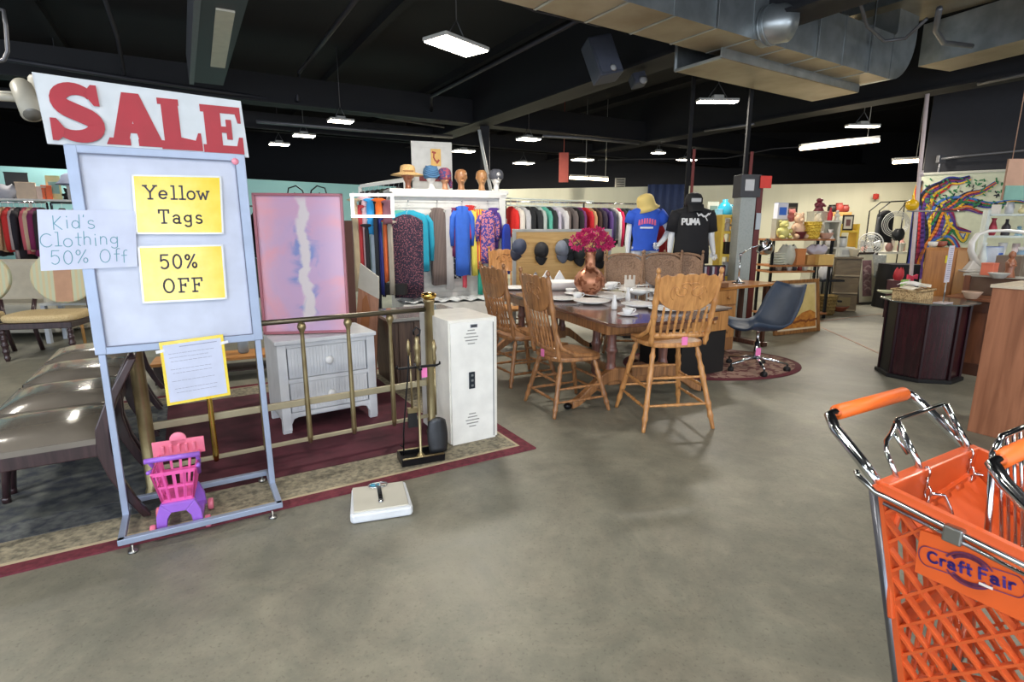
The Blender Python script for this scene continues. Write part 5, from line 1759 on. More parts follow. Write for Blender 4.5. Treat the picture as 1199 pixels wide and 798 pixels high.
# phone sign panel behind
s0 = Q(506, 200, 9.1)
t = thing('phone_sign', 'white slatted panel with a small yellow phone picture above the gondola', 'sign panel', (s0.x, s0.y, 0), ga * .8)
sw_ = .64
m = MB(); m.box((0, 0, 2.36), (sw_, .03, .8))
for i in range(9): m.box((0, -.018, 2.02 + .086 * i), (sw_, .008, .074))
m.build('slat_board', wslat, t)
m = MB(); m.box((0, .02, 1.0), (.06, .04, 2.0)); m.box((0, .02, .02), (.5, .5, .04)); m.build('stand_post', steel, t)
m = MB(); m.box((.06, -.03, 2.52), (.16, .01, .26)); m.mi = 1
M_ = Matrix.Translation((.06, -.036, 2.52)) @ XZ
m.ink([(-.03, .07), (-.035, .0), (-.01, -.05), (.03, -.06)], .022, M_, 0); m.ink([(-.05, .08), (-.01, .07)], .03, M_, 0.0005); m.ink([(.015, -.08), (.045, -.04)], .03, M_, .0005)
m.build('phone_picture', [cm((238, 190, 106), .5), cm((176, 60, 40), .5)], t)
m = MB(); m.box((0.02, -.03, 2.2), (.46, .012, .085)); m.mi = 1
M_ = Matrix.Translation((0.02, -.038, 2.2)) @ XZ
rnd = random.Random(2)
for i in range(9): m.ink([(-.19 + i * .04, -.02), (-.175 + i * .04, .02)], .012, M_, 0)
m.build('red_strip', [cm((128, 36, 44), .5), cm((90, 24, 30), .5)], t)
# sloping white awning shelf at the left of the gondola
t = thing('sloped_shelf', 'white sloping shelf left of the straw hat head', 'shelf', (0, 0, 0))
a, b = Q(421, 216, 8.9), Q(474, 209, 8.6); c, e = Q(502, 203, 9.6), Q(440, 213, 9.6)
m = MB(); m.add([a, b, c, e, a - Vector((0, 0, .05)), b - Vector((0, 0, .05)), c - Vector((0, 0, .05)), e - Vector((0, 0, .05))], [(0, 1, 2, 3), (7, 6, 5, 4), (0, 4, 5, 1), (1, 5, 6, 2), (2, 6, 7, 3), (3, 7, 4, 0)])
m.build('shelf_board', white, t)
m = MB()
for q in (a, b): m.bar((q.x, q.y + .03, 0), (q.x, q.y + .03, q.z - .03), .05, .05, up=(1, 0, 0))
m.build('shelf_posts', white, t)
for i in range(9):
    k = a.lerp(b, (i + .5) / 9)
    garment('hanging_blouse', 'dark top hanging under the sloping shelf, number %s from its left end' % ('one two three four five six seven eight nine'.split()[i]), [(60, 44, 52), (40, 40, 48), (84, 70, 74), (30, 30, 36), (52, 60, 48)][i % 5], (k.x, k.y + .1, k.z - .1), 1.2, .3, .4, .05, sleeve=False, cat='garment', group='dark tops under the sloping shelf')

# ================================================================ white self-glowing frame with hanging ties and scarves
f0 = Q(412, 228, 7.2); f1 = Q(459, 228, 7.2); fz = Q(412, 253, 7.2).z
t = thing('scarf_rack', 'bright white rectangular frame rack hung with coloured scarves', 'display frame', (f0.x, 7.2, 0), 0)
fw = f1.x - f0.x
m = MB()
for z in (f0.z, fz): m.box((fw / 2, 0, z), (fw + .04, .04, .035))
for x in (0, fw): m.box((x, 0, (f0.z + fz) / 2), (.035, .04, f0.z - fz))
m.build('frame', mat('glowing white frame', (250, 250, 248), .3, emit=.9), t)  # emission added so the white frame looks bright
m = MB(); m.box((fw * .55, .02, fz / 2), (.05, .05, fz)); m.box((fw * .55, .05, .02), (.7, .5, .04)); m.build('stand_post', blackm, t)
m = MB(); m.box((fw * .85, .15, .62), (.34, .3, .14)); tag(m.build('storage_bin', black, loc=(f0.x, 7.3, 0)), 'black bin at the bottom of the scarf frame', 'bin')
for i, (px, y0, y1, w, c, lab) in enumerate(((414, 232, 340, .09, (176, 158, 130), 'beige scarf at the far left of the white frame'), (420, 240, 330, .07, (170, 50, 56), 'dark red scarf in the white frame'), (426, 230, 335, .08, (214, 180, 188), 'pale pink scarf in the white frame'), (429, 262, 340, .06, (36, 34, 40), 'black scarf hanging low left of the blue one'),
                                          (433, 232, 274, .1, (44, 150, 214), 'sky blue scarf in the white frame'), (437, 270, 330, .1, (190, 206, 222), 'pale blue skirt below the sky blue scarf'), (443, 232, 252, .09, (240, 112, 40), 'orange scarf in the white frame'), (444, 254, 345, .06, (40, 52, 130), 'navy blue tie strip hanging long below the orange scarf'),
                                          (450, 256, 330, .06, (222, 108, 60), 'burnt orange scarf right of the navy strip'), (453, 234, 262, .12, (140, 92, 104), 'mauve print scarf in the right of the white frame'), (456, 258, 345, .07, (168, 160, 148), 'stone coloured scarf at the right of the white frame'), (448, 300, 347, .05, (30, 30, 34), 'black belt hanging near the bottom of the frame'))):
    p = Q(px, y0, 7.26 + .02 * (i % 3)); q = Q(px, y1, 7.26)
    garment('hanging_scarf', lab, c, (p.x, p.y, p.z), 0, w, max(.2, p.z - q.z), .05, sleeve=False, cat='scarf', group='scarves on the white frame')

# ================================================================ things between nightstand and gondola
p = P(487, 420)
t = thing('wooden_chest', 'dark weathered wooden chest with a slanted glass lid behind the brass post', 'chest', (-1.02, 4.75, .0), A30)
m = MB()
m.prism([(0, 0), (.62, 0), (.66, .62), (-.05, .62)], 0, .6, XZ @ Matrix.Scale(-1, 4, (0, 0, 1)))
for i in range(5): m.box((.02 + .145 * i, -.008, .31), (.012, .016, .6))
m.build('chest_body', mat('weathered brown wood', (98, 78, 66), .5, kind='wood', c2=(62, 46, 40)), t)
m = MB(); m.prism([(-.08, -.04), (.7, -.04), (.7, .64), (-.08, .64)], .63, .66); m.build('lid', mat('dull glassy lid', (150, 150, 146), .15, coat=.6), t, bevel=.005)
t = thing('leaning_picture', 'wooden frame with cream mat leaning right of the pink picture', 'framed picture', Q(418, 380, 4.75) * 1.0, .35)
t.location.z = .0
m = MB(T=Matrix.Rotation(-.12, 4, 'X') @ Matrix.Rotation(-.12, 4, 'Y'))
m.box((0, 0, .52), (.02, .3, 1.04)); m.mi = 1; m.box((.012, 0, .55), (.004, .24, .9)); m.mi = 2; m.box((.016, .02, .95), (.01, .28, .1))
m.build('frame', [mat('reddish brown frame', (140, 88, 60), .4, kind='wood'), cm((214, 170, 140)), cm((222, 220, 206))], t)
t = thing('carved_board', 'carved light wooden panel standing between pink picture and dark chest', 'wooden panel', (Q(421, 380, 4.9).x, 4.9, 0), .1)
m = MB(T=Matrix.Rotation(.13, 4, 'Y') @ Matrix.Rotation(-.08, 4, 'X'))
m.prism([(-.10, 0), (.12, 0), (.06, .92), (-.12, 1.0)], -.02, .02, XZ); m.mi = 1
m.prism([(-.06, .12), (.0, .1), (.01, .7), (-.04, .85), (-.07, .8)], .02, .035, XZ); m.mi = 2
m.prism([(-.12, .9), (.07, .82), (.05, 1.02), (-.12, 1.12)], -.03, .03, XZ)
m.build('panel', [mat('pinkish wood', (188, 140, 112), .5, kind='wood', c2=(166, 118, 92)), mat('carved oak', (170, 112, 66), .4, kind='wood'), cm((206, 206, 196))], t)
t = thing('standing_lamp_frame', 'dark brown picture edge leaning right behind the pink picture', 'framed picture', (Q(411, 380, 4.55).x, 4.6, 0), .12)
t.name = 'framed_canvas'
m = MB(T=Matrix.Rotation(-.06, 4, 'X')); m.box((-.3, 0, .75), (.66, .03, 1.5)); m.build('frame', mat('dark brown frame', (92, 58, 44), .4), t)
# wrought iron scroll top behind pink picture
t = thing('iron_scroll_rack', 'wrought iron rack with scrolled top seen above the pink picture', 'metal rack', (Q(360, 232, 7.5).x, 7.5, 0))
z0 = Q(360, 232, 7.5).z
m = MB()
for s in (-1, 1):
    m.tube([(s * .03, 0, z0), (s * .06, 0, z0 + .1), (s * .14, 0, z0 + .16), (s * .24, 0, z0 + .13), (s * .26, 0, z0 + .05), (s * .2, 0, z0 + .02), (s * .16, 0, z0 + .07)], .01, 6)
m.tube([(-.35, 0, z0), (.35, 0, z0)], .012, 6); m.tube([(-.35, 0, 0), (-.35, 0, z0)], .012, 6); m.tube([(.35, 0, 0), (.35, 0, z0)], .012, 6)
m.build('iron_frame', blackm, t)

# ================================================================ mannequins
wm = mat('mannequin white', (232, 234, 236), .3, coat=.4)


def skin(name, parent, verts, edges, rad, m_):
    me = bpy.data.meshes.new(name); me.from_pydata(verts, edges, [])
    o = bpy.data.objects.new(name, me); COL.objects.link(o); o.parent = parent
    md = o.modifiers.new('skin', 'SKIN'); md.use_smooth_shade = True
    if not me.skin_vertices: me.skin_vertices.new()
    for i, r in enumerate(rad):
        me.skin_vertices[0].data[i].radius = r if isinstance(r, tuple) else (r, r)
    me.skin_vertices[0].data[0].use_root = True
    s = o.modifiers.new('sub', 'SUBSURF'); s.levels = 1; s.render_levels = 1
    me.materials.append(m_)
    return o


def mannequin(label, loc, rz, H, arms, shirtc, pose_leg, capfn, female=False, pants=None, shirt_len=.62, sleeve=.2):
    k = H / 1.8
    t = thing('mannequin', label, 'mannequin', loc, rz)
    sw = .175 if female else .215
    V_ = [(0, 0, .95), (0, .0, 1.1), (0, -.01, 1.28), (0, 0, 1.43), (0, .005, 1.51), (0, .0, 1.57)]
    R_ = [(.15, .11), (.12, .09), (.15, .105), (.10, .08), .054, .05]
    E_ = [(0, 1), (1, 2), (2, 3), (3, 4), (4, 5)]
    for s, pts in arms.items():
        b = len(V_)
        ps = [(s * sw, 0, 1.42)] + pts
        rr = [.052, .046, .04, .03, .024, .032, .012] 
        for p, r in zip(ps, rr): V_.append(p); R_.append(r)
        E_.append((3, b))
        for i in range(len(ps) - 1): E_.append((b + i, b + i + 1))
        # thumb and fingers
        hnd = Vector(ps[-1]); prev = Vector(ps[-2]); dr_ = (hnd - prev).normalized()
    for s in (-1, 1):
        b = len(V_)
        for p, r in zip([(s * .09, 0, .86), (s * (.1 + pose_leg * .02), 0, .5), (s * (.11 + pose_leg * .05), .02, .1), (s * (.12 + pose_leg * .05), -.05, .04), (s * (.13 + pose_leg * .05), -.14, .025)], [.092, .058, .036, .038, .025]):
            V_.append(p); R_.append(r)
        E_.append((0, b))
        for i in range(4): E_.append((b + i, b + i + 1))
    V_ = [tuple(c * k for c in v) for v in V_]
    R_ = [tuple(c * k for c in r) if isinstance(r, tuple) else r * k for r in R_]
    skin('body', t, V_, E_, R_, wm)
    # fingers as their own short tapered meshes, joined in one hand mesh
    for s, pts in arms.items():
        wrist = Vector(pts[-2]) * k; palm = Vector(pts[-1]) * k
        d = (palm - wrist).normalized(); side = d.cross(Vector((0, 1, 0))).normalized()
        if side.length < .1: side = Vector((1, 0, 0))
        m = MB()
        m.tube([wrist, wrist.lerp(palm, .6), palm], [.024 * k, .036 * k, .036 * k], 10, flat=.45)
        for i, L_ in enumerate((.062, .072, .068, .052)):
            b0 = palm + side * ((i - 1.5) * .019 * k) - d * .01
            m.tube([b0, b0 + d * L_ * .5 * k + Vector((0, -.006, 0)), b0 + d * L_ * k + Vector((0, -.022, 0))], [.0092 * k, .0085 * k, .0065 * k], 7)
        b0 = wrist.lerp(palm, .35) - side * .028 * k
        m.tube([b0, b0 - side * .018 * k + d * .025 * k, b0 - side * .02 * k + d * .055 * k], [.011 * k, .01 * k, .008 * k], 7)
        m.build('hand', wm, t)
    # shirt
    m = MB(); n = 24; rings = []
    for z, hw, dp in ((1.50, .075, .07), (1.475, .155, .09), (1.45, sw + .02, .105), (1.36, sw + .025, .13), (1.22, sw * .95 + .01, .14), (1.08, sw * (.84 if female else .96), .125), (.96, sw * (.92 if female else 1.0) + .01, .13), (1.5 - shirt_len, sw * (1.0 if female else 1.02) + .015, .135)):
        rings.append([Vector((hw * cos(a) * (1 + .03 * sin(3 * a + z * 9)), dp * sin(a) * (1 + .04 * sin(7 * a + z * 20)), z)) * k for a in [2 * pi * j / n for j in range(n)]])
    m.loft(rings, caps=False)
    for s, pts in arms.items():
        p0 = Vector((s * (sw - .03), 0, 1.42)); p1 = Vector(pts[0]); d = (p1 - Vector((s * sw, 0, 1.42))).normalized()
        m.tube([p0 * k, (p0 + d * .06 + Vector((s * .02, 0, 0))) * k, (Vector((s * sw, 0, 1.42)) + d * sleeve) * k], [.085 * k, .085 * k, .08 * k], 14, caps=False)
    sh = m.build('t_shirt', cm(shirtc, .85), t, solid=.006)
    if pants:
        m = MB()
        for s in (-1, 1):
            m.tube([Vector(q) * k for q in ((s * .075, 0, .98), (s * .09, 0, .84), (s * (.1 + pose_leg * .02), 0, .5), (s * (.11 + pose_leg * .05), .02, .09))], [.10 * k, .105 * k, .075 * k, .065 * k], 14, caps=False)
        m.tube([(0, 0, .9 * k), (0, 0, 1.02 * k)], [.118 * k, .112 * k], 18)
        m.build('trousers', pants, t)
    capfn(t, k, sh)
    return t


def cap_black(t, k, sh):
    m = MB(); m.lathe([(.095, 1.50), (.108, 1.54), (.108, 1.60), (.085, 1.65), (.04, 1.67), (0, 1.675)], n=20, sy=1.12)
    m.grid(lambda u, v: Vector(((u - .5) * .2, -.10 - .1 * v * (1 - .5 * (2 * u - 1) ** 2), 1.54 - .10 * v - .02 * (2 * u - 1) ** 2)), 8, 5)
    c = m.build('cap', cm((24, 24, 28)), t, solid=.004)
    for v in c.data.vertices: v.co *= k
    m = MB(); M_ = Matrix.Translation((0, -.125 * k, 1.575 * k)) @ XZ; m.ink([(-.045, 0), (.045, 0)], .045, M_, 0); m.build('cap_badge', cm((190, 190, 190)), c)
    # chest lettering, the cat and the word as on the shirt
    m = MB()
    def chest(x, z): return Vector((x * k, -.150 * k - .0 + .25 * x * x, z * k))
    class CM:
        def __matmul__(s, p): return Vector((p.x, -.155 * k + 1.1 * p.x * p.x - p.z, p.y))
    M_ = CM()
    text(m, 'PUMA', .07, .02, M_, -.165, 1.275 * k, 0, .92, True)
    cat_ = [(.03, 1.385), (.065, 1.40), (.095, 1.375), (.13, 1.375), (.16, 1.405), (.175, 1.40)]
    for i in range(len(cat_) - 1): m.ink([(cat_[i][0], cat_[i][1] * k), (cat_[i + 1][0], cat_[i + 1][1] * k)], .022, M_, .0)
    m.ink([(.03, 1.385 * k), (.01, 1.415 * k)], .01, M_, 0); m.ink([(.12, 1.37 * k), (.15, 1.325 * k)], .014, M_, 0); m.ink([(.16, 1.40 * k), (.19, 1.415 * k)], .012, M_, 0)
    m.build('shirt_print', cm((226, 226, 226)), sh)


def cap_yellow(t, k, sh):
    m = MB(); R = Matrix.Rotation(-.28, 3, 'Y') @ Matrix.Rotation(.25, 3, 'X'); c0 = Vector((.0, -.01, 1.51))
    m.lathe([(.16, -.04), (.12, .0), (.115, .04), (.11, .09), (.09, .13), (.05, .15), (0, .155)], c0, 22, R=R)
    c = m.build('bucket_hat', cm((226, 200, 122)), t, solid=.005)
    for v in c.data.vertices: v.co *= k
    class CM:
        def __matmul__(s, p): return Vector((p.x, -.148 * k + 1.2 * p.x * p.x - p.z, p.y))
    m = MB(); M_ = CM()
    w_ = tw('HAWKS', .06) if False else 0
    rnd = random.Random(4)
    for i in range(7):
        x = -.1 + i * .033; z = 1.27 + .02 * sin(pi * i / 6)
        m.ink([(x, z * k), (x + .004, (z + .06) * k)], .013, M_, 0); m.ink([(x + .015, z * k), (x + .011, (z + .06) * k)], .009, M_, 0); m.ink([(x, (z + .03) * k), (x + .014, (z + .032) * k)], .012, M_, .0002)
    m.mi = 1
    for i in range(6): m.ink([(-.075 + i * .027, 1.235 * k), (-.06 + i * .027, 1.235 * k)], .022, M_, 0)
    m.build('shirt_print', [cm((232, 110, 150)), cm((226, 226, 236))], sh)


pm = Q(808, 300, 7.2)
mannequin('white mannequin in a black printed t-shirt and black cap', (pm.x, 7.2, .2), -.05, 1.8,
          {-1: [(-.25, .02, 1.16), (-.27, -.02, 1.0), (-.28, -.05, .93), (-.285, -.06, .885)], 1: [(.25, .02, 1.16), (.27, -.02, 1.0), (.28, -.05, .93), (.285, -.06, .885)]}, (28, 28, 32), .0, cap_black, shirt_len=.72, sleeve=.24,
          pants=mat('dark trousers', (48, 52, 66), .8))
pm = Q(754, 300, 7.35)
mannequin('white mannequin in a blue printed t-shirt and straw yellow hat with hand on hip', (pm.x, 7.35, .2), -.12, 1.8,
          {-1: [(-.215, .0, 1.18), (-.225, -.03, 1.02), (-.22, -.05, .92), (-.22, -.06, .87)], 1: [(.31, .03, 1.2), (.25, -.03, 1.1), (.17, -.12, 1.02), (.14, -.145, 1.0)]}, (48, 92, 206), .5, cap_yellow, female=True, pants=mat('pale grey trousers', (206, 210, 222), .8), shirt_len=.56, sleeve=.14)
m = MB(); m.box((0, 0, .1), (1.15, .56, .2)); tag(m.build('display_platform', cm((40, 40, 44)), loc=(2.06, 7.34, 0), rz=-.05, bevel=.01), 'low dark platform carrying both dressed mannequins', 'platform')
garment('hanging_jacket', 'red jacket hanging between the two mannequins', (176, 32, 40), Q(772, 258, 7.9), .6, .3, .75, .14, cat='jacket')
m = MB(); p = Q(778, 224, 14.6); q = Q(778, 245, 14.6)
m.grid(lambda u, v: Vector(((u - .5) * .92, .03 * sin(u * 30), -.9 * v)), 30, 2)
tag(m.build('blue_curtain', cm((52, 66, 104)), loc=(p.x, 14.45, 2.5), solid=.02), 'dark blue curtain hanging on the far cream wall between the mannequins', 'curtain')
# ================================================================ shopping carts
org = mat('orange basket plastic', (214, 92, 42), .42, c2=(206, 86, 38), coat=.2)
orgf = mat('faded orange plastic', (240, 120, 66), .5)
CO = Vector((.835, 1.15, 0))
CA = A30 - .02
CW, CLn = .44, .80
# local: x across, -y towards the nose


def lattice(m, A, B, C, D, nx, nz, w, th, s=1):
    """diamond grid on quad A(0,0) B(1,0) C(1,1) D(0,1)"""
    A, B, C, D = map(Vector, (A, B, C, D))
    pt = lambda u, v: A.lerp(B, u).lerp(D.lerp(C, u), v)
    nrm = (B - A).cross(D - A).normalized()
    for fam in (1, -1):
        k = -nz
        while k < nx + nz:
            # line u*nx = k + fam*v*nz
            ends = []
            for v in (0.0, 1.0):
                u = (k + (v if fam > 0 else (1 - v)) * nz) / nx
                ends.append((u, v))
            (u0, v0), (u1, v1) = ends
            if u1 == u0: k += 1; continue
            def clip(uu):
                return v0 + (uu - u0) / (u1 - u0) * (v1 - v0)
            pts = [(u0, v0), (u1, v1)]
            out = []
            for (u, v) in pts:
                if u < 0: u, v = 0.0, clip(0.0)
                if u > 1: u, v = 1.0, clip(1.0)
                out.append((u, min(1, max(0, v))))
            if abs(out[0][0] - out[1][0]) > 1e-3:
                m.bar(pt(*out[0]), pt(*out[1]), th, w, up=(pt(*out[1]) - pt(*out[0])).cross(nrm))
            k += 1


def cart_frame(t, first):
    # chrome handle loop and arms
    m = MB(); m.tube([(.015, .0, .86), (.03, .06, .905), (.045, .135, .955), (.065, .165, .978), (.10, .165, .982), (.42, .165, .982), (.45, .165, .978), (.462, .135, .955), (.455, .06, .905), (.445, .0, .865)], .0135, 12); m.build('handle_tube', chrome, t)
    m = MB(); m.tube([(.095, .165, .982), (.42, .165, .982)], .0195, 14); m.build('handle_grip', mat('orange grip', (240, 112, 40), .45), t)


t = thing('shopping_cart', 'orange plastic shopping cart with Craft Fair plate and chrome handle, bottom right', 'shopping cart', CO, CA)
cart_frame(t, True)
# corner points of the basket
drop = .11            # rim drops towards the nose
tl = Vector((0, 0, .875)); nl = Vector((.05, -CLn, .875 - drop))
bl_ = Vector((.06, -.10, .33)); bn = Vector((.09, -CLn + .06, .36))
tr = Vector((CW, 0, .875)); nr_ = Vector((CW - .05, -CLn, .875 - drop)); br = Vector((CW - .06, -.10, .33)); bnr = Vector((CW - .09, -CLn + .06, .36))
m = MB(); lattice(m, bl_, bn, nl, tl, 12, 8, .006, .016)
m.bar(bl_, tl, .022, .02, up=(0, -1, 0)); m.bar(bn, nl, .022, .02, up=(0, -1, 0)); m.bar(bl_, bn, .02, .02); m.bar(tl - Vector((0, 0, .012)), nl - Vector((0, 0, .012)), .016, .04); m.build('left_side_panel', org, t)
m = MB(); lattice(m, br, bnr, nr_, tr, 12, 8, .006, .016)
m.bar(br, tr, .022, .02, up=(0, -1, 0)); m.bar(br, bnr, .02, .02); m.bar(tr - Vector((0, 0, .012)), nr_ - Vector((0, 0, .012)), .016, .04)
m.add([tr + Vector((-.012, 0, 0)), tr + Vector((-.012, 0, -.14)), nr_ + Vector((-.012, 0, -.14)), nr_ + Vector((-.012, 0, 0))], [(0, 1, 2, 3)]); m.build('right_side_panel', org, t)
m = MB(); lattice(m, bn, bnr, nr_, nl, 6, 6, .009, .014); m.bar(nl, nr_, .03, .03); m.build('nose_panel', org, t)
m = MB(); lattice(m, bl_, bn, bnr, br, 10, 6, .01, .014); m.build('basket_floor', org, t)
# solid back flap with four arched windows
m = MB()
BP = lambda x, z: (x, (z - .875) * .18, z)
BPv = lambda x, z: Vector(BP(x, z))
m.bar(BPv(0, .84) + Vector((.0, 0, 0)), BPv(CW, .84), .03, .085)
m.bar(BPv(.045, .55), BPv(CW - .045, .55), .02, .05)
for x in (.035, .115, .20, .30, .385, CW - .035):
    m.bar(BPv(x, .56), BPv(x, .85), .014, .04, up=(1, 0, 0))
for x in (.0725, .1575, .25, .3425):
    for s in (-1, 1):
        m.bar(BPv(x + s * .04, .765), BPv(x + s * .012, .80), .014, .03, up=(0, 1, 0))
lattice(m, BPv(.07, .34), BPv(CW - .07, .34), BPv(CW - .05, .53), BPv(.05, .53), 6, 2, .01, .012)
m.build('rear_gate', org, t, bevel=.004)
# child seat plate leaning in the basket
m = MB()
sa, sb = Vector((.10, -.022, .775)), Vector((CW - .02, -.022, .812)); dn = Vector((.01, -.13, -.12))
nrm = (sb - sa).cross(dn).normalized()
m.bar(sa, sb, .02, .03)
vs = [sa, sb, sb + dn, sa + dn]
m.add(vs + [v - nrm * .01 for v in vs], [(0, 1, 2, 3), (7, 6, 5, 4), (0, 4, 5, 1), (1, 5, 6, 2), (2, 6, 7, 3), (3, 7, 4, 0)])
for i in range(5):
    a = sa.lerp(sb, .05 + .2 * i)
    m.tube([a, a.lerp(sb, .0) + (sb - sa) * .1], .016, 8)
m.build('child_seat_flap', org, t)
m = MB()
class FM:
    def __init__(s, o, x, y, n): s.o, s.x, s.y, s.n = o, x, y, n
    def __matmul__(s, p): return s.o + s.x * p.x + s.y * p.y + s.n * (p.z + .0015)
xx = (sb - sa).normalized(); yy = -dn.normalized()
if nrm.z < 0: nrm = -nrm
F_ = FM(sa + dn, xx, yy, nrm)
rnd = random.Random(9)
for r_, (y, a, b) in enumerate(((.135, .08, .26), (.10, .09, .28), (.065, .14, .24))):
    x = a
    while x < b:
        m.ink([(x, y - .008), (x + .006, y + .008)], .005, F_, 0); m.ink([(x + .006, y + .006), (x + .004, y - .006)], .004, F_, 0); x += .0125
m.ink([(.255, .055), (.28, .055), (.28, .075), (.255, .075), (.255, .055)], .003, F_, 0)
m.build('flap_print', mat('dark print', (70, 40, 40), .6), t)
# chrome: side rod, rear uprights, seat wire, chains
m = MB(); e = Vector((-.014, 0, -.012)); m.tube([tl + Vector((-.0, .045, .03)) + e, tl + Vector((-.022, .035, .012)) + e * 0, tl + Vector((-.012, 0, -.014)), nl + Vector((-.016, 0, -.014))], .0065, 8); m.tube([tl + Vector((-.012, -.02, -.032)), nl + Vector((-.016, 0, -.032))], .005, 8); m.build('side_rod', chrome, t)
m = MB(); q = tl.lerp(nl, .19); m.box(q + Vector((-.014, 0, -.022)), (.02, .035, .036)); m.build('rod_clip', steel, t, bevel=.004)
for s, x in ((0, -.002), (1, CW + .002)):
    m = MB(); dx = .06 if s == 0 else -.06
    pts_ = [(x, .006, .86), (x + dx * .98, -.084, .36), (x + dx, -.06, .22), (x + dx, -.03, .13)]
    m.tube(pts_, .0125, 10); m.build('rear_upright', mat('dull dark chrome', (120, 122, 130), .3, .9), t)
m = MB(); m.tube([(.055, -.03, .19), (.07, -CLn + .1, .22), (CW - .07, -CLn + .1, .22), (CW - .055, -.03, .19)], .011, 8); m.tube([(.055, -.03, .19), (CW - .055, -.03, .19)], .011, 8)
m.build('lower_frame', chrome, t)
m = MB(); m.tube([(.06, -.01, .875), (.075, .03, .93), (.10, .045, .945), (.13, .05, .955), (.16, .055, .985), (.40, .06, .985), (.42, .05, .96), (.43, .02, .9)], .0055, 8)
for x in (.155, .40):
    m.tube([(x, .055, .985), (x + .005, .0, .90), (x + .008, -.012, .86)], .008, 8); m.tube([(x - .02, .05, .96), (x + .0, .02, .91)], .005, 6)
m.build('seat_wire', chrome, t)
for x in (.165, .385):
    m = MB()
    for i in range(8):
        z = .875 - i * .023; yv = -.022 - .004 * i
        pts_ = [(x + .007 * cos(a_) * (1 if i % 2 else .3), yv + .007 * cos(a_) * (.3 if i % 2 else 1), z + .015 * sin(a_)) for a_ in [2 * pi * j / 10 for j in range(10)]]
        m.tube(pts_, .0026, 5, closed=True)
    m.tube([(x + .02, -.03, .82), (x + .05, -.045, .815), (x + .06, -.06, .78), (x + .06, -.075, .73)], .004, 6)
    m.build('chain', chrome, t)
for (x, y) in ((.06, -.03), (CW - .06, -.03), (.08, -CLn + .1), (CW - .08, -CLn + .1)):
    m = MB(); m.lathe([(0, -.014), (.058, -.014), (.062, -.008), (.062, .008), (.058, .014), (0, .014)], (x, y, .062), 20, R=Matrix.Rotation(pi / 2, 3, 'Y')); m.mi = 1
    for s in (-1, 1): m.bar((x + s * .02, y, .06), (x + s * .012, y, .2), .004, .03, up=(1, 0, 0))
    m.build('caster', [mat('grey rubber', (60, 60, 62), .6), chrome], t)
# Craft Fair plate
CM_ = Matrix.Translation(CO) @ Matrix.Rotation(CA, 4, 'Z')
CMi = CM_.inverted()
pn = ((nl - tl).cross(bl_ - tl)).normalized()
if pn.x > 0: pn = -pn
def on_side(px, py, off=.016):
    o = CMi @ Vector((0, 0, CAM_H)); d = CMi.to_3x3() @ ray(px, py); q0 = tl + pn * off
    return o + d * ((q0 - o).dot(pn) / d.dot(pn))
qd = [on_side(1077, 620), on_side(1245, 676), on_side(1243, 750), on_side(1070, 669)]
m = MB(); m.add(qd + [q - pn * .008 for q in qd], [(0, 1, 2, 3), (7, 6, 5, 4), (0, 4, 5, 1), (1, 5, 6, 2), (2, 6, 7, 3), (3, 7, 4, 0)])
pl_ = m.build('name_plate', mat('orange name plate', (230, 98, 40), .35, coat=.3), t, bevel=.002)
class SideM:
    """lettering in photo-like plate units: x,y in px of the plate face"""
    def __matmul__(s, p):
        return on_side(p.x, p.y, .0165 + p.z)
m = MB(); SM = SideM()
o0 = on_side(1084, 655, .0168); xe = (on_side(1192, 692, .0168) - o0); XD = xe.normalized(); sc_ = xe.length
YD = pn.cross(XD); 
if YD.z < 0: YD = -YD
F2 = FM(o0, XD, YD, pn)
h_ = sc_ * .155
purp = mat('violet lettering', (64, 44, 128), .5)
w1 = tw('Craft', h_, 1.12, True); w2 = tw('Fair', h_, 1.12, True); tot = sc_ * .97
hh_ = h_ * tot / (w1 + w2 + h_ * .35) * 1.0
text(m, 'Craft', hh_, hh_ * .21, F2, sc_ * .03, -.0 * hh_, .0004, 1.12, True); text(m, 'Fair', hh_, hh_ * .21, F2, sc_ * .03 + tw('Craft', hh_, 1.12, True) + hh_ * .35, -.0, .0004, 1.12, True)
m.mi = 1
def ringpts(cx, cy, rx, ry, a0, a1, n=24): return [(cx + rx * cos(radians(a0 + (a1 - a0) * i / n)), cy + ry * sin(radians(a0 + (a1 - a0) * i / n))) for i in range(n + 1)]
cyy = hh_ * .42
m.ink(ringpts(.02 * sc_, cyy, .10 * sc_, hh_ * .95, 90, 270) + [(.3 * sc_, cyy - hh_ * .95)], .0025, F2, .0)
m.ink([(.3 * sc_, cyy + hh_ * .95), (.02 * sc_, cyy + hh_ * .95)], .0025, F2, 0)
m.ink(ringpts(.98 * sc_, cyy, .10 * sc_, hh_ * .95, 90, -90) + [(.75 * sc_, cyy - hh_ * .95)], .0025, F2, 0); m.ink([(.75 * sc_, cyy + hh_ * .95), (.98 * sc_, cyy + hh_ * .95)], .0025, F2, 0)
m.ink(ringpts(.5 * sc_, cyy, .27 * sc_, hh_ * 1.5, 25, 155), .004, F2, 0); m.ink(ringpts(.5 * sc_, cyy, .27 * sc_, hh_ * 1.5, 205, 335), .004, F2, 0)
m.ink(ringpts(.5 * sc_, cyy, .22 * sc_, hh_ * 1.22, 40, 140), .008, F2, 0); m.ink(ringpts(.5 * sc_, cyy, .22 * sc_, hh_ * 1.22, 220, 320), .008, F2, 0)
m.mi = 2; m.ink([(.62 * sc_, -hh_ * .42), (.74 * sc_, -hh_ * .5)], .006, F2, .0006)
m.build('plate_print', [purp, mat('faded violet ring', (128, 64, 100), .5), cm((236, 226, 220), .5)], pl_)
CARTROOT = t
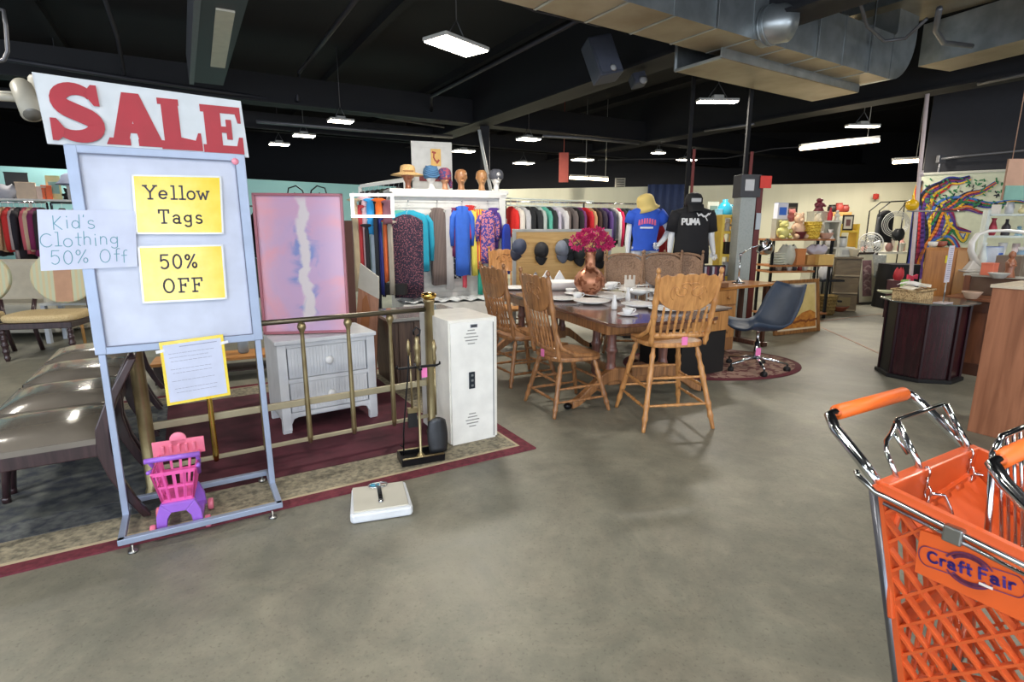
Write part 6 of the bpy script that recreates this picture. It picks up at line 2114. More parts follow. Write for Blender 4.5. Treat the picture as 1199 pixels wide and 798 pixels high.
# second cart nested ahead
t = thing('shopping_cart', 'second orange shopping cart nested at the right edge, mostly out of frame', 'shopping cart', CM_ @ Vector((-.0, -.335, -.0)), CA)
cart_frame(t, False)
m = MB()
i_ = .045
p = [Vector((.045, -.06, .845)), Vector((CW - .045, -.06, .845)), Vector((CW - .07, -.7, .80)), Vector((.07, -.7, .80)), Vector((.10, -.1, .42)), Vector((CW - .10, -.1, .42)), Vector((CW - .12, -.68, .44)), Vector((.12, -.68, .44))]
lattice(m, p[4], p[7], p[3], p[0], 9, 6, .009, .012); lattice(m, p[5], p[6], p[2], p[1], 9, 6, .009, .012); lattice(m, p[7], p[6], p[2], p[3], 5, 5, .009, .012)
for a, b in ((0, 3), (1, 2), (3, 2), (4, 7), (5, 6), (0, 4), (1, 5)): m.bar(p[a], p[b], .016, .02, up=(0, 0.3, 1))
m.build('basket', org, t)
m = MB()   # upright chrome wire gate behind the handle
m.tube([(.05, .14, .74), (.075, .16, .88), (.095, .178, .99), (.13, .18, 1.02), (.36, .18, 1.02), (.39, .178, .99), (.41, .16, .88), (.42, .14, .74)], .0065, 8)
for i in range(8):
    x = .12 + .034 * i; m.tube([(x, .18, 1.02), (x, .16, .9), (x, .135, .74)], .0035, 6)
m.tube([(.05, .14, .745), (.42, .14, .745)], .005, 6); m.tube([(.05, .14, .75), (.03, .05, .84)], .005, 6)
m.build('wire_gate', chrome, t)
m = MB()
for x in (.055, CW - .055): m.tube([(x, -.03, .86), (x + (.02 if x < .2 else -.02), -.1, .4), (x + (.02 if x < .2 else -.02), -.06, .13)], .011, 8)
m.tube([(.075, -.06, .2), (.1, -.66, .22), (CW - .1, -.66, .22), (CW - .075, -.06, .2)], .011, 8)
m.build('lower_frame', chrome, t)
for (x, y) in ((.075, -.06), (CW - .075, -.06), (.1, -.62), (CW - .1, -.62)):
    m = MB(); m.lathe([(0, -.014), (.058, -.014), (.062, -.008), (.062, .008), (.058, .014), (0, .014)], (x, y, .062), 18, R=Matrix.Rotation(pi / 2, 3, 'Y')); m.bar((x, y, .06), (x, y, .2), .03, .02, up=(1, 0, 0)); m.build('caster', mat('grey rubber', (60, 60, 62), .6), t)

# ================================================================ wood cabinet at the right edge
t = thing('wooden_counter', 'tall plain wood counter with cream top at the right picture edge', 'counter', (3.3, 3.75, 0), A30 - pi / 2)
plain = mat('plain veneer', (168, 112, 82), .45, kind='wood', c2=(138, 88, 62), stretch=(10, 10, .7))
m = MB(); m.box((.9, .25, .52), (1.8, .5, 1.04)); m.build('carcass', plain, t, bevel=.004)
m = MB(); m.prism([(-.01, -.012), (1.82, -.012), (1.82, .52), (-.01, .52)], 1.04, 1.062); m.build('top', mat('cream laminate', (214, 200, 178), .35), t, bevel=.003)

# ================================================================ octagonal kiosk
kc = Vector((4.05, 5.28, 0))
t = thing('octagonal_kiosk', 'dark mahogany octagonal kiosk with a glass top right of the aisle', 'kiosk', kc, 0)
def octo(r, rot=0.0): return [(r * cos(2 * pi * i / 8 + rot), r * sin(2 * pi * i / 8 + rot)) for i in range(8)]
ro = radians(10)
m = MB(); m.prism(octo(.315, ro), .03, .74); m.build('body', mat('kiosk mahogany', (62, 26, 34), .25, kind='wood', c2=(42, 18, 26), coat=.4), t)
m = MB(); m.prism(octo(.36, ro), .0, .035); m.build('base', black, t, bevel=.004)
m = MB()
for i in (3,):
    a0, a1 = octo(.32, ro)[i], octo(.32, ro)[i + 1]
    m.add([(a0[0], a0[1], .04), (a1[0], a1[1], .04), (a1[0], a1[1], .735), (a0[0], a0[1], .735)], [(0, 1, 2, 3)])
m.build('black_panel', mat('black panel', (20, 22, 24), .3), t, solid=.006)
m = MB()
for i in range(8):
    a0 = octo(.325, ro)[i]; m.bar((a0[0], a0[1], .035), (a0[0], a0[1], .74), .02, .02, up=(1, 0, 0))
m.build('corner_trim', mat('kiosk trim', (44, 18, 26), .3), t)
m = MB(); m.prism(octo(.395, ro), .742, .756); m.build('glass_top', mat('smoky glass top', (92, 98, 94), .06, coat=.6), t, bevel=.003)
# things on kiosk
def onk(px, py, z=.758): return P(px, py, z)
p = onk(1074, 350)
t = thing('wicker_basket', 'pale wicker basket holding papers on the octagonal kiosk', 'basket', (p.x, p.y + .06, .757), A30)
wick = mat('pale wicker', (206, 178, 132), .8, kind='cell', c2=(160, 130, 90), scale=90)
m = MB(); m.prism([(-.17, -.1), (.17, -.1), (.15, .12), (-.15, .12)], 0, .085)
m.tube([(-.18, -.11, .09), (.18, -.11, .09), (.16, .13, .09), (-.16, .13, .09)], .009, 6, closed=True); m.build('basket_body', wick, t)
for i, (dx, dy, rz_, c_) in enumerate(((-.05, 0, .3, (232, 224, 206)), (.05, .02, -.4, (238, 236, 232)), (.1, -.03, .9, (222, 214, 196)), (0, .05, -.9, (240, 238, 236)))):
    m = MB(); m.grid(lambda u, v: Vector(((u - .5) * .17, (v - .5) * .13, .02 * sin(u * 3) + .015 * v)), 5, 4)
    R_ = Matrix.Rotation(A30, 3, 'Z') @ Vector((dx, dy, 0))
    tag(m.build('paper_card', cm(c_), loc=t.location + R_ + Vector((0, 0, .092 + .012 * i)), rz=rz_, solid=.002), 'loose paper lying in the wicker basket on the kiosk', 'paper', 'papers in the kiosk basket')
p = onk(1057, 340); m = MB(); m.box((0, 0, .06), (.1, .02, .12)); tag(m.build('green_note', cm((166, 206, 116)), loc=(p.x + .02, p.y + .02, .757), rz=.4), 'light green card standing behind the kiosk basket', 'card')
p = onk(1043, 344); m = MB(); m.lathe([(.03, 0), (.09, .015), (.1, .03), (.095, .03), (.03, .008), (0, .006)], n=20); tag(m.build('glass_dish', mat('yellowish glass dish', (196, 200, 160), .15), loc=(p.x, p.y + .05, .757)), 'yellowish glass dish at the left of the kiosk top', 'dish')
p = onk(1104, 355)
t = thing('sign_holder', 'upright white card sign on a thin stem standing on the kiosk', 'sign holder', (p.x, p.y, .757), A30)
m = MB(); m.box((0, 0, .006), (.16, .1, .012)); m.build('base_plate', mat('clear base', (206, 200, 206), .2), t, bevel=.003)
m = MB(); m.tube([(0, 0, .01), (0, 0, .2)], .006, 8); m.build('stem', steel, t)
m = MB(); m.box((0, 0, .36), (.095, .006, .33)); c_ = m.build('card', cm((206, 202, 214), .5), t)
m = MB(); rnd = random.Random(8)
for i in range(16):
    z = .5 - i * .018; w_ = .025 + .015 * rnd.random()
    m.box((0, -.0035, z), (w_ * 2, .001, .004))
m.build('card_print', cm((130, 124, 150)), c_)

# ================================================================ cashier counter with glass display top
t = thing('cashier_counter', 'brown wood counter with a raised glass display case beyond the kiosk', 'counter', Vector((4.42, 5.5, 0)), A30 - radians(86))
brw = mat('brown panel wood', (128, 78, 52), .45, kind='wood', c2=(94, 56, 38), stretch=(8, 8, .8))
m = MB(); m.box((.75, .7, .36), (1.5, 1.4, .72)); m.build('panel_body', brw, t)
m = MB(); m.box((.75, -.004, .06), (1.5, .02, .12)); m.box((.75, -.004, .68), (1.52, .03, .1)); m.build('trim', mat('dark brown trim', (84, 50, 36), .4), t)
m = MB(); m.box((.75, .7, .75), (1.56, 1.46, .03)); m.build('ledge', mat('reddish ledge', (142, 92, 66), .3, kind='wood'), t, bevel=.004)
m = MB(); m.box((.62, .86, .86), (1.2, 1.1, .18)); m.build('glass_case', mat('smoked glass case', (104, 84, 72), .08, coat=.6, c2=(70, 54, 48), scale=3), t)
m = MB(); m.box((.62, .86, .965), (1.24, 1.14, .025)); m.build('case_top', mat('pale glass top', (196, 196, 184), .1, coat=.6), t)
for x in (.04, .55, 1.18):
    m = MB(); m.box((x, .3, .86), (.05, .03, .2)); m.build('case_post', brw, t)
def onc(px, py, back=.36, z=.978):
    return P(px, py, z)
# honey cabinet on counter
p = Q(1100, 340, 6.0)
t = thing('honey_cabinet', 'honey coloured wooden cabinet with a yellow tag left of the arched lamp', 'cabinet', (Q(1077, 340, 6.15).x, 6.15, 0), -.72)
hon = mat('honey pine', (186, 124, 58), .4, kind='wood', c2=(156, 98, 42))
m = MB(); m.box((.2, .16, .61), (.40, .32, 1.22)); m.build('cabinet_body', hon, t, bevel=.004)
m = MB(); m.box((.14, -.008, .62), (.26, .02, 1.16)); m.build('door', hon, t, bevel=.004)
m = MB(); m.box((.33, -.008, .62), (.10, .02, 1.16)); m.build('side_stile', mat('light pine edge', (206, 150, 86), .4, kind='wood'), t, bevel=.003)
m = MB(); m.box((.2, -.02, 1.1), (.035, .003, .08), rz=.0); m.build('price_tag', cm((232, 214, 40)), t)
for lab, nm, cat, px, py, Y, c_, s in (('small terracotta pot on the honey cabinet', 'clay_pot', 'pot', 1100, 300, 6.3, (150, 84, 66), .05), ('little white bowl at the left on the honey cabinet', 'white_bowl', 'bowl', 1090, 300, 6.3, (226, 224, 214), .045)):
    p = Q(px, py, Y); m = MB(); m.lathe([(s * .6, 0), (s, s * .4), (s * 1.05, s * 1.2), (s * .9, s * 1.25), (s * .8, s * .4), (0, s * .3)], n=16); tag(m.build(nm, cm(c_, .5), loc=(p.x, p.y, 1.225)), lab, cat)
# arched lamp
p = P(1141, 318, .978)
t = thing('arched_lamp', 'white arched magnifier lamp with triangular foot on the counter', 'lamp', (p.x, p.y, .978), .12)
lam = mat('white lamp plastic', (226, 224, 220), .35, coat=.3)
m = MB(); m.prism([(-.16, -.05), (.18, -.07), (.14, .1), (-.1, .1)], 0, .02); m.loft([[Vector((-.13, -.04, .02)), Vector((.15, -.05, .02)), Vector((.12, .06, .02)), Vector((-.1, .06, .02))], [Vector((-.05, -.02, .12)), Vector((.03, -.02, .12)), Vector((.03, .03, .12)), Vector((-.05, .03, .12))]], smooth=False); m.build('foot', lam, t, bevel=.01)
m = MB(); m.tube([(.06, 0, .04), (-.03, 0, .13), (-.085, 0, .22), (-.09, 0, .31), (-.04, 0, .39), (.08, 0, .425), (.3, -.0, .43), (.5, -.02, .41), (.75, -.04, .44)], [.05, .045, .038, .034, .03, .026, .026, .035, .04], 12, flat=.6); m.build('arm', lam, t)
m = MB(); m.box((.62, -.035, .405), (.3, .07, .02)); m.build('lamp_tube', mat('lamp diffuser', (244, 240, 226), .3, emit=.7), t)
# items on the counter, from left to right
def simple(kind, nm, lab, cat, loc, s, c_, rz_=0.2, rough=.5, group=None, m_=None, c2=None):
    """kind: box jar bottle bowl plate figure basket plush vase mug"""
    m = MB(); w, d_, h = s
    mats = [m_ or cm(c_, rough)]
    if c2: mats.append(cm(c2, rough))
    if kind == 'box':
        m.box((0, 0, h / 2), (w, d_, h))
        if c2: m.mi = 1; m.box((0, -d_ / 2 - .002, h * .5), (w * .7, .004, h * .5)); m.box((0, 0, h + .002), (w * .94, d_ * .94, .006))
        else: m.box((0, 0, h + .002), (w * 1.04, d_ * 1.04, min(.02, h * .15)))
    elif kind == 'jar':
        m.lathe([(w * .35, 0), (w * .5, h * .1), (w * .5, h * .7), (w * .36, h * .84), (w * .36, h * .87)], n=16)
        if c2: m.mi = 1
        m.lathe([(w * .4, h * .86), (w * .4, h), (0, h)], n=16)
    elif kind == 'bottle':
        m.lathe([(w * .45, 0), (w * .5, h * .05), (w * .5, h * .55), (w * .2, h * .75), (w * .17, h * .92)], n=16)
        if c2: m.mi = 1
        m.lathe([(w * .2, h * .9), (w * .2, h), (0, h)], n=12)
    elif kind == 'bowl':
        m.lathe([(w * .25, 0), (w * .3, h * .1), (w * .5, h * .9), (w * .52, h), (w * .46, h), (w * .26, h * .2), (0, h * .15)], n=18)
    elif kind == 'vase':
        m.lathe([(w * .28, 0), (w * .45, h * .2), (w * .5, h * .4), (w * .3, h * .7), (w * .2, h * .85), (w * .32, h), (w * .28, h), (w * .15, h * .82), (0, h * .8)], n=18)
    elif kind == 'figure':
        m.lathe([(w * .5, 0), (w * .45, h * .05), (w * .3, h * .3), (w * .42, h * .55), (w * .2, h * .72)], n=14); m.ball((0, 0, h * .84), (w * .28, w * .28, h * .15))
        for s_ in (-1, 1): m.tube([(s_ * w * .36, 0, h * .6), (s_ * w * .5, -w * .15, h * .42), (s_ * w * .2, -w * .35, h * .45)], w * .09, 6)
    elif kind == 'plush':
        m.ball((0, 0, h * .33), (w * .42, d_ * .45, h * .34)); m.ball((0, -.01, h * .76), (w * .3, d_ * .36, h * .22)); m.ball((0, -d_ * .4, h * .7), (w * .12, d_ * .14, h * .08))
        for s_ in (-1, 1):
            m.ball((s_ * w * .24, 0, h * .93), (w * .1, d_ * .08, h * .08)); m.ball((s_ * w * .42, -d_ * .2, h * .42), (w * .12, d_ * .2, h * .12)); m.ball((s_ * w * .3, -d_ * .42, h * .1), (w * .14, d_ * .3, h * .1))
    elif kind == 'basket':
        m.lathe([(w * .38, 0), (w * .42, h * .2), (w * .5, h * .95), (w * .53, h), (w * .47, h), (w * .36, h * .15), (0, h * .1)], n=18, sy=d_ / w)
        for i in range(5): m.tube([(w * (.40 + .02 * i) * cos(a), d_ * (.40 + .02 * i) * sin(a), h * (.12 + .18 * i)) for a in [2 * pi * j / 18 for j in range(18)]], h * .05, 5, closed=True)
    elif kind == 'mug':
        m.lathe([(w * .4, 0), (w * .42, h), (w * .36, h), (w * .34, h * .1), (0, h * .1)], n=16); m.tube([(w * .4, 0, h * .8), (w * .65, 0, h * .7), (w * .65, 0, h * .35), (w * .4, 0, h * .25)], w * .06, 6)
    elif kind == 'stack':
        for i in range(5): m.lathe([(w * .3, h * i / 5), (w * (.5 - .02 * i), h * (i + .6) / 5), (w * .3, h * (i + .7) / 5)], n=18)
    elif kind == 'bag':
        m.grid(lambda u, v: Vector((w * .5 * cos(2 * pi * u) * (.6 + .5 * sin(pi * v)) * (1 + .12 * sin(9 * u * 6.28 / 3)), d_ * .5 * sin(2 * pi * u) * (.6 + .5 * sin(pi * v)), h * v + .02 * sin(u * 30))), 18, 8)
    o = m.build(nm, mats, loc=loc, rz=rz_, bevel=.004 if kind == 'box' else 0)
    return tag(o, lab, cat, group)


for kind, nm, lab, cat, px, py, z, s, c_, c2 in (
        ('box', 'game_box', 'blue and white box right of the arched lamp on the counter', 'box', 1163, 316, .978, (.16, .12, .25), (206, 216, 232), (64, 108, 206)),
        ('box', 'salmon_box', 'salmon pink little box before the blue and white box', 'box', 1161, 322, .978, (.15, .1, .11), (232, 128, 100), None),
        ('vase', 'crystal_vase', 'tall clear crystal vase directly behind the arched lamp', 'vase', 1150, 316, .978, (.09, .09, .3), (206, 214, 212), None),
        ('box', 'grey_case', 'grey brown case at the right end of the counter', 'case', 1188, 322, .978, (.3, .2, .19), (124, 110, 96), (140, 128, 112)),
        ('bowl', 'glass_bowl', 'low pale glass bowl in front on the counter right of the lamp foot', 'bowl', 1172, 326, .978, (.16, .16, .05), (196, 196, 190), None),
        ('jar', 'blue_jar', 'grey blue jar at the far right of the counter', 'jar', 1196, 318, .978, (.1, .1, .26), (120, 150, 176), (206, 206, 206)),
        ('figure', 'brown_figurine', 'small brown figurine behind the counter case', 'figurine', 1184, 325, .978, (.1, .1, .25), (150, 96, 70), None),
        ('bowl', 'shell_bowl', 'pinkish shell bowl in the case beside the wood counter', 'bowl', 1140, 350, .77, (.16, .14, .07), (214, 182, 160), None)):
    p = P(px, py, z); simple(kind, nm, lab, cat, (p.x, p.y + .03, z), s, c_, A30, .35, c2=c2)
# shelf with clutter further right behind the counter
t = thing('goods_shelf', 'white display shelf with small goods behind the counter right of the mural', 'shelf', (Q(1147, 300, 8.6).x, 8.6, 0), -.5)
m = MB()
for z in (1.62, 1.3, .95): m.box((.75, 0, z), (1.5, .3, .03))
for x in (0, 1.5): m.box((x, 0, .85), (.04, .3, 1.7))
m.build('shelf_frame', cm((196, 206, 204)), t)
TM = Matrix.Translation(t.location) @ Matrix.Rotation(-.5, 4, 'Z')
rnd = random.Random(21)
shc = [((220, 214, 206), 'white'), ((206, 190, 190), 'pale rose'), ((186, 190, 196), 'silver grey'), ((176, 60, 76), 'dark red'), ((206, 196, 150), 'straw'), ((60, 58, 64), 'black'), ((196, 146, 130), 'peach'), ((110, 150, 170), 'blue'), ((226, 226, 226), 'chalk')]
kinds = ['box', 'jar', 'vase', 'bottle', 'figure', 'bowl', 'mug']
for zi, z in enumerate((1.635, 1.315, .965)):
    for i in range(9):
        c_, cn = shc[(i * 2 + zi * 3) % 9]; kd = kinds[(i + zi * 2) % 7]
        q = TM @ Vector((.1 + .155 * i, 0, z))
        h_ = .14 + .12 * rnd.random()
        if zi == 0: h_ *= .8
        nx_ = shc[((i + 1) * 2 + zi * 3) % 9][1]
        simple(kd, kd + '_ornament', '%s %s, %s board of the white display shelf, %s' % (cn, kd, ('top', 'middle', 'bottom')[zi], 'right end' if i == 8 else 'before %s %s' % (nx_, kinds[(i + 1 + zi * 2) % 7])), 'ornament', q, (.11, .1, h_), c_, rnd.random(), .4, 'small goods on the white display shelf')
p = TM @ Vector((.55, 0, 1.64)); m = MB(); m.ball((0, 0, .1), (.3, .16, .11)); m.ball((.15, 0, .07), (.2, .14, .08)); tag(m.build('black_hat', cm((22, 22, 26), .95), loc=p + Vector((0, -.02, .2))), 'big black fluffy hat on top of the white display shelf', 'hat')
# pink and teal panel hanging at the upper right
a = Q(1181, 186, 7.4); b = Q(1240, 234, 7.4)
m = MB(); m.box(((a.x + b.x) / 2, 7.4, (a.z + b.z) / 2), (b.x - a.x, .03, a.z - b.z)); m.mi = 1; m.box(((a.x + b.x) / 2, 7.38, b.z + .09), (b.x - a.x - .01, .02, .18)); m.mi = 0
for xx_ in (a.x + .05, b.x - .05): m.tube([(xx_, 7.4, a.z - .01), (xx_, 7.4, CEIL)], .006, 5)
tag(m.build('pink_board', [mat('brownish pink board', (178, 142, 122), .7), mat('teal stripe board', (120, 164, 154), .7)]), 'brownish pink board with a teal lower stripe at the upper right edge', 'board')

# ================================================================ mural wall
ma = Q(1072, 207, 11.0); mbx = Q(1183, 201, 10.2)
ma = Vector((7.86, 11.0, 0)); mb2 = Vector((12.0, 8.1, 0))
d = mb2 - ma; mr = math.atan2(d.y, d.x)
t = thing('mural_wall', 'cream partition painted with a colourful flowing tree at the right back', 'mural wall', ma, mr)
MH = 2.42
m = MB(); m.box((d.length / 2, .06, MH / 2), (d.length, .1, MH)); m.build('partition_board', mat('mural cream', (206, 210, 184), .7), t)
m = MB(); m.box((d.length / 2, .06, MH + .02), (d.length + .04, .14, .04)); m.build('cap_rail', cm((206, 204, 190)), t)
MI = (Matrix.Translation(ma) @ Matrix.Rotation(mr, 4, 'Z')).inverted()
def onm(px, py):
    o = MI @ Vector((0, 0, CAM_H)); dd_ = MI.to_3x3() @ ray(px, py); s = (-.0 - o.y) / dd_.y; q = o + dd_ * s
    return (q.x, q.z)
cols = [(206, 40, 44), (48, 58, 150), (226, 130, 40), (96, 56, 140), (232, 196, 56), (40, 120, 70), (30, 30, 40), (150, 30, 70), (60, 110, 190)]
mm_ = [mat('mural paint %d' % i, c, .6) for i, c in enumerate(cols)]
m = MB(); XM = Matrix.Translation((0, -.0, 0)) @ XZ
rnd = random.Random(13)
def flow(pts, n, spread, w0, w1, seed=0):
    P_ = [onm(*q) for q in pts]
    for k in range(n):
        off = (k - (n - 1) / 2) * spread
        m.mi = (k * 4 + seed) % 9
        # catmull style resample
        out = []
        for i in range(len(P_) - 1):
            for f in (0, .2, .4, .6, .8):
                p0 = Vector(P_[max(i - 1, 0)]); p1 = Vector(P_[i]); p2 = Vector(P_[i + 1]); p3 = Vector(P_[min(i + 2, len(P_) - 1)])
                out.append(.5 * ((2 * p1) + (p2 - p0) * f + (2 * p0 - 5 * p1 + 4 * p2 - p3) * f * f + (3 * p1 - p0 - 3 * p2 + p3) * f ** 3))
        out.append(Vector(P_[-1]))
        N_ = len(out)
        for i in range(N_ - 1):
            fa = i / (N_ - 1); sc__ = 1 - .8 * fa
            dv = (out[i + 1] - out[i]).normalized(); nn = Vector((-dv.y, dv.x))
            wob = .02 * sin(fa * 9 + k * 1.7)
            a_ = out[i] + nn * (off * sc__ + wob * sc__); b_ = out[i + 1] + nn * (off * (1 - .8 * (i + 1) / (N_ - 1)) + .02 * sin((i + 1) / (N_ - 1) * 9 + k * 1.7) * sc__)
            m.ink([a_, b_], w0 + (w1 - w0) * fa, XM, .001 + .0004 * ((k * 7 + seed) % 11))
flow([(1074, 325), (1078, 290), (1080, 262), (1082, 240), (1090, 225), (1104, 217), (1112, 212), (1124, 212), (1136, 208)], 8, .05, .07, .02)
flow([(1076, 305), (1080, 275), (1078, 250), (1075, 225), (1078, 212)], 6, .05, .06, .03, 2)
flow([(1076, 320), (1086, 292), (1098, 270), (1106, 248), (1122, 236), (1134, 228), (1150, 224), (1166, 214)], 7, .045, .06, .015, 4)
flow([(1090, 262), (1104, 240), (1124, 234), (1142, 236), (1160, 240), (1185, 236), (1199, 237)], 5, .04, .05, .02, 1)
flow([(1104, 245), (1118, 245), (1134, 243), (1150, 249), (1162, 246)], 4, .035, .04, .015, 3)
flow([(1078, 318), (1090, 290), (1106, 276), (1116, 262), (1120, 272), (1128, 282), (1134, 271)], 4, .04, .05, .04, 5)
flow([(1078, 322), (1084, 296), (1098, 282), (1110, 280), (1118, 288), (1121, 296)], 8, .045, .06, .02, 6)
flow([(1080, 326), (1086, 306), (1096, 296), (1104, 296), (1108, 300)], 4, .04, .05, .02, 5)
flow([(1104, 240), (1112, 256), (1118, 266), (1126, 270), (1136, 272)], 5, .035, .045, .03, 0)
flow([(1084, 232), (1089, 242), (1086, 250), (1080, 258)], 4, .035, .045, .03, 4)
m.mi = 5
for k in range(150):
    px = 1084 + 115 * rnd.random(); py = 209 + 34 * rnd.random()
    if px > 1176 and py > 214 and px > 1180: continue
    c_ = onm(px, py); a = rnd.random() * pi; m.mi = 5 if rnd.random() < .7 else 6
    m.ink([(c_[0] - .02 * cos(a), c_[1] - .02 * sin(a)), (c_[0] + .02 * cos(a), c_[1] + .02 * sin(a))], .022, XM, .006)
m.build('painted_tree', mm_, t)
# yellow ball and pink bow near the pole
p = Q(1068, 240, 8.2); m = MB(); m.ball((0, 0, 0), .085); m.tube([(0, 0, .08), (.0, .02, .14)], .008, 6); tag(m.build('yellow_ball', cm((224, 178, 24), .3), loc=p), 'yellow ball fixed to the pale pole beside the mural', 'ball')
m = MB(); a = Q(1062, 247, 8.2); b = Q(1120, 247, 8.2); m.tube([a, b], .012, 6); m.tube([b, b + Vector((.2, .1, 0))], .012, 6); tag(m.build('hanging_rail', steel), 'thin steel rail reaching from the pale pole across the mural', 'rail')
p = Q(1068, 325, 8.15); m = MB()
for s in (-1, 1): m.loft([[p + Vector((0, -.02, -.01)), p + Vector((0, .02, -.01)), p + Vector((0, .02, .02)), p + Vector((0, -.02, .02))], [p + Vector((s * .07, -.02, -.02)), p + Vector((s * .07, .02, -.02)), p + Vector((s * .07, .02, .05)), p + Vector((s * .07, -.02, .05))]], smooth=False)
m.tube([p, p + Vector((.02, -.02, -.2))], .02, 6)
tag(m.build('pink_bow', cm((232, 70, 100)), None), 'hot pink ribbon bow tied low on the pale pole', 'bow')
# ================================================================ goods at the right back
def at(px, py, Y): return Q(px, py, Y)


def px2m(px, Y): return px * Y / 625.0


# grey perforated display tower
a = Q(868, 204, 7.7); b = Q(903, 206, 7.7)
t = thing('display_tower', 'tall grey perforated display tower with black header and reddish side', 'display tower', (a.x + .0, 7.7, 0), .12)
tw_ = .27; hz = a.z
m = MB(); m.box((tw_ / 2, .1, (hz - .3) / 2), (tw_ - .05, .2, hz - .3)); m.build('tower_body', mat('perforated grey', (158, 166, 162), .5, kind='check', c2=(170, 176, 172), scale=40), t, bevel=.004)
m = MB(); m.box((tw_ / 2 + .01, .09, hz - .15), (tw_ + .02, .22, .3)); hd = m.build('header', mat('charcoal header', (62, 62, 66), .5), t, bevel=.006)
m = MB(); m.box((tw_ * .45, -.025, hz - .14), (.13, .006, .15)); m.build('header_label', cm((218, 218, 218)), hd, bevel=.01)
m = MB(); m.box((tw_ + .025, .1, (hz - .1) / 2), (.08, .2, hz - .1)); m.build('side_post', mat('oxblood side', (104, 36, 34), .45), t)
m = MB(); m.box((tw_ + .07, -.04, hz - .1), (.16, .012, .16)); m.build('red_card', cm((236, 62, 48), .5), t)
m = MB(); m.box((tw_ + .02, -.02, hz - .62), (.07, .02, .22)); m.build('metal_plate', steel, t)
# wooden shelf unit
t = thing('wooden_shelf', 'oak shelf unit crowded with toys and boxes behind the navy swivel chair', 'shelf', (Q(902, 300, 8.6).x, 8.6, 0), .12)
SWd = px2m(76, 8.6)
zs_ = [Q(940, y, 8.6).z for y in (279.5, 310, 317)]
m = MB()
for z, w_ in zip(zs_, (1.0, 1.0, .72)): m.box((SWd * w_ / 2, .17, z - .015), (SWd * w_, .4, .03))
m.box((SWd / 2, .17, .08), (SWd, .4, .03))
m.build('boards', mat('warm shelf oak', (188, 128, 80), .45, kind='wood', c2=(158, 100, 58), stretch=(1.2, 14, 14)), t, bevel=.003)
for x in (.03, SWd - .03):
    for y in (.0, .34): m = MB(); m.box((x, y, zs_[0] / 2), (.035, .035, zs_[0])); m.build('upright', blackm, t)
T0, T1, T2 = zs_
GR = 'goods crowded on the right back shelves'
def put(kind, nm, lab, cat, px, z, Y, s, c, c2=None, rz_=.2, m_=None):
    r = ray(px, 270); p = Q(px, 270, Y)
    return simple(kind, nm, lab, cat, (p.x, Y, z), s, c, rz_, .5, None, m_, c2)
put('box', 'detergent_box', 'white box with a blue front at the left end of the upper shelf', 'box', 912, T0 + .30, 8.78, (.18, .1, .24), (222, 222, 232), (52, 108, 206))
put('box', 'carton', 'grey carton under the blue fronted box', 'box', 912, T0, 8.8, (.2, .12, .30), (170, 166, 150), None)
put('plush', 'plush_dog', 'pale yellow plush toy sitting at the left of the upper shelf', 'soft toy', 917, T0, 8.68, (.24, .18, .28), (220, 212, 130))
put('plush', 'teddy_bear', 'big peach teddy bear in the middle of the upper shelf', 'soft toy', 934, T0, 8.72, (.26, .2, .40), (226, 186, 150))
put('plush', 'pink_plush', 'small pink plush toy on the carton left of the teddy bear', 'soft toy', 925, T0 + .26, 8.86, (.18, .14, .2), (216, 130, 120))
put('bowl', 'dark_red_pot', 'dark red bowl between teddy bear and yellow basket', 'bowl', 938, T0, 8.62, (.16, .14, .11), (96, 30, 34))
put('basket', 'yellow_basket', 'bright yellow round basket on the upper shelf', 'basket', 951, T0, 8.7, (.26, .24, .26), (222, 190, 70), m_=mat('yellow wicker', (220, 188, 72), .8, kind='cell', c2=(190, 150, 40), scale=60))
put('plush', 'straw_doll', 'straw coloured doll behind the yellow basket', 'soft toy', 956, T0, 8.85, (.2, .16, .4), (206, 196, 170))
put('bowl', 'pink_bowl', 'pale pink dish at the right end of the upper shelf', 'bowl', 968, T0, 8.66, (.2, .16, .09), (206, 160, 140))
put('stack', 'plate_stack', 'stack of white plates at the left of the middle shelf', 'dishes', 913, T1, 8.7, (.3, .3, .2), (222, 222, 206))
put('bag', 'china_bag', 'clear bag of white china right of the plate stack', 'bag', 926, T1, 8.7, (.3, .22, .3), (206, 208, 194))
put('box', 'orange_block', 'orange wooden block in the middle shelf centre', 'box', 939, T1, 8.62, (.15, .1, .24), (204, 130, 76))
put('bag', 'clear_bag', 'clear lavender bag above the right wooden box', 'bag', 960, T1 + .15, 8.74, (.32, .2, .15), (196, 192, 206))
put('box', 'wooden_box', 'light wooden box left of its twin on the middle shelf', 'box', 950, T1, 8.66, (.14, .14, .14), (190, 142, 82))
put('box', 'wooden_box', 'wide light wooden box at the right of the middle shelf', 'box', 967, T1, 8.64, (.27, .16, .15), (222, 184, 110))
for i, (c, cn) in enumerate((((60, 50, 50), 'black'), ((190, 176, 160), 'beige'), ((84, 66, 60), 'brown'), ((226, 224, 220), 'white'), ((66, 70, 80), 'slate'), ((150, 60, 56), 'red'), ((206, 200, 190), 'cream'))):
    put('mug', 'mug', cn + ' mug in the row on the lowest oak board', 'mug', 910 + i * 6.2, T2, 8.68, (.085, .085, .10), c)
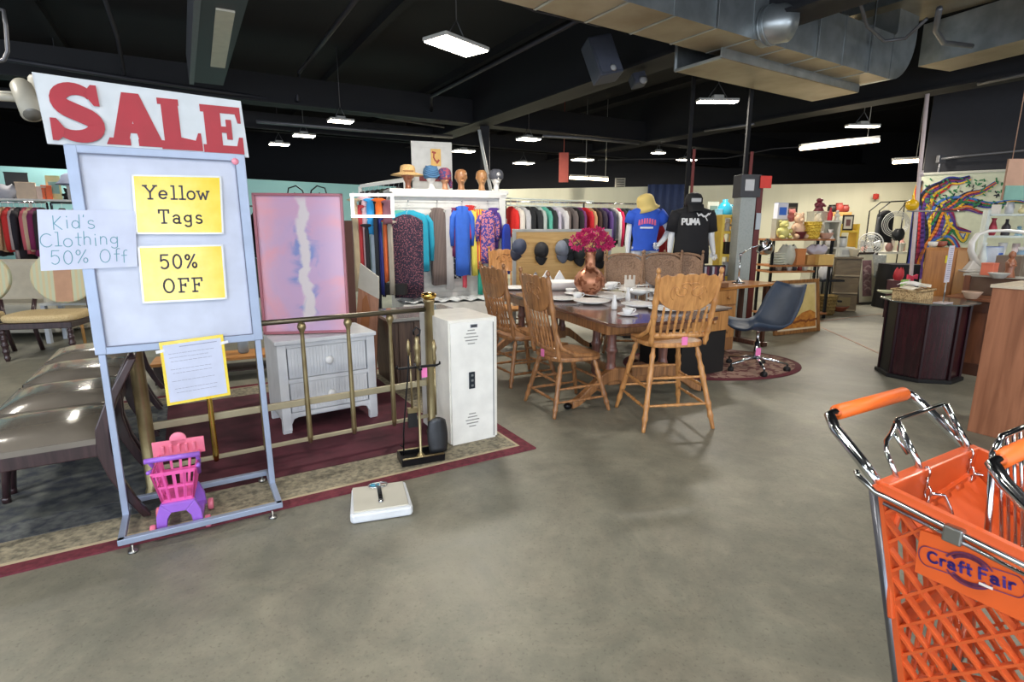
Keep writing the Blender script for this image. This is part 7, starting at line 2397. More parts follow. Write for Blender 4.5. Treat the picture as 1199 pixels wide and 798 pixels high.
# white table top with ornaments behind
t = thing('white_side_cabinet', 'white open cabinet behind the yellow basket with ornaments on top', 'cabinet', (Q(964, 260, 9.6).x, 9.6, 0), .05)
zc = Q(972, 258, 9.6).z
m = MB(); w_ = px2m(21, 9.6)
for x in (0.015, w_ - .015): m.box((x, .15, zc / 2), (.03, .3, zc))
for z in (zc, zc - .45, zc - .9): m.box((w_ / 2, .15, z - .015), (w_, .3, .03))
m.box((w_ / 2, .29, zc / 2), (w_, .02, zc)); m.build('cabinet_body', cm((212, 210, 196)), t, bevel=.003)
put('bottle', 'red_bottle', 'red bottle standing on the white open cabinet', 'bottle', 970, zc, 9.7, (.08, .08, .22), (190, 44, 56))
put('vase', 'white_vase', 'small white vase inside the white open cabinet', 'vase', 972, zc - .45, 9.65, (.16, .14, .3), (210, 206, 200))
put('figure', 'white_figure', 'pale figure beside the yellow shelf unit', 'figurine', 978, zc, 9.72, (.1, .1, .18), (206, 206, 190))
# wall shelf with ornaments
t = thing('wall_shelf', 'small honey wood wall shelf with red and black ornaments at the back', 'shelf', (Q(968, 248, 12.0).x, 12.9, 0), 0)
zw = Q(968, 248, 12.9).z
m = MB(); m.box((.28, 0, zw - .05), (.56, .2, .09)); m.build('board', cm((206, 160, 96)), t); t.location = (Q(966, 248, 12.9).x, 12.9, 0)
for i, (px, c, h, lab) in enumerate(((971, (40, 34, 34), .16, 'black ornament at the left of the small wall shelf'), (979, (176, 70, 60), .2, 'reddish ornament in the middle of the small wall shelf'), (986, (150, 60, 52), .16, 'dark red ornament at the right of the small wall shelf'))):
    put('jar', 'ornament', lab, 'ornament', px, zw, 12.9, (.18, .16, h), c)
put('figure', 'dark_red_figurine', 'tall dark red figurine left of the small wall shelf', 'figurine', 956, Q(956, 248, 9.9).z, 9.9, (.2, .18, .24), (110, 36, 50))
put('box', 'figurine_plinth', 'pale tall plinth carrying the dark red figurine', 'plinth', 956, 0, 9.9, (.26, .24, Q(956, 248, 9.9).z), (196, 192, 172))
m = MB(); p = Q(923, 244, 10.5); m.box(p, (.32, .06, .2)); m.mi = 1; m.box(p + Vector((0, -.04, .0)), (.24, .02, .06)); tag(m.build('wall_rack', [cm((46, 44, 40)), cm((110, 96, 80))]), 'black framed box mounted above the teddy bear', 'box')
# yellow shelf right
def yshelf(label, px0, px1, ptop, Y, h_boards, rz_=0.0, W=None, c=(224, 188, 60)):
    a = Q(px0, ptop, Y); w_ = W or px2m(px1 - px0, Y)
    t = thing('yellow_shelf', label, 'shelf', (a.x, Y, 0), rz_)
    for x in (.02, w_ - .02): m = MB(); m.box((x, .12, a.z / 2), (.04, .26, a.z)); m.build('side_board', cm(c, .5), t, bevel=.003)
    for z in h_boards: m = MB(); m.box((w_ / 2, .12, z), (w_ - .06, .24, .04)); m.build('shelf_board', cm(c, .5), t, bevel=.003)
    return t, a, w_
t, a, w_ = yshelf('yellow wooden shelf unit with a framed picture behind the grey chest', 984, 1006, 262, 10.2, [Q(990, y, 10.2).z for y in (271, 300, 320)])
p = Q(998, 270, 10.15); m = MB(); m.box((0, 0, .14), (.2, .02, .28)); m.mi = 1; m.box((0, -.012, .14), (.15, .004, .22)); m.mi = 2; m.box((0, -.015, .14), (.08, .004, .12)); tag(m.build('framed_print', [cm((40, 34, 32)), cm((216, 212, 196)), cm((120, 84, 80))], loc=(p.x, 10.32, Q(990, 271, 10.2).z + .02)), 'small dark framed print standing on the right yellow shelf', 'framed picture')
t, a, w_ = yshelf('yellow wooden shelf unit right of the black shirt mannequin', 846, 866, 251, 7.9, [Q(855, y, 7.9).z for y in (253, 272, 299, 325)])
for i, (y, px, kd, c, s, lab) in enumerate(((272, 851, 'figure', (206, 200, 190), (.1, .1, .17), 'pale figurine on the top board of the left yellow shelf'), (272, 859, 'figure', (222, 216, 206), (.1, .1, .2), 'white figurine beside the pale one on the left yellow shelf'), (299, 852, 'box', (60, 54, 50), (.1, .1, .16), 'dark box on the middle board of the left yellow shelf'), (299, 860, 'jar', (200, 190, 176), (.1, .1, .18), 'cream jar on the middle board of the left yellow shelf'),
                                      (325, 853, 'jar', (190, 196, 206), (.12, .12, .2), 'grey blue jar on the lowest board of the left yellow shelf'), (325, 861, 'bowl', (220, 218, 210), (.12, .12, .1), 'white bowl on the lowest board of the left yellow shelf'))):
    put(kd, kd + '_ornament', lab, 'ornament', px, Q(855, y, 7.9).z + .02, 8.0, s, c)
# shelf behind the mannequins with jug and board
t = thing('pale_shelf', 'pale shelf behind the black shirt mannequin holding a teal jug', 'shelf', (Q(826, 256, 9.4).x, 9.4, 0), 0)
zj = Q(840, 254, 9.4).z
m = MB()
for z in (zj, zj - .5, zj - 1.0): m.box((.26, .15, z - .015), (.56, .3, .03))
for x in (0, .52): m.box((x, .15, zj / 2), (.03, .3, zj))
m.build('shelf_frame', cm((190, 184, 160)), t)
m = MB(); m.lathe([(.10, 0), (.12, .03), (.12, .17), (.06, .24), (.04, .25), (.045, .29), (0, .29)], n=18); m.tube([(.1, 0, .2), (.16, 0, .18), (.15, 0, .06), (.11, 0, .05)], .015, 6)
p = Q(848, 254, 9.5); tag(m.build('teal_jug', cm((44, 160, 190), .3), loc=(p.x, 9.5, zj)), 'bright teal jug on the pale back shelf', 'jug')
put('box', 'picture_board', 'small pale picture board left of the teal jug', 'board', 833, zj, 9.5, (.2, .03, .25), (206, 206, 190), (120, 140, 130))
put('box', 'light_blue_box', 'light blue box in front of the teal jug', 'box', 840, zj, 9.42, (.1, .08, .12), (130, 190, 214))
for i, (c, cn) in enumerate((((70, 50, 44), 'brown'), ((206, 200, 186), 'cream'), ((52, 50, 56), 'black'), ((170, 90, 80), 'rust'))):
    put('vase', 'vase_ornament', cn + ' vase on the second board of the pale back shelf', 'vase', 829 + 6 * i, zj - .5, 9.5, (.09, .09, .22), c)
put('vase', 'red_pot', 'red ornament on the ledge left of the display tower', 'ornament', 866, Q(866, 244, 9.4).z - .06, 9.4, (.14, .12, .2), (206, 60, 60))
put('box', 'ornament_plinth', 'cream tall box left of the display tower', 'box', 866, 0, 9.42, (.2, .2, Q(866, 244, 9.4).z - .06), (196, 188, 160))
# striped tie rack
t = thing('striped_rack', 'low rack of striped cloths behind the tall oak chair', 'rack', (Q(821, 312, 7.4).x, 7.4, 0), 0)
z0 = Q(830, 311, 7.4).z
m = MB(); m.tube([(0, 0, z0), (.32, 0, z0)], .01, 6); m.tube([(0, 0, 0), (0, 0, z0)], .01, 6); m.tube([(.32, 0, 0), (.32, 0, z0)], .01, 6); m.build('frame', blackm, t)
m = MB()
for i in range(9): m.mi = i % 3; m.box((.02 + .035 * i, 0, z0 - .14), (.028, .05, .26))
m.build('striped_cloths', [cm((60, 44, 60)), cm((206, 200, 210)), cm((120, 60, 80))], t)
# grey brown chest of drawers
t = thing('drawer_chest', 'grey brown three drawer chest standing between two framed pictures', 'chest of drawers', (5.6, 9.55, 0), -.35)
gb = mat('grey brown veneer', (112, 98, 74), .5, kind='wood', c2=(96, 82, 62), stretch=(2, 8, 8))
m = MB(); w_ = .40; h_ = .92
m.box((w_ / 2, .22, h_ / 2), (w_, .42, h_ - .02)); m.box((w_ / 2, .2, h_), (w_ + .03, .46, .025)); m.build('carcass', gb, t)
for i in range(3):
    m = MB(); m.box((w_ / 2, 0, .16 + .3 * i), (w_ - .03, .02, .27)); dr = m.build('drawer', gb, t, bevel=.003)
    m = MB(); m.box((w_ / 2, -.012, .02 + .3 * i), (w_ - .02, .03, .025)); m.build('drawer_rail', cm((156, 142, 116)), dr)
    if i == 0: 
        m = MB(); m.box((w_ * .5, -.014, .17), (.2, .006, .15)); m.build('carved_panel', cm((130, 116, 80)), dr)
put('box', 'white_appliance', 'white appliance on the grey brown chest', 'appliance', 990, .935, 9.7, (.3, .2, .16), (206, 206, 196), (180, 180, 176))
put('jar', 'silver_kettle', 'silver kettle on the white appliance', 'kettle', 988, 1.1, 9.7, (.14, .14, .18), (190, 192, 190), (40, 40, 40))
put('bowl', 'cream_pot', 'cream pot at the right end of the grey brown chest', 'pot', 1003, .935, 9.6, (.18, .16, .14), (206, 196, 170))
# fan
p = Q(1019, 285, 10.62)
t = thing('table_fan', 'white round table fan standing on the lace draped stand', 'fan', (p.x, 10.62, 0), -.5)
m = MB()
for rr in (.20, .16, .12, .08, .04): m.tube([(rr * cos(a), -.05 - .03 * (1 - rr / .2), p.z + rr * sin(a)) for a in [2 * pi * j / 28 for j in range(28)]], .006 if rr < .2 else .012, 5, closed=True)
for i in range(20):
    a = 2 * pi * i / 20; m.tube([(.03 * cos(a), -.085, p.z + .03 * sin(a)), (.2 * cos(a), -.05, p.z + .2 * sin(a))], .003, 4)
m.build('guard', white, t)
m = MB()
for i in range(4):
    a = 2 * pi * i / 4; m.grid(lambda u, v: Vector(((.03 + .14 * u) * cos(a + (v - .5) * .9), -.02 + .03 * (v - .5), p.z + (.03 + .14 * u) * sin(a + (v - .5) * .9))), 4, 4)
m.build('blades', cm((210, 214, 214), .3), t, solid=.003)
m = MB(); m.lathe([(.05, 0), (.06, .02), (.05, .1), (0, .12)], (0, 0, p.z), 14, R=Matrix.Rotation(-pi / 2, 3, 'X')); m.tube([(0, .02, p.z), (0, .03, .94)], .018, 8); m.build('motor_stand', white, t)
m = MB(); m.lathe([(.12, 0), (.12, .015), (.03, .03)], (0, .03, .925), 20); m.build('base', white, t)
# framed pictures on the floor
def leanpic(label, fl, fr, h, fm, matm, artc, artc2, fwid=.05, inset=.1, lean=-.14, shape=0):
    d = fr - fl; L_ = d.length
    t = thing('framed_picture', label, 'framed picture', (fl.x, fl.y, 0), math.atan2(d.y, d.x))
    T_ = Matrix.Rotation(lean, 4, 'X')
    m = MB(T=T_)
    for x in (fwid / 2, L_ - fwid / 2): m.box((x, 0, h / 2), (fwid, .04, h))
    for z in (fwid / 2, h - fwid / 2): m.box((L_ / 2, 0, z), (L_ - 2 * fwid, .04, fwid))
    m.build('frame', fm, t, bevel=.006)
    m = MB(T=T_); m.box((L_ / 2, .006, h / 2), (L_ - .06, .01, h - .06)); m.build('mat_board', matm, t)
    m = MB(T=T_); i_ = inset
    m.box((L_ / 2, .0, h / 2), (L_ - 2 * i_, .004, h - 2 * i_)); m.mi = 1
    if shape == 0:
        m.prism([(i_, i_), (L_ - i_, i_), (L_ - i_, h * .36), (L_ * .8, h * .42), (L_ * .62, h * .38), (L_ * .5, h * .3), (i_, h * .24)], .0, .002, Matrix.Translation((0, -.002, 0)) @ XZ)
        m.mi = 2
        for k in range(6): m.ink([(L_ * (.42 + .09 * k), h * (.2 + .015 * (k % 3))), (L_ * (.5 + .09 * k), h * (.22 + .02 * (k % 2)))], .03, Matrix.Translation((0, -.005, 0)) @ XZ, 0)
    else:
        m.mi = 1
        for k in range(7): m.ink([(L_ / 2 + (L_ / 2 - i_) * .7 * cos(k * 1.7 + q_ * .8), h * (.28 + .07 * k) + .04 * sin(q_)) for q_ in range(4)], .028, Matrix.Translation((0, -.004, 0)) @ XZ, 0)
    m.build('print', [artc, artc2, cm((130, 70, 30))], t)
leanpic('gilt framed landscape picture with orange foreground leaning on the oak shelf', P(906, 393), P(959, 387), .74, mat('gilt oak frame', (164, 116, 66), .4, kind='wood', c2=(120, 80, 44)), cm((232, 220, 190)), mat('print sky', (226, 206, 140), .6, c2=(212, 190, 120)), mat('print field', (206, 142, 60), .6, c2=(170, 100, 36), scale=14), .05, .075)
leanpic('dark framed rose picture with wide cream mat right of the grey chest', P(1003, 356.5), P(1027, 355), .98, cm((52, 36, 32), .4), cm((222, 214, 186)), mat('rose print', (168, 124, 128), .6, scale=14, c2=(120, 84, 96)), cm((206, 176, 176)), .04, .15, shape=1)
p = P(965, 368)
simple('basket', 'waste_basket', 'brown wicker waste basket between the gilt picture and the grey chest', 'basket', (p.x, p.y, 0), (.36, .32, .33), (128, 108, 60), .2, .7, None, mat('brown wicker', (134, 112, 62), .8, kind='cell', c2=(104, 84, 44), scale=60))
for lab, nm, px, py, s, c in (('terracotta dish on the floor in front of the grey chest', 'clay_dish', 982, 364, (.3, .26, .09), (150, 80, 56)), ('grey metal pan on the floor before the grey chest', 'metal_pan', 993, 363, (.2, .2, .08), (130, 132, 130))):
    p = P(px, py); simple('bowl', nm, lab, 'dish', (p.x, p.y, 0), s, c, 0, .4)
t = thing('metal_stand', 'black metal stand with rods behind the waste basket', 'stand', (Q(963, 340, 9.35).x, 9.35, 0), 0)
m = MB()
for x in (-.1, .0, .14): m.tube([(x, 0, 0), (x, .05, 1.0)], .014, 6)
m.box((.1, 0, .55), (.4, .2, .03)); m.box((.1, 0, .2), (.4, .2, .03)); m.build('rods', blackm, t)
put('bag', 'white_bag', 'white plastic bag in the black metal stand', 'bag', 972, .57, 9.35, (.2, .14, .24), (206, 206, 206))
# black cloth table, lace cloth, dress on form
m = MB(); p = Q(1030, 315, 9.6)
def skirt(u, v):
    a = 2 * pi * u; r = 1 + .04 * sin(a * 12) * v + .06 * v
    sq = lambda c_: abs(c_) ** .5 * (1 if c_ > 0 else -1)
    return Vector((.26 * r * sq(cos(a)), .28 * r * sq(sin(a)), .78 * (1 - v) + .01))
m.grid(skirt, 72, 8); m.prism([(.26 * (abs(cos(2 * pi * i / 40)) ** .5) * (1 if cos(2 * pi * i / 40) > 0 else -1), .28 * (abs(sin(2 * pi * i / 40)) ** .5) * (1 if sin(2 * pi * i / 40) > 0 else -1)) for i in range(40)], .77, .792)
tag(m.build('clothed_table', cm((26, 26, 32), .9), loc=(Q(1052, 315, 9.9).x, 9.9, 0)), 'table fully draped in a black cloth left of the kiosk', 'table')
p = Q(1024, 300, 10.68)
m = MB(); m.T = Matrix.Translation((p.x, 10.68, 0)); m.grid(lambda u, v: Vector((.2 * cos(2 * pi * u) * (1 + .1 * sin(24 * pi * u) * v), .18 * sin(2 * pi * u) * (1 + .1 * sin(24 * pi * u) * v), 0.91 - .46 * v)), 48, 6); m.prism([(.2 * cos(2 * pi * i / 24), .18 * sin(2 * pi * i / 24)) for i in range(24)], 0.905, 0.92); m.tube([(0, 0, 0), (0, 0, .9)], .05, 8)
m.T = None
tag(m.build('lace_table', mat('white lace', (214, 216, 208), .8, kind='check', c2=(190, 192, 186), scale=24)), 'round stand draped in white lace behind the framed rose picture', 'table')
# wire garment rack with rings and black dress
t = thing('arched_rack', 'black arched wire rack against the back wall left of the pale pole', 'wire rack', (Q(1028, 260, 10.9).x, 10.9, 0), 0)
zt = Q(1045, 235, 10.6).z; zl = Q(1028, 246, 10.6).z
m = MB(); W_ = px2m(40, 10.6)
for y in (0, .3): m.tube([(0, y, .0), (0, y, zl), (.2, y, zt), (W_, y, zt + .02)], .012, 6)
m.tube([(W_, .3, 0), (W_, .3, zt)], .012, 6); m.tube([(W_, 0, 0), (W_, 0, zt)], .012, 6); m.tube([(.5, 0, zt), (.36, .0, zl - .05)], .008, 6)
m.build('wire_frame', blackm, t)
garment('hanging_dress', 'black dress hanging on the arched wire rack', (24, 24, 28), Q(1038, 246, 11.0), .3, .42, .62, .12, sleeve=False, cat='dress')
garment('hanging_dress', 'white trimmed dark skirt hanging left of the black dress', (70, 72, 76), Q(1031, 250, 10.98), .9, .3, .6, .08, sleeve=False, cat='dress')
p = Q(1052, 262, 10.5)
m = MB()
for rr in (.26, .23, .20, .17): m.tube([(p.x + rr * cos(a), 10.5 + rr * .3, p.z + rr * .9 * sin(a)) for a in [2 * pi * j / 30 for j in range(30)]], .008, 5, closed=True)
tag(m.build('wire_wreath', cm((196, 196, 190), .4)), 'round wreath of pale wire rings on the arched rack', 'wreath')
t = thing('long_white_table', 'long low white table covered with small goods at the right back', 'table', (Q(1008, 310, 11.0).x, 11.3, 0), -.12)
m = MB(); m.box((.65, .2, .93), (1.45, .5, .04)); m.build('tabletop', cm((206, 204, 192)), t)
for x in (.0, 1.3):
    for y in (.0, .4): m = MB(); m.box((x, y, .455), (.05, .05, .91)); m.build('leg', cm((196, 192, 180)), t)
rnd = random.Random(44)
tc_ = [((222, 220, 214), 'white'), ((60, 56, 60), 'black'), ((190, 176, 170), 'rose grey'), ((200, 198, 190), 'cream'), ((130, 96, 90), 'brown'), ((90, 92, 96), 'dark grey'), ((206, 150, 140), 'pink')]
TMx = Matrix.Translation(t.location) @ Matrix.Rotation(-.12, 4, 'Z')
for i in range(12):
    c, cn = tc_[(i * 3) % 7]; kd = kinds[(i * 5) % 7]
    q = TMx @ Vector((.02 + .115 * i, .08 + .22 * (i % 2), .952))
    nb = tc_[((i + 1) * 3) % 7][1] + ' ' + kinds[((i + 1) * 5) % 7]
    simple(kd, kd + '_ornament', '%s %s on the long white table, %s' % (cn, kd, 'last at its right end' if i == 11 else ('%s row, before the %s' % (('front', 'rear')[i % 2], nb))), 'ornament', q, (.14, .12, .16 + .2 * rnd.random()), c, rnd.random(), .5, 'small goods on the long white table')
put('bag', 'black_handbag', 'black round handbag on the arched wire rack, right', 'bag', 1053, Q(1053, 281, 10.4).z, 10.4, (.24, .12, .2), (26, 26, 28))
put('bag', 'red_bag', 'red cloth bag at the foot of the pale pole', 'bag', 1060, .60, 8.75, (.14, .12, .2), (190, 50, 60))
put('box', 'wine_plinth', 'dark wine box under the red cloth bag', 'box', 1060, 0, 8.76, (.2, .2, .60), (96, 60, 66))
m = MB(); p = Q(1025, 230, 13.3); m.ball((0, 0, 0), (.07, .03, .07)); m.box((0, 0, 0), (.12, .03, .12)); tag(m.build('fire_alarm', cm((196, 60, 50)), loc=(p.x, 13.28, p.z)), 'small red square alarm on the cream back wall', 'alarm')
# red guide lines taped on the floor
for lab, pts_ in (('thin red line on the floor running right from the gilt picture', [(905, 384), (945, 378), (1000, 371), (1045, 366)]), ('thin red line on the floor crossing towards the octagonal kiosk', [(950, 378), (975, 389), (1000, 400), (1030, 414)])):
    m = MB(); q = [P(*a_) for a_ in pts_]
    for i in range(len(q) - 1): m.bar(q[i] + Vector((0, 0, .002)), q[i + 1] + Vector((0, 0, .002)), .025, .002)
    tag(m.build('floor_line', mat('worn red line', (176, 112, 92), .6, c2=(166, 150, 130), scale=5)), lab, 'floor marking')

# ================================================================ left background
wm_ = mat('sage striped fabric', (188, 194, 168), .8, kind='stripe', c2=(200, 188, 152), scale=5.5)
gold = mat('gold patterned seat', (190, 164, 118), .85, kind='check', c2=(206, 184, 140), scale=60)
def striped(label, cx_, loc, rz_):
    t = thing('striped_chair', label, 'chair', loc, rz_, 'upholstered chairs with striped oval backs')
    m = MB(); pts = []
    for i in range(24):
        a = 2 * pi * i / 24; pts.append((.37 * abs(cos(a)) ** .5 * (1 if cos(a) >= 0 else -1), .30 * abs(sin(a)) ** .5 * (1 if sin(a) >= 0 else -1)))
    m.prism(pts, .42, .50); m.build('seat', gold, t, bevel=.03)
    m = MB(); m.box((0, 0, .385), (.70, .56, .07)); m.build('seat_rail', wine, t, bevel=.008)
    for s in (-1, 1):
        m = MB(); turned(m, (s * .32, -.26, 0), (s * .32, -.26, .36), .028, (.1, .3, .5, .7, .9), 10); m.build('front_leg', wine, t)
        m = MB(); m.tube([(s * .30, .34, 0), (s * .30, .27, .25), (s * .30, .26, .42), (s * .27, .30, .62)], .024, 8); m.build('rear_leg', wine, t)
    m = MB()
    out = [(.345 * cos(a) * (1 + .05 * sin(a)), .86 + .31 * sin(a)) for a in [2 * pi * i / 48 for i in range(48)]]
    m.prism(out, -.035, .035, Matrix.Translation((0, .33, 0)) @ Matrix.Rotation(-.12, 4, 'X') @ XZ); m.build('oval_back', wm_, t, bevel=.02)
    m = MB(); m.prism([(-.09, .57), (.09, .57), (.09, 1.15), (-.09, 1.15)], .035, .039, Matrix.Translation((0, .33, 0)) @ Matrix.Rotation(-.12, 4, 'X') @ XZ)
    m.build('back_stripe', mat('dusty rose stripe', (190, 150, 124), .85), t)
    return t
pA = Q(58, 400, 6.1)
striped('upholstered chair with sage striped oval back behind the row of vinyl chairs', 0, (pA.x, 6.15, 0), .22)
striped('left upholstered chair with striped back cut by the left picture edge', 0, (pA.x - .86, 5.95, 0), .22)
# cream sofa back
t = thing('cream_sofa', 'cream sofa back seen above the two striped chairs', 'sofa', (Q(15, 300, 7.6).x, 7.75, 0), .1)
m = MB(); m.box((0, 0, .5), (1.6, .25, 1.0)); m.build('backrest', cm((222, 214, 196), .85), t, bevel=.08)
m = MB(); m.box((0, -.4, .26), (1.6, .6, .4)); m.build('seat', cm((210, 204, 188), .85), t, bevel=.06)
for s in (-1, 1): m = MB(); m.box((s * .72, -.35, .34), (.18, .7, .56)); m.build('armrest', cm((214, 208, 190), .85), t, bevel=.06)
# light wood chair partly behind the sign
p = P(108, 402)
t = thing('light_wood_chair', 'light wood chair half hidden behind the left edge of the whiteboard', 'chair', (p.x + .12, p.y + .1, 0), pi / 2 + .3)
lw_ = mat('light beech', (206, 158, 96), .45, kind='wood', c2=(182, 132, 74))
m = MB(); m.box((0, 0, .45), (.4, .4, .035)); m.build('seat', cm((222, 218, 208)), t, bevel=.01)
for s in (-1, 1):
    m = MB(); m.tube([(s * .19, -.24, 0), (s * .19, -.2, .3), (s * .19, -.19, .5), (s * .19, -.24, .75), (s * .19, -.30, .95)], .018, 8); m.build('rear_leg', lw_, t)
    m = MB(); m.tube([(s * .18, .17, 0), (s * .18, .18, .43)], .018, 8); m.build('front_leg', lw_, t)
m = MB(); m.bar((-.19, -.27, .86), (.19, -.27, .86), .02, .12, up=(0, 0, 1)); m.build('crest_rail', lw_, t)
# low pine bench and small box behind the headboard
p = P(285, 452)
t = thing('pine_bench', 'low orange pine bench with dark shelf standing behind the brass headboard', 'bench', (p.x - .75, p.y - .05, .016), A30 - .1)
t.scale = (1, 1, .58)
m = MB(); m.box((.5, .18, .33), (1.1, .36, .05)); m.build('seat', mat('orange pine', (206, 148, 84), .4, kind='wood', c2=(176, 116, 58), stretch=(1.2, 12, 12)), t, bevel=.005)
for x in (0.0, 1.0):
    m = MB(); m.box((x, .18, .155), (.06, .32, .31)); m.build('end_panel', mat('dark shelf wood', (62, 48, 44), .5, kind='wood'), t)
m = MB(); m.box((.5, .18, .12), (1.0, .3, .03)); m.build('lower_shelf', mat('dark shelf wood', (62, 48, 44), .5), t)
p2 = t.location + (Matrix.Rotation(A30 - .1, 3, 'Z') @ Vector((.72, .18, .356 * .58)))
simple('jar', 'grey_tin', 'small blue grey tin standing on the pine bench behind the notice', 'tin', p2, (.1, .1, .16), (150, 166, 180), .2, .4, None, None, (196, 200, 204))
# grey low table legs seen under
t = thing('grey_table', 'grey table with pale legs standing behind the striped chair', 'table', (Q(60, 400, 7.0).x + .25, 6.75, 0), .1)
m = MB(); m.box((.3, .2, .5), (.8, .4, .03)); m.build('tabletop', cm((196, 198, 196)), t)
for x in (-.08, .68):
    for y in (.05, .35): m = MB(); m.box((x, y, .245), (.05, .05, .49)); m.build('leg', cm((196, 204, 216)), t)
# left rack
a = Q(-60, 240, 8.3); b = Q(55, 240, 8.8)
t, p0, d, L_ = rack('clothes_rack', 'chrome clothes rack of coats behind the striped chairs, far left', a, b, Q(10, 236, 8.5).z, posts=2)
seq = [((40, 40, 44), 'black'), ((120, 40, 44), 'wine'), ((60, 60, 70), 'slate'), ((200, 196, 190), 'stone'), ((44, 44, 48), 'charcoal'), ((90, 60, 60), 'brown'), ((34, 34, 40), 'jet'), ((28, 28, 32), 'ink black'), ((206, 166, 130), 'sand'), ((206, 48, 46), 'red'), ((176, 160, 160), 'grey pink'), ((38, 34, 44), 'dark navy'), ((206, 96, 110), 'rose'), ((206, 176, 150), 'beige'), ((128, 40, 90), 'magenta'), ((50, 40, 44), 'dark brown')]
fill(p0, d, L_ * 1.0, Q(10, 236, 8.5).z, [s[0] for s in seq], [s[1] for s in seq], 'left rack', w=.42, hh=(.6, .8), th=.09, kind='hanging_coat', grp='coats on the left rack', cat='coat')
a = Q(60, 240, 8.0); b = Q(330, 240, 9.6)
t, p0, d, L_ = rack('clothes_rack', 'long dark clothes rack running behind the whiteboard and pink picture', a, b, 1.78, low=1.0, posts=3)
seq = [((44, 38, 44), 'black'), ((226, 220, 214), 'white'), ((34, 34, 40), 'onyx'), ((86, 60, 70), 'mulberry'), ((40, 46, 60), 'steel blue'), ((206, 196, 190), 'oyster'), ((52, 36, 40), 'oxblood'), ((30, 34, 38), 'pitch'), ((150, 60, 70), 'cherry'), ((70, 70, 66), 'olive grey'), ((120, 110, 116), 'grey'), ((60, 40, 50), 'plum'), ((196, 60, 76), 'raspberry'), ((40, 40, 50), 'midnight'), ((150, 110, 90), 'tan'), ((50, 50, 60), 'slate'), ((76, 44, 48), 'maroon'), ((36, 36, 42), 'jet'), ((190, 130, 140), 'pink'), ((52, 44, 40), 'umber')]
fill(p0, d, L_, 1.78, [s[0] for s in seq], [s[1] for s in seq], 'rack behind whiteboard', w=.4, hh=(.6, .8), th=.1, kind='hanging_coat', grp='garments on the rack behind the whiteboard', cat='coat')
seq = [((36, 34, 38), 'soot'), ((90, 50, 44), 'russet'), ((200, 190, 176), 'cream'), ((60, 66, 60), 'moss'), ((44, 34, 36), 'cocoa'), ((26, 26, 30), 'coal')]
fill(p0 + d * (L_ * .6), d, L_ * .4, 1.0, [s[0] for s in seq], [s[1] for s in seq], 'lower rail', w=.38, hh=(.55, .7), th=.12, kind='hanging_coat', grp='garments on the lower rail', cat='coat')
# teal wall shelf and goods
t = thing('wall_shelf', 'white shelf with goods fixed below the top of the teal wall', 'shelf', (Q(-40, 236, 9.3).x, 9.0, 0), radians(38))
zt = Q(50, 234, 9.6).z
m = MB(); m.box((1.5, 0, zt), (3.4, .3, .03)); m.build('board', white, t)
for x in (-.1, 1.0, 2.2, 3.1): m = MB(); m.box((x, 0, zt / 2), (.04, .28, zt)); m.build('upright', white, t)
WM = Matrix.Translation(t.location) @ Matrix.Rotation(radians(38), 4, 'Z')
WMi = WM.inverted()
def wx(px):
    o = WMi @ Vector((0, 0, CAM_H)); dd_ = WMi.to_3x3() @ ray(px, 225); s = -o.y / dd_.y; return (o + dd_ * s).x
def wput(kind, nm, lab, cat, px, s, c, c2=None, dz=0.0):
    q = WM @ Vector((wx(px), 0, zt + .016 + dz)); simple(kind, nm, lab, cat, q, s, c, radians(38), .5, None, None, c2)
wput('bag', 'grey_bundle', 'crumpled grey and white bundle at the far left of the teal wall shelf', 'bundle', 8, (.4, .24, .22), (190, 190, 198))
wput('box', 'black_board', 'flat black box at the left on the teal wall shelf', 'box', 22, (.3, .04, .42), (40, 40, 42))
wput('box', 'cardboard_box', 'beige cardboard box in the middle of the teal wall shelf', 'box', 31, (.26, .2, .26), (206, 184, 160))
wput('box', 'pink_box', 'long pale pink box beside the orange one on the teal wall shelf', 'box', 43, (.26, .18, .2), (216, 190, 176))
wput('box', 'orange_box', 'orange box on the teal wall shelf', 'box', 55, (.14, .18, .22), (226, 96, 40))
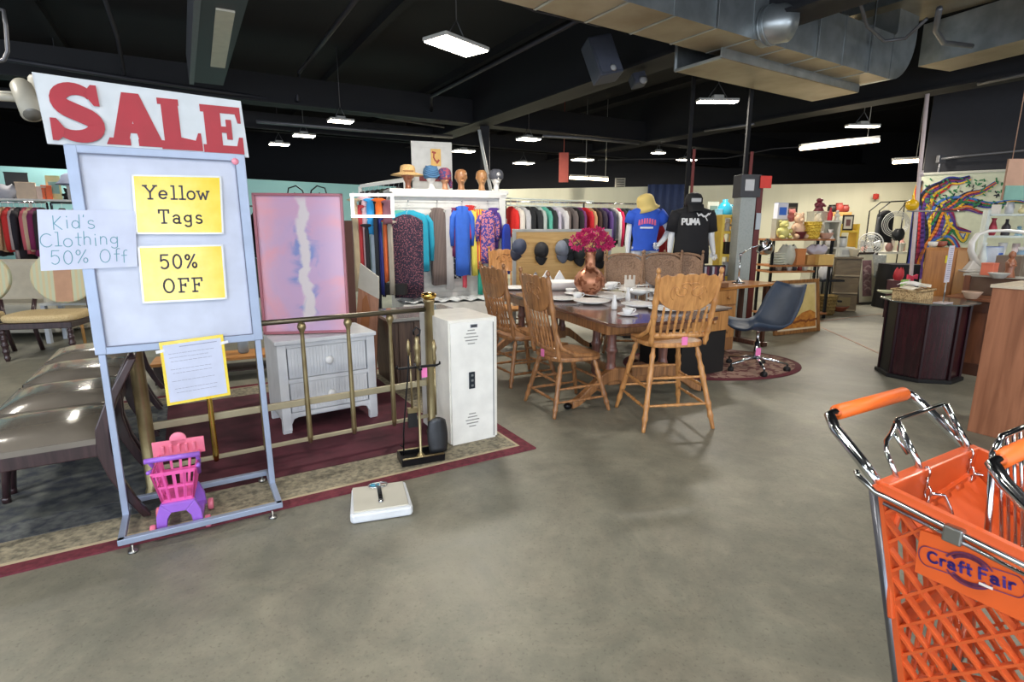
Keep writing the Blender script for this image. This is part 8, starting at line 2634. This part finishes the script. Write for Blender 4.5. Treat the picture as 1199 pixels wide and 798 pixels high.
wput('box', 'yellow_picture', 'cream yellow frame standing right of the orange box', 'frame', 64, (.2, .03, .4), (222, 220, 160), (140, 190, 180))
wput('box', 'grey_box', 'grey box under the dark dome hat', 'box', 88, (.22, .2, .24), (176, 176, 176))
wput('plush', 'black_plush', 'small black round toy left of the grey box', 'soft toy', 80, (.18, .16, .2), (24, 24, 26))
q = WM @ Vector((wx(86), 0, zt + .27)); m = MB(); m.lathe([(.24, 0), (.23, .02), (.17, .08), (.14, .16), (.08, .2), (0, .21)], n=20); tag(m.build('dome_hat', cm((100, 108, 130)), loc=q), 'slate blue dome hat at the right of the teal wall shelf', 'hat')
# ================================================================ daylight through the shop windows, view
for i, (x, w) in enumerate(((-9.8, 6.6), (-.75, 8.0), (8.45, 7.0))):
    area('shop_window_daylight', (x, -4.8, 1.75), w, 235 * w / 7, (.80, .89, 1.0), rot=(radians(96), 0, 0), sy=2.9)
for k, (x, y) in enumerate(((-3.4, 1.0), (.2, .6), (3.6, .2), (-1.5, -2.2), (2.4, -2.4), (-5.2, 4.2), (5.2, 3.4), (7.6, 6.6))):  # unseen ceiling lamps added to brighten the near floor from above
    tt = thing('ceiling_light', 'added unseen panel light over the entrance area, brightening the floor', 'ceiling light', (x, y, 3.6), A30, 'added unseen panel lights')
    m = MB(); m.box((0, 0, .02), (.62, .36, .04)); m.build('light_housing', housing, tt, bevel=.008)
    m = MB(); m.box((0, 0, -.006), (.58, .33, .012)); m.build('light_lens', ledm, tt)
    m = MB(); m.tube([(0, 0, .04), (0, 0, CEIL - 3.6)], .007, 5); m.build('hanging_wire', pipem, tt)
    area('lamp', (x, y, 3.56), .58, 34, (1, .95, .88), sy=.33)
w = bpy.data.worlds.new('world'); scene.world = w; w.use_nodes = True
w.node_tree.nodes['Background'].inputs[0].default_value = (.75, .85, 1, 1)
w.node_tree.nodes['Background'].inputs[1].default_value = .6
scene.view_settings.view_transform = 'Standard'
scene.view_settings.look = 'None'
scene.view_settings.gamma = 1
scene.view_settings.exposure = .42
scene.view_settings.use_curve_mapping = False
